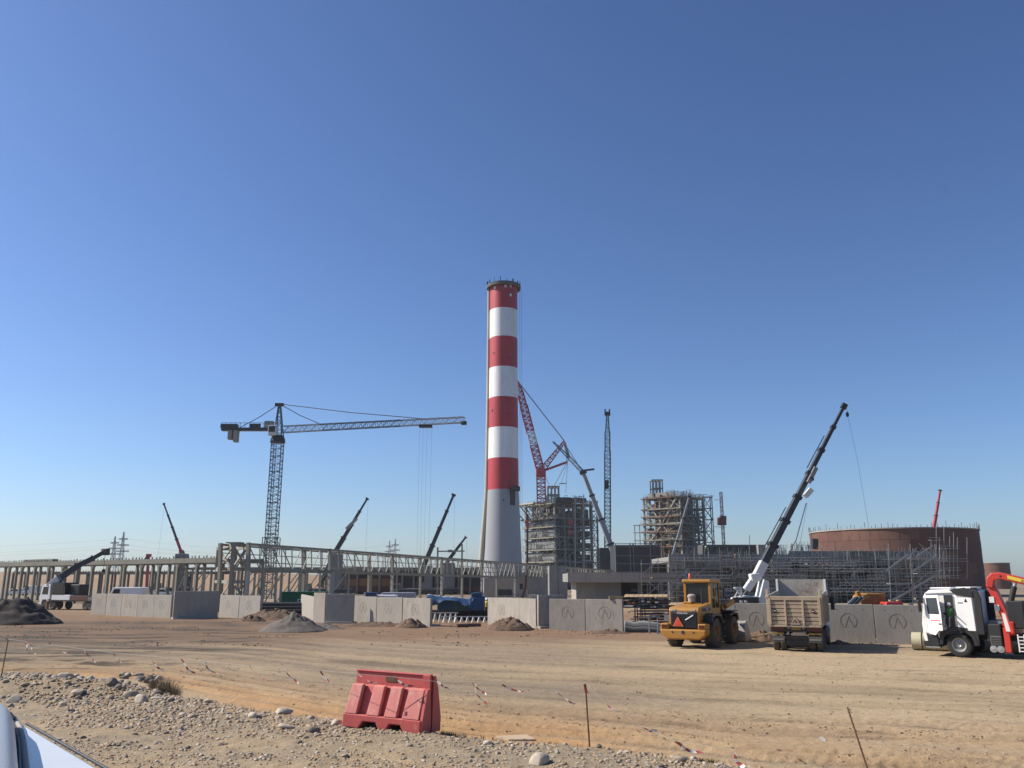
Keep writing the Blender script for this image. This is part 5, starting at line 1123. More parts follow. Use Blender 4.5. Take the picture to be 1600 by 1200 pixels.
# ================================================================== people
def person(name, label, loc, rz, H=1.75, seated=False, vest='vest_green', trousers='cloth_dark', helmet='helmet_white', reach=False):
    t = thing(name, label, 'person', loc, rz, world_space=False); k = H / 1.75
    if seated: J = {'pel': (0, 0, 0), 'chest': (0, .04, .36), 'neck': (0, .06, .52), 'head': (0, .08, .62), 'crown': (0, .09, .76)}
    else: J = {'pel': (0, 0, .93), 'chest': (0, .03, 1.30), 'neck': (0, .03, 1.49), 'head': (0, .05, 1.58), 'crown': (0, .06, 1.70)}
    base = J['pel'][2]; v = [J['pel'], J['chest'], J['neck'], J['head'], J['crown']]; ed = [(0, 1), (1, 2), (2, 3), (3, 4)]; rad = [.15, .165, .065, .095, .07]
    for s in (-1, 1):
        i = len(v); z = J['chest'][2] + .09
        el = (s * .27, .10, z - .30); ha = (s * .20, .42, z - .18) if (seated or reach) else (s * .26, .16, z - .55)
        v += [(s * .19, .03, z), el, ha, (ha[0] * .9, ha[1] + .09, ha[2] + .01)]; rad += [.07, .05, .038, .03]; ed += [(1, i), (i, i + 1), (i + 1, i + 2), (i + 2, i + 3)]
        i = len(v)
        if seated: v += [(s * .11, .05, -.02), (s * .13, .45, .02), (s * .13, .50, -.40), (s * .13, .64, -.44)]
        else: v += [(s * .10, 0, .86), (s * .12, .04, .48), (s * .12, 0, .07), (s * .13, .16, .04)]
        rad += [.10, .07, .05, .045]; ed += [(0, i), (i, i + 1), (i + 1, i + 2), (i + 2, i + 3)]
    me = bpy.data.meshes.new('body'); me.from_pydata([tuple(c * k for c in p) for p in v], ed, [])
    o = bpy.data.objects.new('body', me); col.objects.link(o)
    sk = o.modifiers.new('skin', 'SKIN')
    for i, d in enumerate(me.skin_vertices[0].data if me.skin_vertices else []): d.radius = (rad[i] * k, rad[i] * k); d.use_root = (i == 0)
    if not me.skin_vertices:
        bm = bmesh.new(); bm.from_mesh(me); ly = bm.verts.layers.skin.verify()
        for i, vv in enumerate(bm.verts): vv[ly].radius = (rad[i] * k, rad[i] * k); vv[ly].use_root = (i == 0)
        bm.to_mesh(me); bm.free()
    sk.use_smooth_shade = True
    o.modifiers.new('sub', 'SUBSURF').levels = 1; o.modifiers['sub'].render_levels = 1
    me.materials.append(M[trousers]); o.parent = t
    cz = J['chest'][2] * k
    MB().lathe([(.165 * k, -.32 * k), (.19 * k, -.1 * k), (.205 * k, .05 * k), (.17 * k, .16 * k), (.075 * k, .2 * k)], 16, (0, .03, cz)).build('vest', vest, t, smooth=50)
    hz = J['head'][2] * k
    MB().lathe([(.01, -.12 * k), (.07 * k, -.08 * k), (.098 * k, 0), (.098 * k, .06 * k), (.06 * k, .12 * k), (.01, .14 * k)], 14, (0, .065, hz)).build('face', 'skin', t, smooth=60)
    MB().lathe([(.15 * k, .04 * k), (.125 * k, .05 * k), (.118 * k, .11 * k), (.08 * k, .165 * k), (.01, .185 * k)], 16, (0, .065, hz)).build('helmet', helmet, t, smooth=60)
    return t

# ================================================================== white crane lorry
def crane_lorry():
    th = R(48.5); cpt = G(1502, 1026.5); ld = Vector((-math.cos(th), -math.sin(th), 0)); o0 = cpt - ld * 1.08
    t = thing('crane_lorry', 'white cab-over lorry with folded red loading crane, door ajar', 'truck', (o0.x, o0.y, 0), th, world_space=False)
    W, D = 'lorry_white', 'black_plastic'; hw = 1.22
    prof = [(1.42, .95), (1.5, 1.35), (1.46, 1.75), (1.28, 2.75), (1.05, 2.93), (-.55, 3.0), (-.8, 2.9), (-.8, 1.02), (-.72, 1.02), (-.62, 1.12), (.62, 1.12), (.82, .78), (1.38, .62)]
    MB().prism(prof, 'x', -hw + .06, hw).build('cab_shell', W, t, bevel=.05)
    # near side skin: front quarter, sleeper panel; doorway between is a dark plate standing for the unlit inside
    MB().prism([(-.05, 1.15), (-.05, 2.86), (-.74, 2.86), (-.78, 1.15)], 'x', -hw, -hw + .056).build('sleeper_panel', W, t, bevel=.02)
    MB().prism([(.06, 1.20), (.06, 2.72), (.42, 2.72), (.42, 1.20)], 'x', -hw + .002, -hw + .05).build('doorway', 'dark_metal', t)
    MB().prism([(1.45, 1.0), (1.48, 1.4), (1.44, 1.7), (1.30, 2.68), (1.24, 2.68), (1.24, 1.0)], 'x', -hw, -hw + .056).build('front_pillar', W, t, bevel=.015)
    MB().prism([(1.2, 2.80), (1.0, 2.95), (-.5, 3.02), (-.8, 2.9), (-.8, 2.87), (1.24, 2.76)], 'x', -hw - .01, hw + .01).build('roof', W, t, bevel=.03)
    MB().prism([(.15, 2.97), (-.1, 2.72), (-.8, 2.62), (-.8, 2.96), (-.5, 3.06)], 'x', -hw - .03, -hw - .012).build('roof_fairing', D, t, bevel=.01)
    MB().bx(-hw + .1, hw - .1, .1, 1.0, 3.0, 3.06).build('sun_visor', W, t, bevel=.02); MB().bx(-hw + .2, hw - .2, -.7, -.1, 3.03, 3.09).build('roof_hatch', W, t)
    for s in (-1, 1): MB().prism([(-.80, 1.0), (-.80, 2.98), (-1.0, 2.95), (-1.12, 2.6), (-1.12, 1.0)], 'x', s * hw - (.12 if s > 0 else .0), s * hw + (0 if s > 0 else .12)).build('side_fairing', D, t, bevel=.03)
    # open door, hinged at the front edge
    dr = MB(); pf = [(0, 1.0), (.0, 2.70), (-.68, 2.72), (-.74, 1.95), (-.74, 1.14), (-.55, 1.14), (-.35, .92)]
    ca, sa = math.cos(R(20)), math.sin(R(20)); hx, hy = -hw - .01, 1.22
    def dpt(l, z, off=0): return (hx - sa * (-l) - ca * off, hy + ca * l - sa * off * 0, z)
    def plate(pts, off0, off1, name, m):
        n = len(pts); vs = [dpt(a, b, off0) for a, b in pts] + [dpt(a, b, off1) for a, b in pts]
        return MB().add(vs, [tuple(range(n)), tuple(range(2 * n - 1, n - 1, -1))] + [(k, (k + 1) % n, n + (k + 1) % n, n + k) for k in range(n)]).build(name, m, t, bevel=.012)
    do = plate(pf, 0, .06, 'door', W); 
    g = plate([(-.07, 1.86), (-.04, 2.58), (-.60, 2.60), (-.66, 1.86)], .061, .066, 'door_window', 'glass_blue'); plate([(-.56, 1.46), (-.72, 1.46), (-.72, 1.40), (-.56, 1.40)], .062, .07, 'door_handle', D)
    for k in range(7): plate([(-.20 - .065 * k, 1.55), (-.20 - .065 * k, 1.61), (-.25 - .065 * k, 1.61), (-.25 - .065 * k, 1.55)], .0615, .064, 'door_lettering', 'sign_red')
    # mirrors, mark on sleeper panel
    MB().bx(hx - .32, hx - .1, 1.38, 1.5, 1.95, 2.5).build('mirror', D, t, bevel=.04); MB().bar((hx, 1.28, 2.55), (hx - .2, 1.44, 2.45), .05).build('mirror_arm', D, t); MB().bx(hx - .25, hx - .05, 1.55, 1.62, 2.6, 2.75).build('kerb_mirror', D, t, bevel=.03)
    MB().prism([(-.42, 2.42), (-.56, 2.42), (-.49, 2.58)], 'x', -hw - .008, -hw - .002).build('emblem', D, t); MB().bx(-hw - .008, -hw - .002, -.36, -.16, 2.36, 2.40).build('blue_mark', 'tarp_blue', t)
    for k in range(6): MB().bx(-hw - .007, -hw - .002, -.14 - .07 * k, -.18 - .07 * k, 2.63, 2.67).build('side_lettering', 'seal_grey', t)
    MB().bx(-hw - .02, -hw - .002, -.42, -.20, 1.20, 1.28).build('locker_latch', D, t)
    # wheel arch, bumper, step, wheel
    arch = [(R_ * math.cos(a), .53 + R_ * math.sin(a)) for R_, rg in ((.80, range(0, 181, 15)), (.66, range(180, -1, -15))) for a in [R(k) for k in rg]]
    MB().prism(arch, 'x', -hw - .03, -hw + .4).build('wheel_arch', D, t); MB().prism([(.78, .5), (.76, 1.0), (.62, 1.14), (-.85, 1.14), (-.85, .55), (-.72, .55), (-.66, .9), (0, 1.2), (.66, .9), (.7, .5)], 'x', -hw - .012, -hw + .2).build('arch_skirt', D, t)
    MB().prism([(1.48, .40), (1.52, .62), (1.47, .95), (.84, .95), (.80, .40)], 'x', -hw + .02, hw).build('bumper', D, t, bevel=.05); MB().bx(-hw - .01, -hw + .3, .80, 1.4, .36, .41).build('step', 'rim_metal', t)
    MB().prism([(1.44, .64), (1.47, 1.08), (1.33, 1.1), (1.28, .64)], 'x', -hw - .012, -hw + .1).build('headlamp_panel', W, t, bevel=.02)
    for s in (-1, 1): wheel(t, (s * 1.03, 0, .53), .53, .34, 'rim_metal', 'rubber', face=s, n=32, rimr=.56)
    for y in (-3.9, -5.25):
        for s in (-1, 1): wheel(t, (s * 1.0, y, .53), .53, .5, 'rim_metal', 'rubber', face=s, n=24)
    for s in (-1, 1): MB().bx(s * .42 - .05, s * .42 + .05, -7.2, .9, .75, 1.05).build('chassis_rail', D, t)
    MB().bx(-hw + .1, hw - .1, -1.75, -1.15, .7, 1.5).build('engine_bay', D, t, bevel=.05); MB().bx(-.9, .9, -1.9, -1.2, 1.5, 1.62).build('catwalk', 'steel_grey', t)
    MB().bx(-hw, -hw + .5, -1.75, -1.3, .52, .98).build('tool_box', 'concrete_dark', t, bevel=.03)
    for y in (-1.40, -1.68): MB().lathe([(0, -.3), (.15, -.28), (.15, .2)], 14, (-hw + .25, y, .42), axis='x').build('air_tank', 'rim_metal', t, smooth=40)
    for k in range(4): MB().bx(-hw - .01, -hw, -1.72, -1.33, .58 + .1 * k, .62 + .1 * k).build('box_louvre', D, t)
    # outrigger, hazard plate, crane
    MB().bx(-hw - .05, -hw + .17, -2.10, -1.86, .30, 1.35).build('outrigger_leg', 'palette_red', t, bevel=.02); MB().bx(-hw - .1, -hw + .22, -2.16, -1.8, .24, .30).build('outrigger_foot', D, t)
    hz = MB().prism([(-1.95, 1.16), (-1.86, 2.02), (-2.06, 2.02), (-2.26, 1.16)], 'x', -hw - .07, -hw - .04).build('hazard_plate', 'sign_red', t); MB().prism([(-1.99, 1.2), (-1.9, 1.96), (-2.03, 1.96), (-2.16, 1.2)], 'x', -hw - .076, -hw - .071).build('hazard_stripe', 'tape_white', hz)
    RD = 'palette_red'
    MB().bx(-.9, .9, -2.25, -1.75, 1.0, 1.6).build('crane_base', RD, t, bevel=.05)
    MB().bar((-.5, -1.98, 1.55), (-.5, -1.42, 3.25), .34, .42, up=(1, 0, 0)).build('crane_column', RD, t, bevel=.04)
    def arm(pts, x, w, name, m):
        return MB().prism(pts, 'x', x - w / 2, x + w / 2).build(name, m, t, bevel=.035)
    arm([(-1.30, 3.10), (-1.36, 3.48), (-1.56, 3.70), (-1.9, 3.74), (-3.2, 3.40), (-6.2, 2.50), (-6.2, 2.20), (-3.2, 3.08), (-1.92, 3.44), (-1.66, 3.38), (-1.58, 3.05)], -.62, .42, 'crane_boom', RD)
    MB().prism([(-2.22, 3.60), (-4.25, 3.02), (-4.25, 2.86), (-2.22, 3.44)], 'x', -.86, -.834).build('boom_label', 'label_yellow', t, bevel=.03)
    a = R(-16.2); lx = Vector((0, -math.cos(a), math.sin(a))); ly = Vector((0, math.sin(a), math.cos(a)))
    mt = Matrix(((0, 0, -1, -.864), (lx.y, ly.y, 0, -3.20), (lx.z, ly.z, 0, 3.215), (0, 0, 0, 1)))
    lettering('PALFINGER', .19, 'cloth_dark', t, mt, 'boom_lettering')
    MB().tube((-.72, -2.05, 1.95), (-.72, -2.42, 3.12), .12, n=10).build('boom_ram', D, t, smooth=40); MB().tube((-.72, -2.42, 3.12), (-.72, -2.5, 3.3), .07, n=10).build('ram_rod', 'rim_metal', t, smooth=40)
    MB().bx(-.85, -.3, -2.7, -2.0, 1.3, 2.5).build('valve_block', D, t, bevel=.05)
    for y, z in ((-1.45, 2.4), (-1.62, 2.05)): MB().bx(-.74, -.68, y - .1, y + .1, z, z + .26).build('crane_decal', 'tape_white', t)
    MB().tube((-.84, -1.95, 3.56), (-.81, -1.95, 3.56), .05, n=10).build('pivot_pin', D, t)
    # flatbed
    MB().bx(-hw, hw, -7.6, -2.75, 1.08, 1.22).build('flatbed', 'steel_grey', t, bevel=.02); MB().bx(-hw, -hw + .05, -7.6, -2.8, 1.22, 1.95).build('drop_side', D, t); MB().bx(-hw + .1, hw - .1, -2.85, -2.75, 1.22, 2.2).build('bed_headboard', D, t)
    for k in range(5): MB().bx(-hw - .03, -hw + .02, -2.62 + .0, -2.42, .36 + .15 * k, .40 + .15 * k).build('ladder_rung', 'tape_white', t)
    for y in (-2.40, -2.64): MB().bx(-hw - .035, -hw + .02, y - .025, y + .025, .34, 1.08).build('ladder_rail', 'tape_white', t)
    MB().bx(-hw + .02, hw, -7.4, -2.9, .6, 1.04).build('under_tank', D, t)
    # driver looking out of the open doorway
    loc = o0 + Matrix.Rotation(th, 3, 'Z') @ Vector((-1.10, .22, 1.70))
    person('person', 'driver in green vest and white helmet in the lorry doorway', (loc.x, loc.y, loc.z), th + R(80), 1.5, seated=True)
crane_lorry()
p_ = P(1238, 862, 134.4); person('person', 'worker in pale helmet standing on top of the concrete building', (p_.x, 134.4, ZT2 - .38), R(120), 1.75, vest='cloth_grey', trousers='cloth_grey', helmet='helmet_yellow')
p_ = P(1103, 866, 134.0); person('person', 'worker with green vest among roof bars above the loader', (p_.x, 134.0, ZT1 - .38), R(200), 1.7)
p_ = P(1149, 880, 130.0); person('person', 'worker in red brown jacket on the scaffold beside the big crane', (p_.x, 129.8, ZT1 - 1.75), R(160), 1.7, vest='rust_shell_b', helmet='helmet_yellow')
p_ = P(760, 938, 76); person('person', 'worker in yellow green vest behind the blue tarpaulin', (p_.x, 78, 0), R(160), 1.8, vest='label_yellow')

# ================================================================== white truck crane on the left
def truck_crane():
    c = G(97, 953); th = R(68)
    t = thing('truck_crane', 'white truck crane with dark boom lowered in front of the concrete rack', 'crane', (c.x, c.y + 1.2, 0), th, world_space=False)   # local +Y = forward (towards the left of the picture)
    W, D = 'white_paint', 'black_plastic'; hw = 1.25
    MB().bx(-hw, hw, -6.0, 2.0, .95, 1.25).build('deck', 'dark_metal', t, bevel=.03); MB().bx(-hw - .02, -hw + .5, -1.6, 1.3, 1.1, 1.7).build('side_locker', W, t, bevel=.04); MB().bx(-hw - .02, -hw + .5, -4.4, -1.62, 1.05, 1.62).build('side_locker', 'rust_shell', t, bevel=.04)
    MB().bx(-hw - .01, hw, -6.0, -4.42, 1.1, 1.5).build('rear_deck', 'steel_grey', t)
    MB().prism([(3.1, .55), (3.3, 1.3), (3.1, 2.6), (2.7, 2.9), (1.7, 2.9), (1.6, .9), (2.0, .9), (2.2, 1.15), (2.8, 1.1), (2.9, .55)], 'x', -hw, hw).build('driver_cab', W, t, bevel=.06)
    MB().prism([(2.95, 1.75), (2.8, 2.6), (2.0, 2.6), (2.0, 1.75)], 'x', -hw - .012, -hw).build('cab_window', 'glass_dark', t)
    MB().bx(-hw - .05, .6, -.6, 1.45, 1.72, 3.1).build('operator_cab', 'glass_dark', t, bevel=.1); MB().bx(-.6, .8, -2.2, 1.0, 1.3, 2.9).build('turret', 'dark_metal', t, bevel=.1)
    for y in (2.4, .9, -4.3, -5.1, -5.9):
        for s in (-1, 1): wheel(t, (s * 1.05, y + .2, .5), .5, .32, 'concrete', 'rubber_dusty', face=s, n=20)
    for y in (-6.1, 1.55):
        MB().bx(-hw - .4, -hw - .1, y - .12, y + .12, .12, 1.0).build('outrigger_leg', 'rust_steel', t); MB().bx(-hw - .5, -hw, y - .3, y + .3, 0, .12).build('outrigger_pad', 'timber', t)
    MB().bar((-hw - .25, -6.1, .95), (hw, -6.1, .95), .3).build('outrigger_beam', 'dark_metal', t)
    Yb = c.y + 1.2
    w = [P(77, 917, Yb), P(95, 902, Yb), P(122, 884, Yb + .5), P(146, 872, Yb + 1), P(165, 861, Yb + 1.5)]
    inv = (Matrix.Translation(Vector((c.x, c.y + 1.2, 0))) @ Matrix.Rotation(th, 4, 'Z')).inverted(); w = [inv @ p for p in w]
    for i, (a, b, r) in enumerate(((0, 1, .75), (1, 2, .72), (2, 3, .6), (3, 4, .48))): MB().bar(w[a], w[b] + (w[b] - w[a]) * .03, r, r, up=(0, 0, 1)).build('boom_section', 'crane_white' if i == 0 else 'crane_dark', t, bevel=.05); MB().bar(w[b] - (w[b] - w[a]) * .06, w[b], r * 1.25, r * 1.25).build('boom_collar', 'dark_metal', t)
    MB().bx(w[4].x - .3, w[4].x + .3, w[4].y - .45, w[4].y + .45, w[4].z - .5, w[4].z + .3).build('boom_head', 'dark_metal', t, bevel=.08)
    MB().tube(w[4], w[4] + Vector((0, 0, -2.2)), .035, n=4).build('hoist_rope', 'dark_metal', t); MB().tube(Vector((w[0].x, w[0].y - 1.2, 1.9)), w[1], .14, n=8).build('luffing_ram', 'dark_metal', t, smooth=40); MB().lathe([(0, -.25), (.2, -.2), (.2, .1), (0, .25)], 10, w[4] + Vector((0, 0, -2.3))).build('hook_ball', 'dark_metal', t)
truck_crane()

# ================================================================== heaps of earth and gravel
def heap(name, label, c, rx, ry, h, m, seed, sharp=1.0, cat='heap', kind=None, rz=0):
    n, k = 64, 26; rs = random.Random(seed); vs = [(0, 0, h)]; fs = []
    for j in range(1, k + 1):
        for i in range(n):
            a = 2 * math.pi * i / n; f = j / k; rr = 1 + .22 * float(fbm(math.cos(a) * 1.7 + seed, math.sin(a) * 1.7, 3))
            x, y = rx * f * rr * math.cos(a), ry * f * rr * math.sin(a)
            z = h * max(0, (1 - f ** (1.0 if sharp >= 1 else 1.6))) * (1 + .5 * float(fbm(x * 1.6 / max(h, .4) + seed, y * 1.6 / max(h, .4), 3))) + (.12 if m == 'gravel_heap' else .30) * h * float(fbm(x * 4 / max(h, .4), y * 4 / max(h, .4) + seed, 4)) * (1 - f ** 3)
            if j == k: z = -.12
            vs.append((x, y, z))
    for i in range(n): fs.append((0, 1 + i, 1 + (i + 1) % n))
    for j in range(k - 1):
        for i in range(n): a = 1 + j * n + i; b = 1 + j * n + (i + 1) % n; fs.append((a, a + n, b + n, b))
    o = MB().add(vs, fs).build(name, m, None, smooth=75); o.location = (c.x, c.y, float(gz(c.x, c.y)) - .02 if c.y < 90 else 0); o.rotation_euler = (0, 0, rz); lab(o, label, cat); return o
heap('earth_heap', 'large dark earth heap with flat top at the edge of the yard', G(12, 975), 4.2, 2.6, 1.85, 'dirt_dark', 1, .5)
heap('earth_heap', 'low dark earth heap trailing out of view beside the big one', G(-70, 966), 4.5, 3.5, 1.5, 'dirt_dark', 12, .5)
heap('gravel_heap', 'grey cone of fine gravel in front of the shaded panels', G(458, 986), 2.3, 1.9, 1.18, 'gravel_heap', 2)
heap('gravel_heap', 'small low gravel spill beside the grey gravel cone', G(508, 983), 1.5, 1.2, .4, 'gravel_heap', 3)
heap('earth_heap', 'reddish earth bank behind the gravel cone', G(430, 968), 3.0, 1.8, .8, 'dirt_red', 4, .5)
heap('earth_heap', 'brown earth mound against the sunlit emblem panel', G(797, 984.5), 1.75, 1.2, .78, 'dirt_red', 5, .5)
heap('earth_heap', 'ragged low earth ridge under the three panel row', G(642, 981), 1.25, .8, .6, 'dirt_red', 6, .5)
heap('earth_heap', 'long thin spoil ridge below the three panel row', G(590, 979.5), 3.4, .8, .34, 'dirt_red', 7, .5)
heap('earth_heap', 'small dark earth lump near the tall shaded panel', G(392, 971), 1.3, .8, .5, 'dirt_red', 8, .5)
heap('earth_heap', 'small clod heap below the grey emblem panel', G(952, 990), 1.3, .7, .28, 'dirt_red', 9, .5)
heap('earth_heap', 'earth and scrap wood heap between loader and dump truck', G(1188, 1001), 1.5, .9, .5, 'dirt_red', 10, .5)
heap('earth_heap', 'low spoil heap under the wall beside the dump truck', G(1312, 1007), .8, .5, .2, 'dirt_red', 11, .5)
for k, (px, py, a) in enumerate(((1183, 999, 24), (1192, 1002, 12))):
    c = G(px, py); z = float(gz(c.x, c.y)) + .35; o = MB().bar((-.8, 0, -.12), (.8, 0, .18), .09, .05).build('scrap_plank', 'timber', None); o.location = (c.x, c.y - .3, z); o.rotation_euler = (0, 0, R(a)); lab(o, ['pale scrap plank poking up from the heap by the loader bucket', 'second scrap plank lying lower on the heap by the loader'][k], 'plank')

# ================================================================== goods behind the walls
def container():
    Y = 96; x0, x1 = P(441, 930, Y).x, P(505, 930, Y).x; zt = P(460, 925, Y).z; zt = 2.05; t = thing('shipping_container', 'green corrugated shipping container behind the gravel cone', 'container', ((x0 + x1) / 2, Y, 0))
    zt = P(460, 924.5, Y).z; n = 40; vs = []; m = MB()
    for i in range(n + 1):
        x = x0 + (x1 - x0) * i / n; d = .0 if (i // 1) % 2 else .10
        vs += [(x, Y + d, .2), (x, Y + d, zt - .12)]
    fs = [(2 * i, 2 * i + 2, 2 * i + 3, 2 * i + 1) for i in range(n)]
    m.add(vs, fs); m.build('corrugated_side', 'container_green', t, fix=False)
    MB().bx(x0, x1, Y + .15, Y + 2.4, .15, zt - .1).build('box_body', 'container_green', t); MB().bx(x0 - .05, x1 + .05, Y - .06, Y + 2.45, zt - .12, zt).build('top_rail', 'container_green', t, bevel=.03); MB().bx(x0 - .05, x1 + .05, Y - .06, Y + 2.45, .05, .2).build('bottom_rail', 'container_green', t, bevel=.03)
    for x in (x0, x1): MB().bx(x - .09, x + .09, Y - .05, Y + .1, .2, zt - .12).build('corner_post', 'container_green', t)
    p = P(472.5, 942, Y); lettering('EV', 1.15, 'tape_white', t, Matrix(((1, 0, 0, p.x), (0, 0, -1, Y - .02), (0, 1, 0, p.z), (0, 0, 0, 1))), ext=.02)
container()
def pipe_bundle():
    t = thing('pipe_stack', 'stack of long black plastic pipes beside the green container', 'pipes', XY(440, 84))
    for r in range(3):
        for k in range(7 - r):
            a = P(402 + 0 * k, 955 - 4.2 * r, 84 + .42 * k + .2 * r); b = a + Vector((4.6, .5, 0)); a.z = b.z = .42 + .36 * r * .86
            MB().tube(a, b, .20, n=12, cap=False).build('pipe', 'pipe_black', t, smooth=50, fix=False)
    MB().bx(P(404, 950, 84).x, P(470, 950, 84).x, 83.9, 87, 0, .2).build('bearer', 'dirt_red', t)
pipe_bundle()
def tarp():
    t = thing('covered_machine', 'machine under a billowing blue tarpaulin between the wall panels', 'machine', XY(715, 74)); Y = 74
    n, k = 26, 12; x0, x1 = P(666, 930, Y).x, P(738, 930, Y).x; vs = []; rs = random.Random(4)
    for j in range(k + 1):
        for i in range(n + 1):
            u, v = i / n, j / k; x = x0 + (x1 - x0) * u; y = Y - .3 + 3.2 * v; drop = max(0, .25 - v) * 4
            z = 2.15 - .35 * u - .25 * abs(v - .45) - .30 * drop * (1 + .5 * math.sin(u * 9)) + .04 * math.sin(u * 11 + v * 3) * (v > .02) + .02 * math.sin(u * 37 + j)
            if v < .05: y -= .10 * math.sin(u * 23); z -= .25 * max(0, math.sin(u * 7 + .6))
            vs.append((x, y, z))
    fs = [(j * (n + 1) + i, j * (n + 1) + i + 1, (j + 1) * (n + 1) + i + 1, (j + 1) * (n + 1) + i) for j in range(k) for i in range(n)]
    mb_ = MB(); mb_.add(vs, fs); mb_.m = [1 if q // n > 3 and (q % n) < 20 else 0 for q in range(len(fs))]; o = mb_.build('tarpaulin', ['tarp_blue', 'tarp_pale'], t, smooth=60, fix=False); sd = o.modifiers.new('thick', 'SOLIDIFY'); sd.thickness = .02  # upper rows paler: sun on the top painted into the tarpaulin
    xa, xb = P(738, 930, Y).x, P(757, 930, Y).x
    MB().bx(xa - .3, xb, Y - .2, Y + 2.4, .75, 2.05).build('tarp_bundle', 'tarp_blue', t, bevel=.25, bseg=3); MB().prism([(P(736, 942, Y).x if False else xa - .1, 2.0), (xa - .1, 2.28), (xb - .25, 2.42), (xb - .25, 2.0)], 'y', Y - .1, Y + 1.6).build('tarp_bundle', 'tarp_blue', t, bevel=.06)
    vs2 = [(xa - .55, Y - .25, 1.28), (xa - .2, Y - .27, 1.42), (xa + .1, Y - .27, 1.75), (xa + .02, Y - .24, 1.9), (xa - .05, Y - .24, 1.55), (xa - .2, Y - .24, 1.40)]
    MB().add(vs2 + [(a, b + .03, c) for a, b, c in vs2], [tuple(range(6)), tuple(range(11, 5, -1))] + [(i, (i + 1) % 6, 6 + (i + 1) % 6, 6 + i) for i in range(6)]).build('tarp_fold', 'tarp_pale', t)
    MB().bx(x0 + .9, xa - .1, Y + .5, Y + 2.5, .75, 1.75).build('machine_body', 'crane_green', t, bevel=.08); MB().bx(x0 + 1.2, x0 + 2.2, Y + .42, Y + .5, .85, 1.7).build('machine_panel', 'tarp_blue', t)
    for x in (x0 + 1.0, x0 + 2.6, xa - .3, xb - .4): MB().bx(x - .06, x + .06, Y + .45, Y + .57, 0, .78).build('machine_leg', 'dark_metal', t)
    MB().bx(x0, xb + .4, Y + 2.6, Y + 2.8, 0, .8).build('back_board', 'timber_dark', t)
    # white trestles in front
    for q, (a, b, yt_) in enumerate(((676, 716, 957.5), (690, 762, 963.5))):
        s = thing('metal_trestle', ['long white metal trestle under the blue tarpaulin, upper one', 'long white metal trestle under the blue tarpaulin, lower one'][q], 'trestle', XY((a + b) / 2, 71.5 - q * .8)); Yt = 71.5 - q * .8; zt = P((a + b) / 2, yt_, Yt).z; xa_, xb_ = P(a, yt_, Yt).x, P(b, yt_, Yt).x
        bar('top_rail', s, (xa_, Yt, zt), (xb_, Yt, zt), .07, 'crane_white'); n_ = 5 + 3 * q
        for i in range(n_):
            x = xa_ + (xb_ - xa_) * (i + .5) / n_
            for sg in (-1, 1): bar('leg', s, (x + .12 * sg, Yt + .25 * sg, 0), (x, Yt, zt), .055, 'crane_white')
            bar('stretcher', s, (x - .1, Yt, zt * .35), (x + .1, Yt, zt * .35), .04, 'crane_white')
    pl = thing('loose_pipe', 'rusty pipe lying on the ground before the trestles', 'pipe', G(735, 982)); MB().tube(G(713, 981) + Vector((0, 0, .14)), G(750, 979.5) + Vector((0, 0, .14)), .14, n=12).build('pipe_body', 'timber_dark', pl, smooth=50)
tarp()
def timber_yard():
    rs = random.Random(21)
    t = thing('timber_stack', 'untidy stack of shuttering boards and props behind the loader', 'timber', XY(1010, 66)); Y = 66
    x0, x1 = P(977, 950, Y).x, P(1045, 950, Y).x
    for L in range(9):
        z = .25 + .2 * L
        for k in range(5):
            a = rs.uniform(x0, x1 - 1.0); bar('board', t, (a, Y + rs.uniform(-.4, 1.4), z), (a + rs.uniform(.8, 2.4), Y + rs.uniform(-.4, 1.4), z + rs.uniform(-.03, .05)), rs.uniform(.25, .9), rs.choice(['timber_dark', 'timber_dark', 'rust_shell_b', 'timber', 'steel_grey', 'panel_brown']), rs.uniform(.05, .12))
    for k in range(9):
        a = x0 + (x1 - x0) * k / 9; bar('top_board', t, (a, Y - .5, 2.12), (a + .35, Y + 1.0, 2.28), .34, 'timber', .05, up=(0, 0, 1))
    for k in range(7):
        a = x0 + (x1 - x0) * rs.random(); bar('support_prop', t, (a, Y - .55, 0), (a, Y - .55, 2.0), .07, 'dark_metal')
    for k in range(16):
        a = rs.uniform(x0, x1 - .3); z = rs.uniform(.5, 1.9); bar('clamp', t, (a, Y - .62, z), (a + .18, Y - .62, z), .10, rs.choice(['sign_orange', 'concrete', 'crane_white', 'rust_steel', 'tape_white']), .10)
    s = thing('steel_trestle', 'small pale steel trestle beside the loader bumper', 'trestle', XY(1020, 56)); Ys = 56
    xa, xb = P(1014, 965, Ys).x, P(1027, 965, Ys).x; zt = P(1020, 964, Ys).z
    bar('top_rail', s, (xa - .7, Ys, zt), (xb + .2, Ys, zt), .06, 'galvanised')
    for x in (xa, xb):
        for sg in (-1, 1): bar('leg', s, (x + .08 * sg, Ys + .3 * sg, 0), (x, Ys, zt), .06, 'galvanised')
    b = thing('sheet_roll', 'grey plastic sheeting bundle lying below the timber stack', 'bundle', XY(1000, 58))
    for k in range(3): MB().path([P(976, 975 + 4 * k, 58 - .3 * k), P(990, 977 + 4 * k, 58 - .3 * k), P(1005, 976 + 4.5 * k, 58 - .3 * k), P(1030, 978 + 4 * k, 58 - .3 * k)], [.24, .2, .26, .2], 8).build('roll', 'concrete_dark' if k else 'concrete_grey', b, smooth=60)
    bk = thing('packing_block', 'pale timber block on top of the grey emblem panel', 'block', G(965, 987) + Vector((0, 0, 2.1))); p = G(965, 986.9); MB().bx(p.x - .5, p.x + .42, p.y + .06, p.y + .3, 2.13, 2.32).build('block_body', 'timber', bk)
timber_yard()
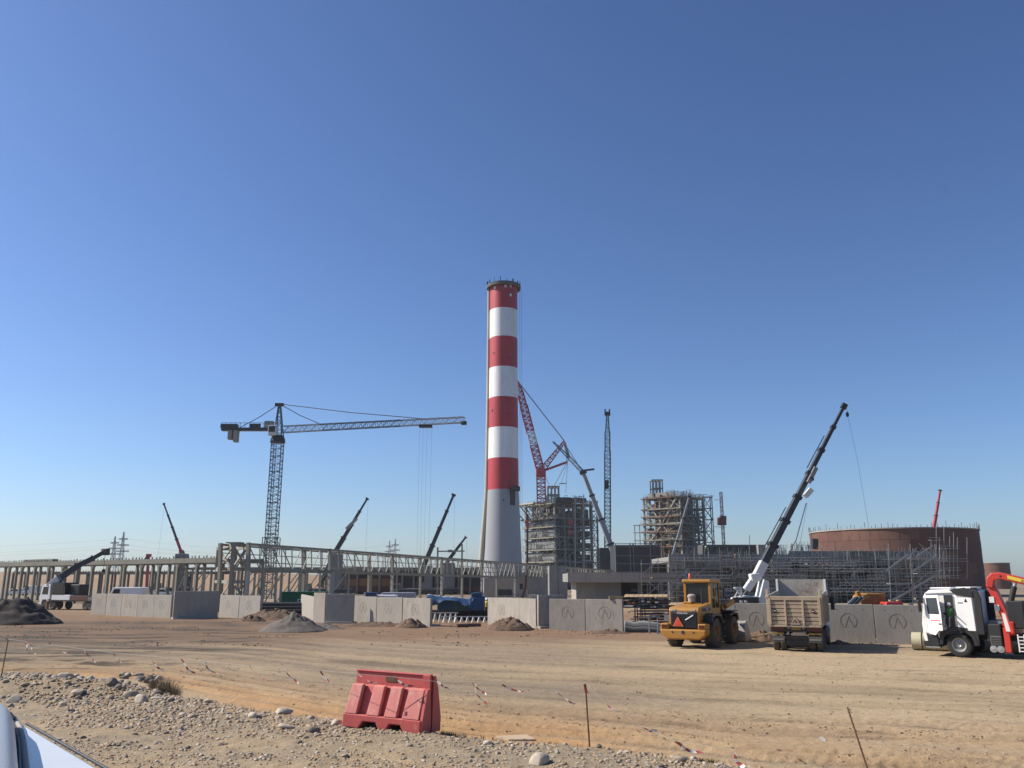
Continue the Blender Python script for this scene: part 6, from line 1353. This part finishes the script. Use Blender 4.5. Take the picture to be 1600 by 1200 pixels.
# things showing above the right-hand wall
def behind_right():
    t = thing('excavator_bucket', 'yellow brown digger attachment above the grey wall panel', 'machine', XY(1358, 52)); Y = 52
    z0 = 1.2
    MB().prism([(P(1346, 942, Y).x, 1.2), (P(1344, 942, Y).x, 2.42), (P(1352, 942, Y).x, 2.62), (P(1378, 942, Y).x, 2.62), (P(1386, 942, Y).x, 2.3), (P(1380, 942, Y).x, 1.2)], 'y', Y, Y + 1.2).build('bucket_body', 'loader_hub', t, bevel=.08)
    MB().bar(P(1339, 924, Y), P(1344, 936, Y), .2, .3, up=(0, 1, 0)).build('mount_ear', 'loader_yellow', t); MB().prism([(P(1375, 942, Y).x, 2.6), (P(1384, 942, Y).x, 2.64), (P(1381, 942, Y).x, 2.30)], 'y', Y - .05, Y + .2).build('mount_ear', 'loader_yellow', t); MB().bar(P(1347, 934, Y - .2), P(1357, 930, Y - .2), .25, .3, up=(0, 1, 0)).build('mount_ear', 'loader_yellow', t)
    MB().bx(P(1345, 940, Y).x, P(1382, 940, Y).x, Y + .1, Y + 1.1, 0, 1.2).build('stand', 'dark_metal', t)
    f = thing('form_panel', 'dark formwork frames leaning in a pack above the wall', 'formwork', XY(1332, 51))
    for k in range(5): bar('frame_bar', f, P(1321 + 3.2 * k, 948, 51 + .1 * k), P(1337 + 3.2 * k, 933, 51 + .1 * k), .10, 'galvanised' if k % 2 == 0 else 'dark_metal', .12)
    bar('prop', f, (P(1330, 948, 51.4).x, 51.4, 0), (P(1330, 948, 51.4).x, 51.4, 2.2), .3, 'dark_metal')
    r = thing('red_skip', 'red metal skip with pale boards on top behind the wall', 'skip', XY(1398, 51)); x0, x1 = P(1383, 942, 51).x, P(1413, 942, 51).x
    MB().prism([(P(1384, 945, 51).x, 0), (P(1382, 945, 51).x, 1.75), (P(1386, 945, 51).x, 2.12), (P(1410, 945, 51).x, 2.12), (P(1415, 945, 51).x, 1.75), (P(1413, 945, 51).x, 0)], 'y', 51, 52.6).build('skip_body', 'palette_red', r, bevel=.03)
    bar('board', r, P(1388, 941.5, 51.3) , P(1408, 941.5, 51.3), .5, 'timber', .07)
    for px in (1392, 1404): bar('batten', r, P(px - 2.5, 938.3, 51.3), P(px + 2.5, 938.3, 51.3), .3, 'timber', .07)
behind_right()
# parked vehicles glimpsed over the walls
def parked_car(label, px, ytop, Y, L, m, h=1.45, van=False):
    c = XY(px, Y); t = thing('parked_van' if van else 'parked_car', label, 'van' if van else 'car', (c.x, Y, 0), R(90), world_space=False); w = .85
    pf = [(-L / 2, .35), (-L / 2, .9), (-L * .42, 1.0), (-L * .30, h), (L * .12, h), (L * .28, .98), (L * .48, .82), (L / 2, .4)] if not van else [(-L / 2, .35), (-L / 2, h - .1), (-L * .46, h), (L * .22, h), (L * .36, 1.15), (L / 2, 1.0), (L / 2, .4)]
    MB().prism(pf, 'x', -w, w).build('body', m, t, bevel=.07)
    for s in (-1, 1):
        MB().prism([(-L * .36, .98), (-L * .27, h - .1), (L * .10, h - .1), (L * .22, .98)] if not van else [(L * .05, 1.2), (L * .05, h - .2), (L * .19, h - .2), (L * .30, 1.2)], 'x', s * w, s * w + s * .01).build('side_window', 'glass_dark', t)
        for y in (-L * .32, L * .30): wheel(t, (s * (w - .08), y, .32), .32, .2, 'rim_metal', 'rubber', face=s, n=18)
    return t
parked_car('pale blue van parked behind the emblem panels near the rack', 198, 918, 96, 4.6, 'white_paint', 2.6, True)
parked_car('white car seen over the three panel row, beside the blue box', 590, 925, 88, 4.2, 'white_paint', 1.9, True)
parked_car('pale van roof seen over the three panel row near the tarpaulin', 615, 925, 92, 4.8, 'chimney_grey', 2.1, True)
parked_car('small white car far away at the picture edge behind the rack', 27, 922, 190, 4.3, 'white_paint', 1.5); parked_car('white van far away between the rack columns', 52, 920, 195, 4.8, 'white_paint', 2.1, True)
parked_car('white car far away behind the fifth rack bay', 252, 920, 180, 4.4, 'white_paint', 1.6); parked_car('silver car far away behind the truck crane', 108, 924, 200, 4.4, 'chimney_grey', 1.5)
bb = thing('blue_cabinet', 'small blue site cabinet with white edge over the three panel row', 'cabinet', XY(578, 86)); MB().bx(P(571, 930, 86).x, P(587, 930, 86).x, 86, 87.2, 0, P(580, 925.5, 86).z).build('cabinet_body', 'tarp_blue', bb, bevel=.04); bar('cabinet_edge', bb, (P(570, 930, 86).x, 85.9, 0), (P(570, 930, 86).x, 85.9, P(580, 925.5, 86).z), .14, 'tape_white')
rp_ = thing('red_prop', 'thin red jack standing on the pale wall below the gallery', 'jack', XY(820, 120)); bar('leg', rp_, P(816, 934, 120), P(821, 918, 120), .3, 'rust_shell'); bar('shaft', rp_, P(821, 919, 120), P(822, 899, 120), .28, 'rust_shell'); bar('foot', rp_, XY(816, 120), P(816, 934, 120), .3, 'rust_shell')

# big beige pipe on the ground by the lorry
bp = thing('large_pipe', 'big beige pipe lying on the ground behind the lorry front wheel', 'pipe', G(1500, 1016))
a0 = G(1452, 1017.5); a0 = Vector((a0.x - .35, a0.y + .9, .42)); dirp = Vector((.84, -.54, 0)).normalized()
MB().lathe([(.36, .0), (.43, .0), (.43, .42), (.44, .43), (.44, .5), (.43, .51), (.43, 9), (.36, 9), (.36, 0)], 32, (0, 0, 0), axis='x').build('pipe_body', 'pipe_beige', None, smooth=35)
po = bpy.data.objects['pipe_body'] if bpy.data.objects.get('pipe_body') and bpy.data.objects['pipe_body'].parent is None else [o for o in bpy.data.objects if o.name.startswith('pipe_body') and o.parent is None][0]
po.location = a0; po.rotation_euler = (0, 0, math.atan2(dirp.y, dirp.x)); adopt(po, bp)
ring = MB().lathe([(.445, .44), (.455, .44), (.455, .49), (.445, .49)], 32, (0, 0, 0), axis='x').build('pipe_band', 'dark_metal', None); ring.location = a0; ring.rotation_euler = po.rotation_euler; adopt(ring, bp)

# ================================================================== FOREGROUND
# red plastic barrier
def barrier():
    c = (G(534, 1136, ZB) + G(656, 1145, ZB)) / 2; z = float(gz(c.x, c.y)); p0, p1 = G(534, 1135.5, z), G(656, 1146.5, z); d = p1 - p0; L = d.length; ang = math.atan2(d.y, d.x)
    n = Vector((-d.y, d.x, 0)).normalized(); c = (p0 + p1) / 2 + n * .36
    t = thing('plastic_barrier', 'faded red plastic road barrier standing on the stony bank', 'barrier', (c.x, c.y, z - .02), ang, world_space=False); t.rotation_euler = (R(-1.5), R(1.0), ang); t.scale = (1, 1, .93); h = L / 2; m = 'barrier_red'
    base = [(-h, 0), (-h, .27), (h, .27), (h, 0), (h - .38, 0), (h - .45, .14), (h - .70, .14), (h - .78, 0), (-h + .84, 0), (-h + .77, .14), (-h + .47, .14), (-h + .38, 0)]
    MB().prism(base, 'y', -.36, .36).build('base', m, t, bevel=.02)
    MB().prism([(-.25, .272), (-.085, .83), (-.06, .83), (-.05, 1.10), (.05, 1.10), (.06, .83), (.085, .83), (.25, .272)], 'x', -h + .05, h - .03).build('core', m, t, bevel=.012)
    w = (2 * h - .16) / 4
    for s in (-1, 1):
        for k in range(4):
            a = -h + (.14 + w * k if k else .03); b = a + w - (.125 if k < 3 else .03)
            o = MB().add([(a, s * .36, .272), (b, s * .36, .272), (b, s * .36 - s * .10, .272), (a, s * .36 - s * .10, .272), (a + .04, s * .20, .84), (b + .01, s * .20, .84), (b + .01, s * .10, .86), (a + .04, s * .10, .86)], [(0, 1, 5, 4), (1, 2, 6, 5), (2, 3, 7, 6), (3, 0, 4, 7), (4, 5, 6, 7), (0, 3, 2, 1)]).build('raised_panel', 'barrier_faded', t, bevel=.014)
    MB().prism([(-.34, .0), (-.34, .27), (-.20, .84), (-.10, .86), (-.03, .30), (-.03, .0)], 'x', h - .028, h + .03).build('end_flange', m, t); MB().prism([(.34, .0), (.34, .27), (.20, .84), (.09, 1.10), (.02, 1.10), (.02, .0)], 'x', h - .028, h + .03).build('end_flange', m, t)
    MB().bx(h - .15, h + .02, -.10, -.05, .80, 1.12).build('end_lug', m, t, bevel=.01); MB().bx(-h + .02, -h + .13, -.16, .16, .27, .84).build('end_post', m, t, bevel=.02);
    MB().bx(-h + .05, h - .03, -.075, .075, 1.10, 1.125).build('top_lip', m, t, bevel=.008)
    MB().bx(-.13, .12, -.068, -.06, .93, 1.02).build('moulded_plate', 'dirt_red', t)
    return t, z
bt, bz = barrier()

# stakes and warning tape
def stake(label, base, top, r, m, flag=False):
    t = thing('stake', label, 'stake', base); MB().tube(base - Vector((0, 0, .15)), top, r, r * .9, n=6).build('rod', m, t, smooth=40)
    if flag:
        f = MB(); f.bar(top + Vector((-.01, 0, -.01)), top + Vector((.015, -.02, -.16)), .05, .01); f.bar(top + Vector((0, 0, -.1)), top + Vector((.06, -.02, -.17)), .025, .008); f.build('tape_knot', 'sign_orange', t)
    return top
b1 = G(2, 1055, .62); s1 = P(13, 999, b1.y); stake('thin brown stake standing on the stony berm at the picture edge', b1, s1, .018, 'rusty_rod')
b2 = G(922, 1161, .58); b2.z = float(gz(b2.x, b2.y)); s2 = P(914.5, 1068, b2.y); stake('upright rusty stake with orange tape knot at its top', b2, s2, .016, 'rusty_rod', True)
b3 = P(1367, 1203, 12.6); b3.z = float(gz(b3.x, b3.y)); s3 = P(1324, 1105, 12.9); stake('leaning rusty stake in the orange sand', b3, s3, .014, 'rusty_rod')
RB_ = [((41, 1002), (46, 1022)), ((49, 1012), (54, 1022)), ((84, 1008), (105, 1021)), ((131, 1014), (151, 1035)), ((177, 1020), (195, 1038)), ((232, 1025), (256, 1047)), ((283, 1029), (304, 1052)), ((316, 1033), (343, 1054)), ((389, 1040), (414, 1062)), ((444, 1044), (468, 1068)), ((501, 1048), (525, 1073)),
       ((560, 1053), (590, 1067)), ((615, 1058), (645, 1072)), ((683, 1065), (706, 1076)), ((737, 1066), (760, 1101)), ((742, 1068), (760, 1085)), ((785, 1069), (820, 1080)), ((866, 1076), (900, 1100))]
def inv_y(px, tab): xs = [a for a, b in tab]; return 1 / float(np.interp(px, xs, [1 / b for a, b in tab]))
bc = bt.location
TAB = [(13, b1.y), (560, bc.y - .32), (680, bc.y - .62), (914, b2.y)]
tp = thing('warning_tape', 'red and white flagged warning line strung along the bank', 'tape', b1)
def ribbon(a, b, parent, w=.05, seed=0, m=('tape_red', 'tape_white')):
    rs = random.Random(seed); mb = MB(); n = 10; prev = None; L = (b - a).length; side = Vector((rs.uniform(.5, 1), rs.uniform(-.9, -.2), rs.uniform(-.2, .5))).normalized()
    for i in range(n + 1):
        f = i / n; p = a.lerp(b, f) + Vector((.02 * math.sin(f * 7 + seed), -.03 * math.sin(f * 5 + seed), -.10 * L * math.sin(f * math.pi))); tw = side * math.cos(f * 2.2 + seed) + Vector((0, 0, 1)) * math.sin(f * 2.2 + seed) * .7; q = (p - tw * w / 2, p + tw * w / 2)
        if prev: mb.cur = ((i - 1) // 2 + seed) % 2; mb.add([prev[0], prev[1], q[1], q[0]], [(0, 1, 2, 3)])
        prev = q
    return mb.build('ribbon', list(m), parent, fix=False)
line = [s1]
for i, (a, b) in enumerate(RB_):
    Y = inv_y(a[0], TAB); A = P(*a, Y); B = P(*b, Y - .1); line.append(A); ribbon(A, B, tp, .055 if i < 10 else .045, i, ('tape_red', 'tape_white'))
line.append(s2); line.sort(key=lambda p: proj(p)[0]); MB().path(line, .0045, 4).build('cord', 'seal_grey', tp, fix=False)
gt = thing('fallen_tape', 'torn red and white tape trailing on the sand past the stake', 'tape', b2)
gl = [s2]
for i, (a, b) in enumerate((((951, 1102), (970, 1112)), ((999, 1133), (1027, 1142)), ((1054, 1158), (1097, 1176)), ((1146, 1172), (1160, 1200)))):
    Y = (15.4, 14.9, 14.2, 13.3)[i]; ribbon(P(*a, Y), P(*b, Y - .1), gt, .07, 30 + i); gl.append(P(*a, Y))
MB().path(gl, .004, 4).build('cord', 'seal_grey', gt, fix=False)
for i, (a, b) in enumerate((((1215, 1165), (1252, 1174)), ((1280, 1146), (1335, 1169)))):
    p, q = G(*a, .12), G(*b, .12); p.z = float(gz(p.x, p.y)) + .06; q.z = float(gz(q.x, q.y)) + .05; tt_ = thing('tape_scrap', ['crumpled tape scrap half buried in orange sand', 'faded flat tape strip beside the leaning stake'][i], 'tape', p); ribbon(p, q, tt_, .10, 50 + i, ('dirt_red', 'concrete_grey'))

# cardboard
cb = thing('cardboard_sheet', 'flat torn cardboard sheet lying on the stony bank', 'cardboard', G(806, 1151, ZB)); pts = [G(775, 1147, ZB), G(822, 1144.5, ZB), G(838, 1152.5, ZB), G(795, 1152.5, ZB)]; zc = max(float(gz(p.x, p.y)) for p in pts) + .06
MB().add([Vector((p.x, p.y, zc + e)) for e in (0, .03) for p in pts], [(0, 3, 2, 1), (4, 5, 6, 7), (0, 1, 5, 4), (1, 2, 6, 5), (2, 3, 7, 6), (3, 0, 4, 7)]).build('sheet', 'cardboard', cb)

# stones: eight shared shapes
ROCK = []
for k in range(8):
    bm = bmesh.new(); bmesh.ops.create_icosphere(bm, subdivisions=3, radius=1); rs = random.Random(k); ax = (rs.uniform(.9, 1.15), rs.uniform(.65, .9), rs.uniform(.42, .62))
    for v in bm.verts:
        p = v.co; q = p * 1.0; nn = 1 + .30 * float(fbm(p.x * 1.2 + k * 9, p.y * 1.2 + p.z * 1.9, 2)) + .06 * float(fbm(p.x * 4 + k, p.y * 4 + p.z * 3, 2)); v.co = Vector((q.x * ax[0], q.y * ax[1], q.z * ax[2])) * nn
    for _ in range(rs.randint(2, 5)):
        nv = Vector((rs.uniform(-1, 1), rs.uniform(-1, 1), rs.uniform(-.6, .9))).normalized(); dd = rs.uniform(.42, .62)
        for v in bm.verts:
            q = v.co.dot(nv) - dd
            if q > 0: v.co -= nv * q * .9
    for f in bm.faces: f.smooth = True
    for mn in ('stone', 'stone_pale', 'stone_dark'):
        me = bpy.data.meshes.new('rock'); bm.to_mesh(me); me.materials.append(M[mn]); ROCK.append(me)
    bm.free()
def rock(name, label, x, y, s, me, group, tilt=.25, sink=.35, rs=random):
    o = bpy.data.objects.new(name, me); col.objects.link(o); o.location = (x, y, float(gz(x, y)) + s * .5 * (1 - sink) * .6); o.scale = (s, s, s * rs.uniform(.85, 1.25)); o.rotation_euler = (rs.uniform(-tilt, tilt), rs.uniform(-tilt, tilt), rs.uniform(0, 6.28)); return lab(o, label, 'rock', group, 'thing')
BIG = [(104, 1059, 27, 'long pale cobble on the berm crest'), (220, 1061, 17, 'flat dark slab on top of the berm'), (234, 1068, 16, 'dark rock tucked below the slab on the berm top'), (19, 1065, 13, ''), (31, 1064, 14, ''), (46, 1069, 15, ''), (22, 1083, 18, 'oval cobble low at the picture edge'), (24, 1079, 24, 'broad flat cobble at the picture edge'), (67, 1070, 20, ''), (100, 1077, 17, ''), (122, 1079, 20, 'rounded grey rock halfway down the berm'), (136, 1078, 13, ''), (172, 1086, 22, 'large rounded rock with a dark shaded side on the berm'), (200, 1072, 12, ''), (204, 1091, 24, 'long boulder touching the biggest rock of the berm'), (220, 1097, 26, 'biggest grey rock at the foot of the berm'), (246, 1093, 16, ''), (281, 1097, 13, ''), (301, 1121, 17, 'lone upright rock on the gravel beyond the berm'), (324, 1098, 15, 'pale cobble at the sand edge beyond the berm'), (312, 1097, 10, ''), (229, 1122, 10, ''), (285, 1119, 14, ''), (91, 1095, 15, ''), (395, 1120, 17, 'rounded cobble before the pale long one near the barrier'), (197, 1082, 14, ''), (5, 1067, 13, ''), (439, 1115, 28, 'long pale cobble midway between berm and barrier'), (434, 1123, 12, ''), (447, 1138, 21, 'flat oval cobble nearest the camera side before the barrier'), (490, 1145, 26, 'dark flat stone beside the barrier'), (487, 1123, 13, ''), (524, 1132, 19, 'pale rock against the barrier corner'), (505, 1132, 12, ''), (411, 1186, 13, ''), (539, 1182, 13, ''), (761, 1162, 17, 'pale cobble just below the cardboard'), (842, 1191, 37, 'large flat pale cobble at the bottom edge of the picture'), (1062, 1189, 22, 'half buried cobble near the fallen tape'), (836, 1156, 11, 'small round stone at the cardboard corner'), (37, 1091, 11, ''), (52, 1076, 14, ''), (75, 1058, 12, ''), (60, 1080, 13, ''), (150, 1070, 13, ''), (160, 1064, 11, ''), (185, 1076, 12, ''), (255, 1100, 13, ''), (266, 1094, 11, ''), (12, 1073, 14, ''), (82, 1084, 12, ''), (112, 1067, 11, '')]
rs = random.Random(77)
for i, (px, py, w, lb) in enumerate(BIG):
    z = .62
    for _ in range(3):
        p = G(px, py, z); z = float(gz(p.x, p.y))
    s = w * p.y / FPX * .54; dk = 'dark' in lb
    rock('rock', (lb if lb else 'rounded cobble half sunk in the stony berm and gravel bank'), p.x, p.y, s, ROCK[rs.randrange(8) * 3 + (2 if dk else (1 if 'pale' in lb or rs.random() < .35 else 0))], 'cobbles on the roadside bank', sink=.5, rs=rs)
for i in range(70):
    px, py = rs.uniform(-10, 262), rs.uniform(1057, 1096); z = .62
    for _ in range(3):
        p = G(px, py, z); z = float(gz(p.x, p.y))
    rock('rock', 'rounded cobble half sunk in the stony berm and gravel bank', p.x, p.y, rs.uniform(7, 15) * p.y / FPX * .54, ROCK[rs.randrange(24)], 'cobbles on the roadside bank', sink=.45, rs=rs)
for i in range(190):
    for _ in range(40):
        px, py = (rs.uniform(0, 1150), rs.uniform(1055, 1200)) if i < 110 else (rs.uniform(0, 300), rs.uniform(1056, 1098)); p = G(px, py, .6); d = float(edge_d(p.x, p.y))
        if d > -.1 and rs.random() < math.exp(-d / 1.6) + (.25 if px < 320 else 0.06): break
    rock('small_stone', 'small rounded stone scattered in the gravel of the bank', p.x, p.y, rs.uniform(.035, .085), ROCK[rs.randrange(24)], 'small stones scattered on the bank', sink=.6, rs=rs)

# gravel: uncountable
def gravel():
    r = np.random.RandomState(5); N = 220000
    Y = 12.2 + (r.rand(N) ** 1.35) * 17; X = (r.rand(N) * 2 - 1) * (.70 * Y + .5); d = edge_d(X, Y); ridge = np.exp(-((d - .55) / .75) ** 2); n_ = fbm(X * .7, Y * .9, 3)
    keep = (d > -.5) & (r.rand(N) < np.clip(.17 + .55 * ridge + 1.1 * n_, .04, 1) * sstep(-.5, .0, d)); bermk = (X < -6) & (d > -.3) & (d < 3.2); keep |= bermk & (r.rand(N) < .8)
    X, Y = X[keep], Y[keep]; sand = r.rand(5000); Y2 = 13 + r.rand(5000) * 30; X2 = (r.rand(5000) * 2 - 1) * .68 * Y2; k2 = edge_d(X2, Y2) < -.2; X2, Y2 = X2[k2], Y2[k2]
    def emit(X, Y, smin, smax, name, mats, label, pw):
        n = len(X); s = smin + (smax - smin) * r.rand(n) ** pw * (1 if True else 1); s = s * np.clip(Y / 16, .8, 1.3); Z = gz(X, Y)
        base = np.array([(1, 0, 0), (.3, .9, .1), (-.8, .55, 0), (-.75, -.6, .05), (.35, -.9, 0), (.45, .3, .75), (-.45, .15, .8), (.05, -.5, .7), (0, 0, -.7)]); F = [(0, 1, 5), (1, 6, 5), (1, 2, 6), (2, 3, 6), (3, 7, 6), (3, 4, 7), (4, 0, 7), (0, 5, 7), (5, 6, 7)]
        a = r.rand(n) * 6.28; ca, sa = np.cos(a), np.sin(a); st = .65 + .6 * r.rand(n); hz = .45 + .45 * r.rand(n); jit = 1 + .35 * (r.rand(n, 9) - .5)
        bx_ = base[None, :, 0] * jit * st[:, None]; by_ = base[None, :, 1] * jit; bz_ = base[None, :, 2] * hz[:, None] * jit
        vx = X[:, None] + s[:, None] * (bx_ * ca[:, None] - by_ * sa[:, None]); vy = Y[:, None] + s[:, None] * (bx_ * sa[:, None] + by_ * ca[:, None]); vz = Z[:, None] + s[:, None] * (bz_ + .12)
        V = np.stack([vx, vy, vz], -1).reshape(-1, 3); Fa = (np.array(F)[None] + 9 * np.arange(n)[:, None, None]).reshape(-1, 3)
        me = bpy.data.meshes.new(name); me.vertices.add(len(V)); me.vertices.foreach_set('co', V.ravel()); me.loops.add(Fa.size); me.loops.foreach_set('vertex_index', Fa.ravel().astype(np.int32)); me.polygons.add(len(Fa)); me.polygons.foreach_set('loop_start', np.arange(0, Fa.size, 3, dtype=np.int32))
        for m in mats: me.materials.append(M[m])
        me.polygons.foreach_set('material_index', np.repeat(r.randint(0, len(mats), n), 9).astype(np.int32)); me.update(); me.validate()
        o = bpy.data.objects.new(name, me); col.objects.link(o); lab(o, label, kind='stuff'); o['category'] = 'gravel'
    emit(X, Y, .007, .05, 'gravel', ['stone', 'sand_clod', 'stone_dark', 'stone', 'sand_clod', 'stone_pale'], 'loose grey brown gravel covering the roadside bank', 4.5)
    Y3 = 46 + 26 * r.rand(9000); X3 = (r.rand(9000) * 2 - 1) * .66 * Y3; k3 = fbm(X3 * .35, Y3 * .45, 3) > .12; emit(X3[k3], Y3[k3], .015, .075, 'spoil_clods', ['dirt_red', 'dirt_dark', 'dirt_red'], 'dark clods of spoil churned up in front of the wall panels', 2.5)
    xs_ = []; ys_ = []                                           # clods thrown up along the wheel tracks
    for c_, w_ in ((1.7, .22), (2.5, .2), (3.9, .26), (4.8, .22), (6.6, .3), (7.6, .3)):
        x = -14 + 34 * r.rand(1500); off = c_ + w_ * 1.5 * np.sign(r.rand(1500) - .5) + .10 * r.randn(1500); xs_.append(x); ys_.append(np.interp(x, EX, EY) + off / .82)
    X4 = np.concatenate(xs_); Y4 = np.concatenate(ys_); k4 = fbm(X4 * .9, Y4 * .9, 2) > -.05; emit(X4[k4], Y4[k4], .006, .03, 'track_clods', ['sand_clod', 'sand_clod', 'dirt_red'], 'sandy clods thrown up along the wheel tracks', 2.5)
    emit(X2, Y2, .008, .035, 'earth_clods', ['dirt_red', 'stone', 'gravel_heap'], 'small clods and pebbles strewn over the sandy track', 3.0)
gravel()
# weeds along the bank edge
def weeds():
    r = random.Random(8)
    def tuft(mb, p, h, n, sp):
        for k in range(n):
            a = r.uniform(0, 6.28); l = h * r.uniform(.5, 1); b = Vector((math.cos(a), math.sin(a), 0)); q = p + b * r.uniform(0, sp); w = r.uniform(.004, .008); s = Vector((-b.y, b.x, 0)) * w; mid = q + b * l * .25 + Vector((0, 0, l * .6)); tip = q + b * l * r.uniform(.4, .9) + Vector((0, 0, l)); mb.add([q - s, q + s, mid + s * .7, mid - s * .7, tip], [(0, 1, 2, 3), (3, 2, 4)])
    dry, grn = MB(), MB()
    for k in range(90): p = G(r.uniform(238, 278), r.uniform(1070, 1086), .6); p.z = float(gz(p.x, p.y)); tuft(dry, p, .45, 10, .12)
    for (a, b, y0, y1, n, mb) in ((690, 780, 1146, 1154, 90, grn), (840, 940, 1155, 1170, 60, grn), (475, 500, 1110, 1120, 14, dry), (1095, 1130, 1186, 1198, 26, grn), (690, 900, 1145, 1165, 40, dry), (560, 700, 1140, 1150, 20, grn)):
        for k in range(n): p = G(r.uniform(a, b), r.uniform(y0, y1), .5); p.z = float(gz(p.x, p.y)); tuft(mb, p, .10, 9, .06)
    o = dry.build('dry_grass', 'grass_dry', None, fix=False); lab(o, 'dry pale grass tufts at the end of the stony berm', 'grass', kind='stuff')
    o = grn.build('low_weeds', 'grass_green', None, fix=False); lab(o, 'low green weeds along the edge of the bank', 'weeds', kind='stuff')
weeds()

# corner of a pale vehicle parked beside the camera
def near_vehicle():
    t = thing('parked_van', 'pale silver roof corner of a van right below the camera', 'van', (-2.6, 2.6, ZB)); z = 2.75
    F = G(40, 1131, z); N = G(160, 1201, z); d = (N - F).normalized(); N2 = N + d * .9; bl = Vector((-4.9, 2.7, z)); nl = Vector((-3.4, .5, z))
    poly = [F, N2, Vector((N2.x - 1.0, N2.y - 1.3, z)), nl, bl]; n = len(poly)
    MB().add(poly + [p - Vector((0, 0, .05)) for p in poly], [tuple(range(n)), tuple(range(2 * n - 1, n - 1, -1))] + [(k, (k + 1) % n, n + (k + 1) % n, n + k) for k in range(n)]).build('roof', 'vehicle_paint', t, bevel=.02)
    body = [p.lerp(sum(poly, Vector()) / n, .02) for p in poly]
    MB().add([p - Vector((0, 0, .06)) for p in body] + [Vector((p.x, p.y, ZB + .35)) for p in body], [tuple(range(n)), tuple(range(2 * n - 1, n - 1, -1))] + [(k, (k + 1) % n, n + (k + 1) % n, n + k) for k in range(n)]).build('body', 'vehicle_paint', t, bevel=.03)
    MB().path([F + Vector((0, .01, .0)), F.lerp(N2, .5) + Vector((.005, .01, .0)), N2 + Vector((.01, .01, 0))], .006, 8).build('edge_trim', 'dark_metal', t, smooth=50)
    r = Vector((-.513, .858, 0)); s = Vector((.858, .513, 0)); e0 = G(27, 1200, 2.80); L = 1.75
    mb = MB(); K, J = 16, 14; vs = []                            # raised fairing, rounded at its far end
    for j in range(J + 1):
        f = j / J; y = -1.4 + (L + 1.15) * f; g = max(0, (f - .72) / .28); hh = .20 * math.sqrt(max(0, 1 - g ** 2.2)); inset = .10 * g ** 2.4
        for i in range(K + 1):
            a = math.pi * i / K; q = abs(math.cos(a)) ** .45 * (1 if math.cos(a) > 0 else -1); w = .62; x = -w + q * (w - inset); vs.append(e0 + r * y + s * x + Vector((0, 0, -.05 + hh * math.sin(a) ** .5 - 0)))
    fs = [(j * (K + 1) + i, j * (K + 1) + i + 1, (j + 1) * (K + 1) + i + 1, (j + 1) * (K + 1) + i) for j in range(J) for i in range(K)]
    mb.add(vs, fs).build('roof_fairing', 'vehicle_paint', t, smooth=60)
    def onroof(px, py, zz=z + .015): return G(px, py, zz)
    MB().path([onroof(8, 1113, z + .06), onroof(16, 1117, z + .05), onroof(24, 1124), onroof(31, 1136), onroof(36, 1155), onroof(39, 1178), onroof(41, 1202), onroof(42, 1235)], .011, 10).build('rubber_seal', 'seal_grey', t, smooth=60)
    MB().path([onroof(22, 1126, z + .004), onroof(29, 1145, z + .004), onroof(32, 1170, z + .004), onroof(33, 1204, z + .004), onroof(33, 1240, z + .004)], .012, 6).build('gutter', 'dark_metal', t, smooth=60)
near_vehicle()

# ================================================================== air: thin pale haze over the plain
def haze():
    me = bpy.data.meshes.new('haze'); q = MB().bx(-2750, 2750, -95, 2800, -1.6, 116); me.from_pydata(q.v, [], q.f)
    m = bpy.data.materials.new('haze_air'); m.use_nodes = True; nt = m.node_tree; nt.nodes.clear()
    out = nt.nodes.new('ShaderNodeOutputMaterial'); pv = nt.nodes.new('ShaderNodeVolumePrincipled'); pv.inputs['Color'].default_value = (.86, .92, 1, 1); pv.inputs['Density'].default_value = .00013; pv.inputs['Anisotropy'].default_value = .2
    nt.links.new(pv.outputs[0], out.inputs['Volume']); me.materials.append(m)
    o = bpy.data.objects.new('haze', me); col.objects.link(o); lab(o, 'thin pale haze in the air over the site', kind='stuff')
haze()
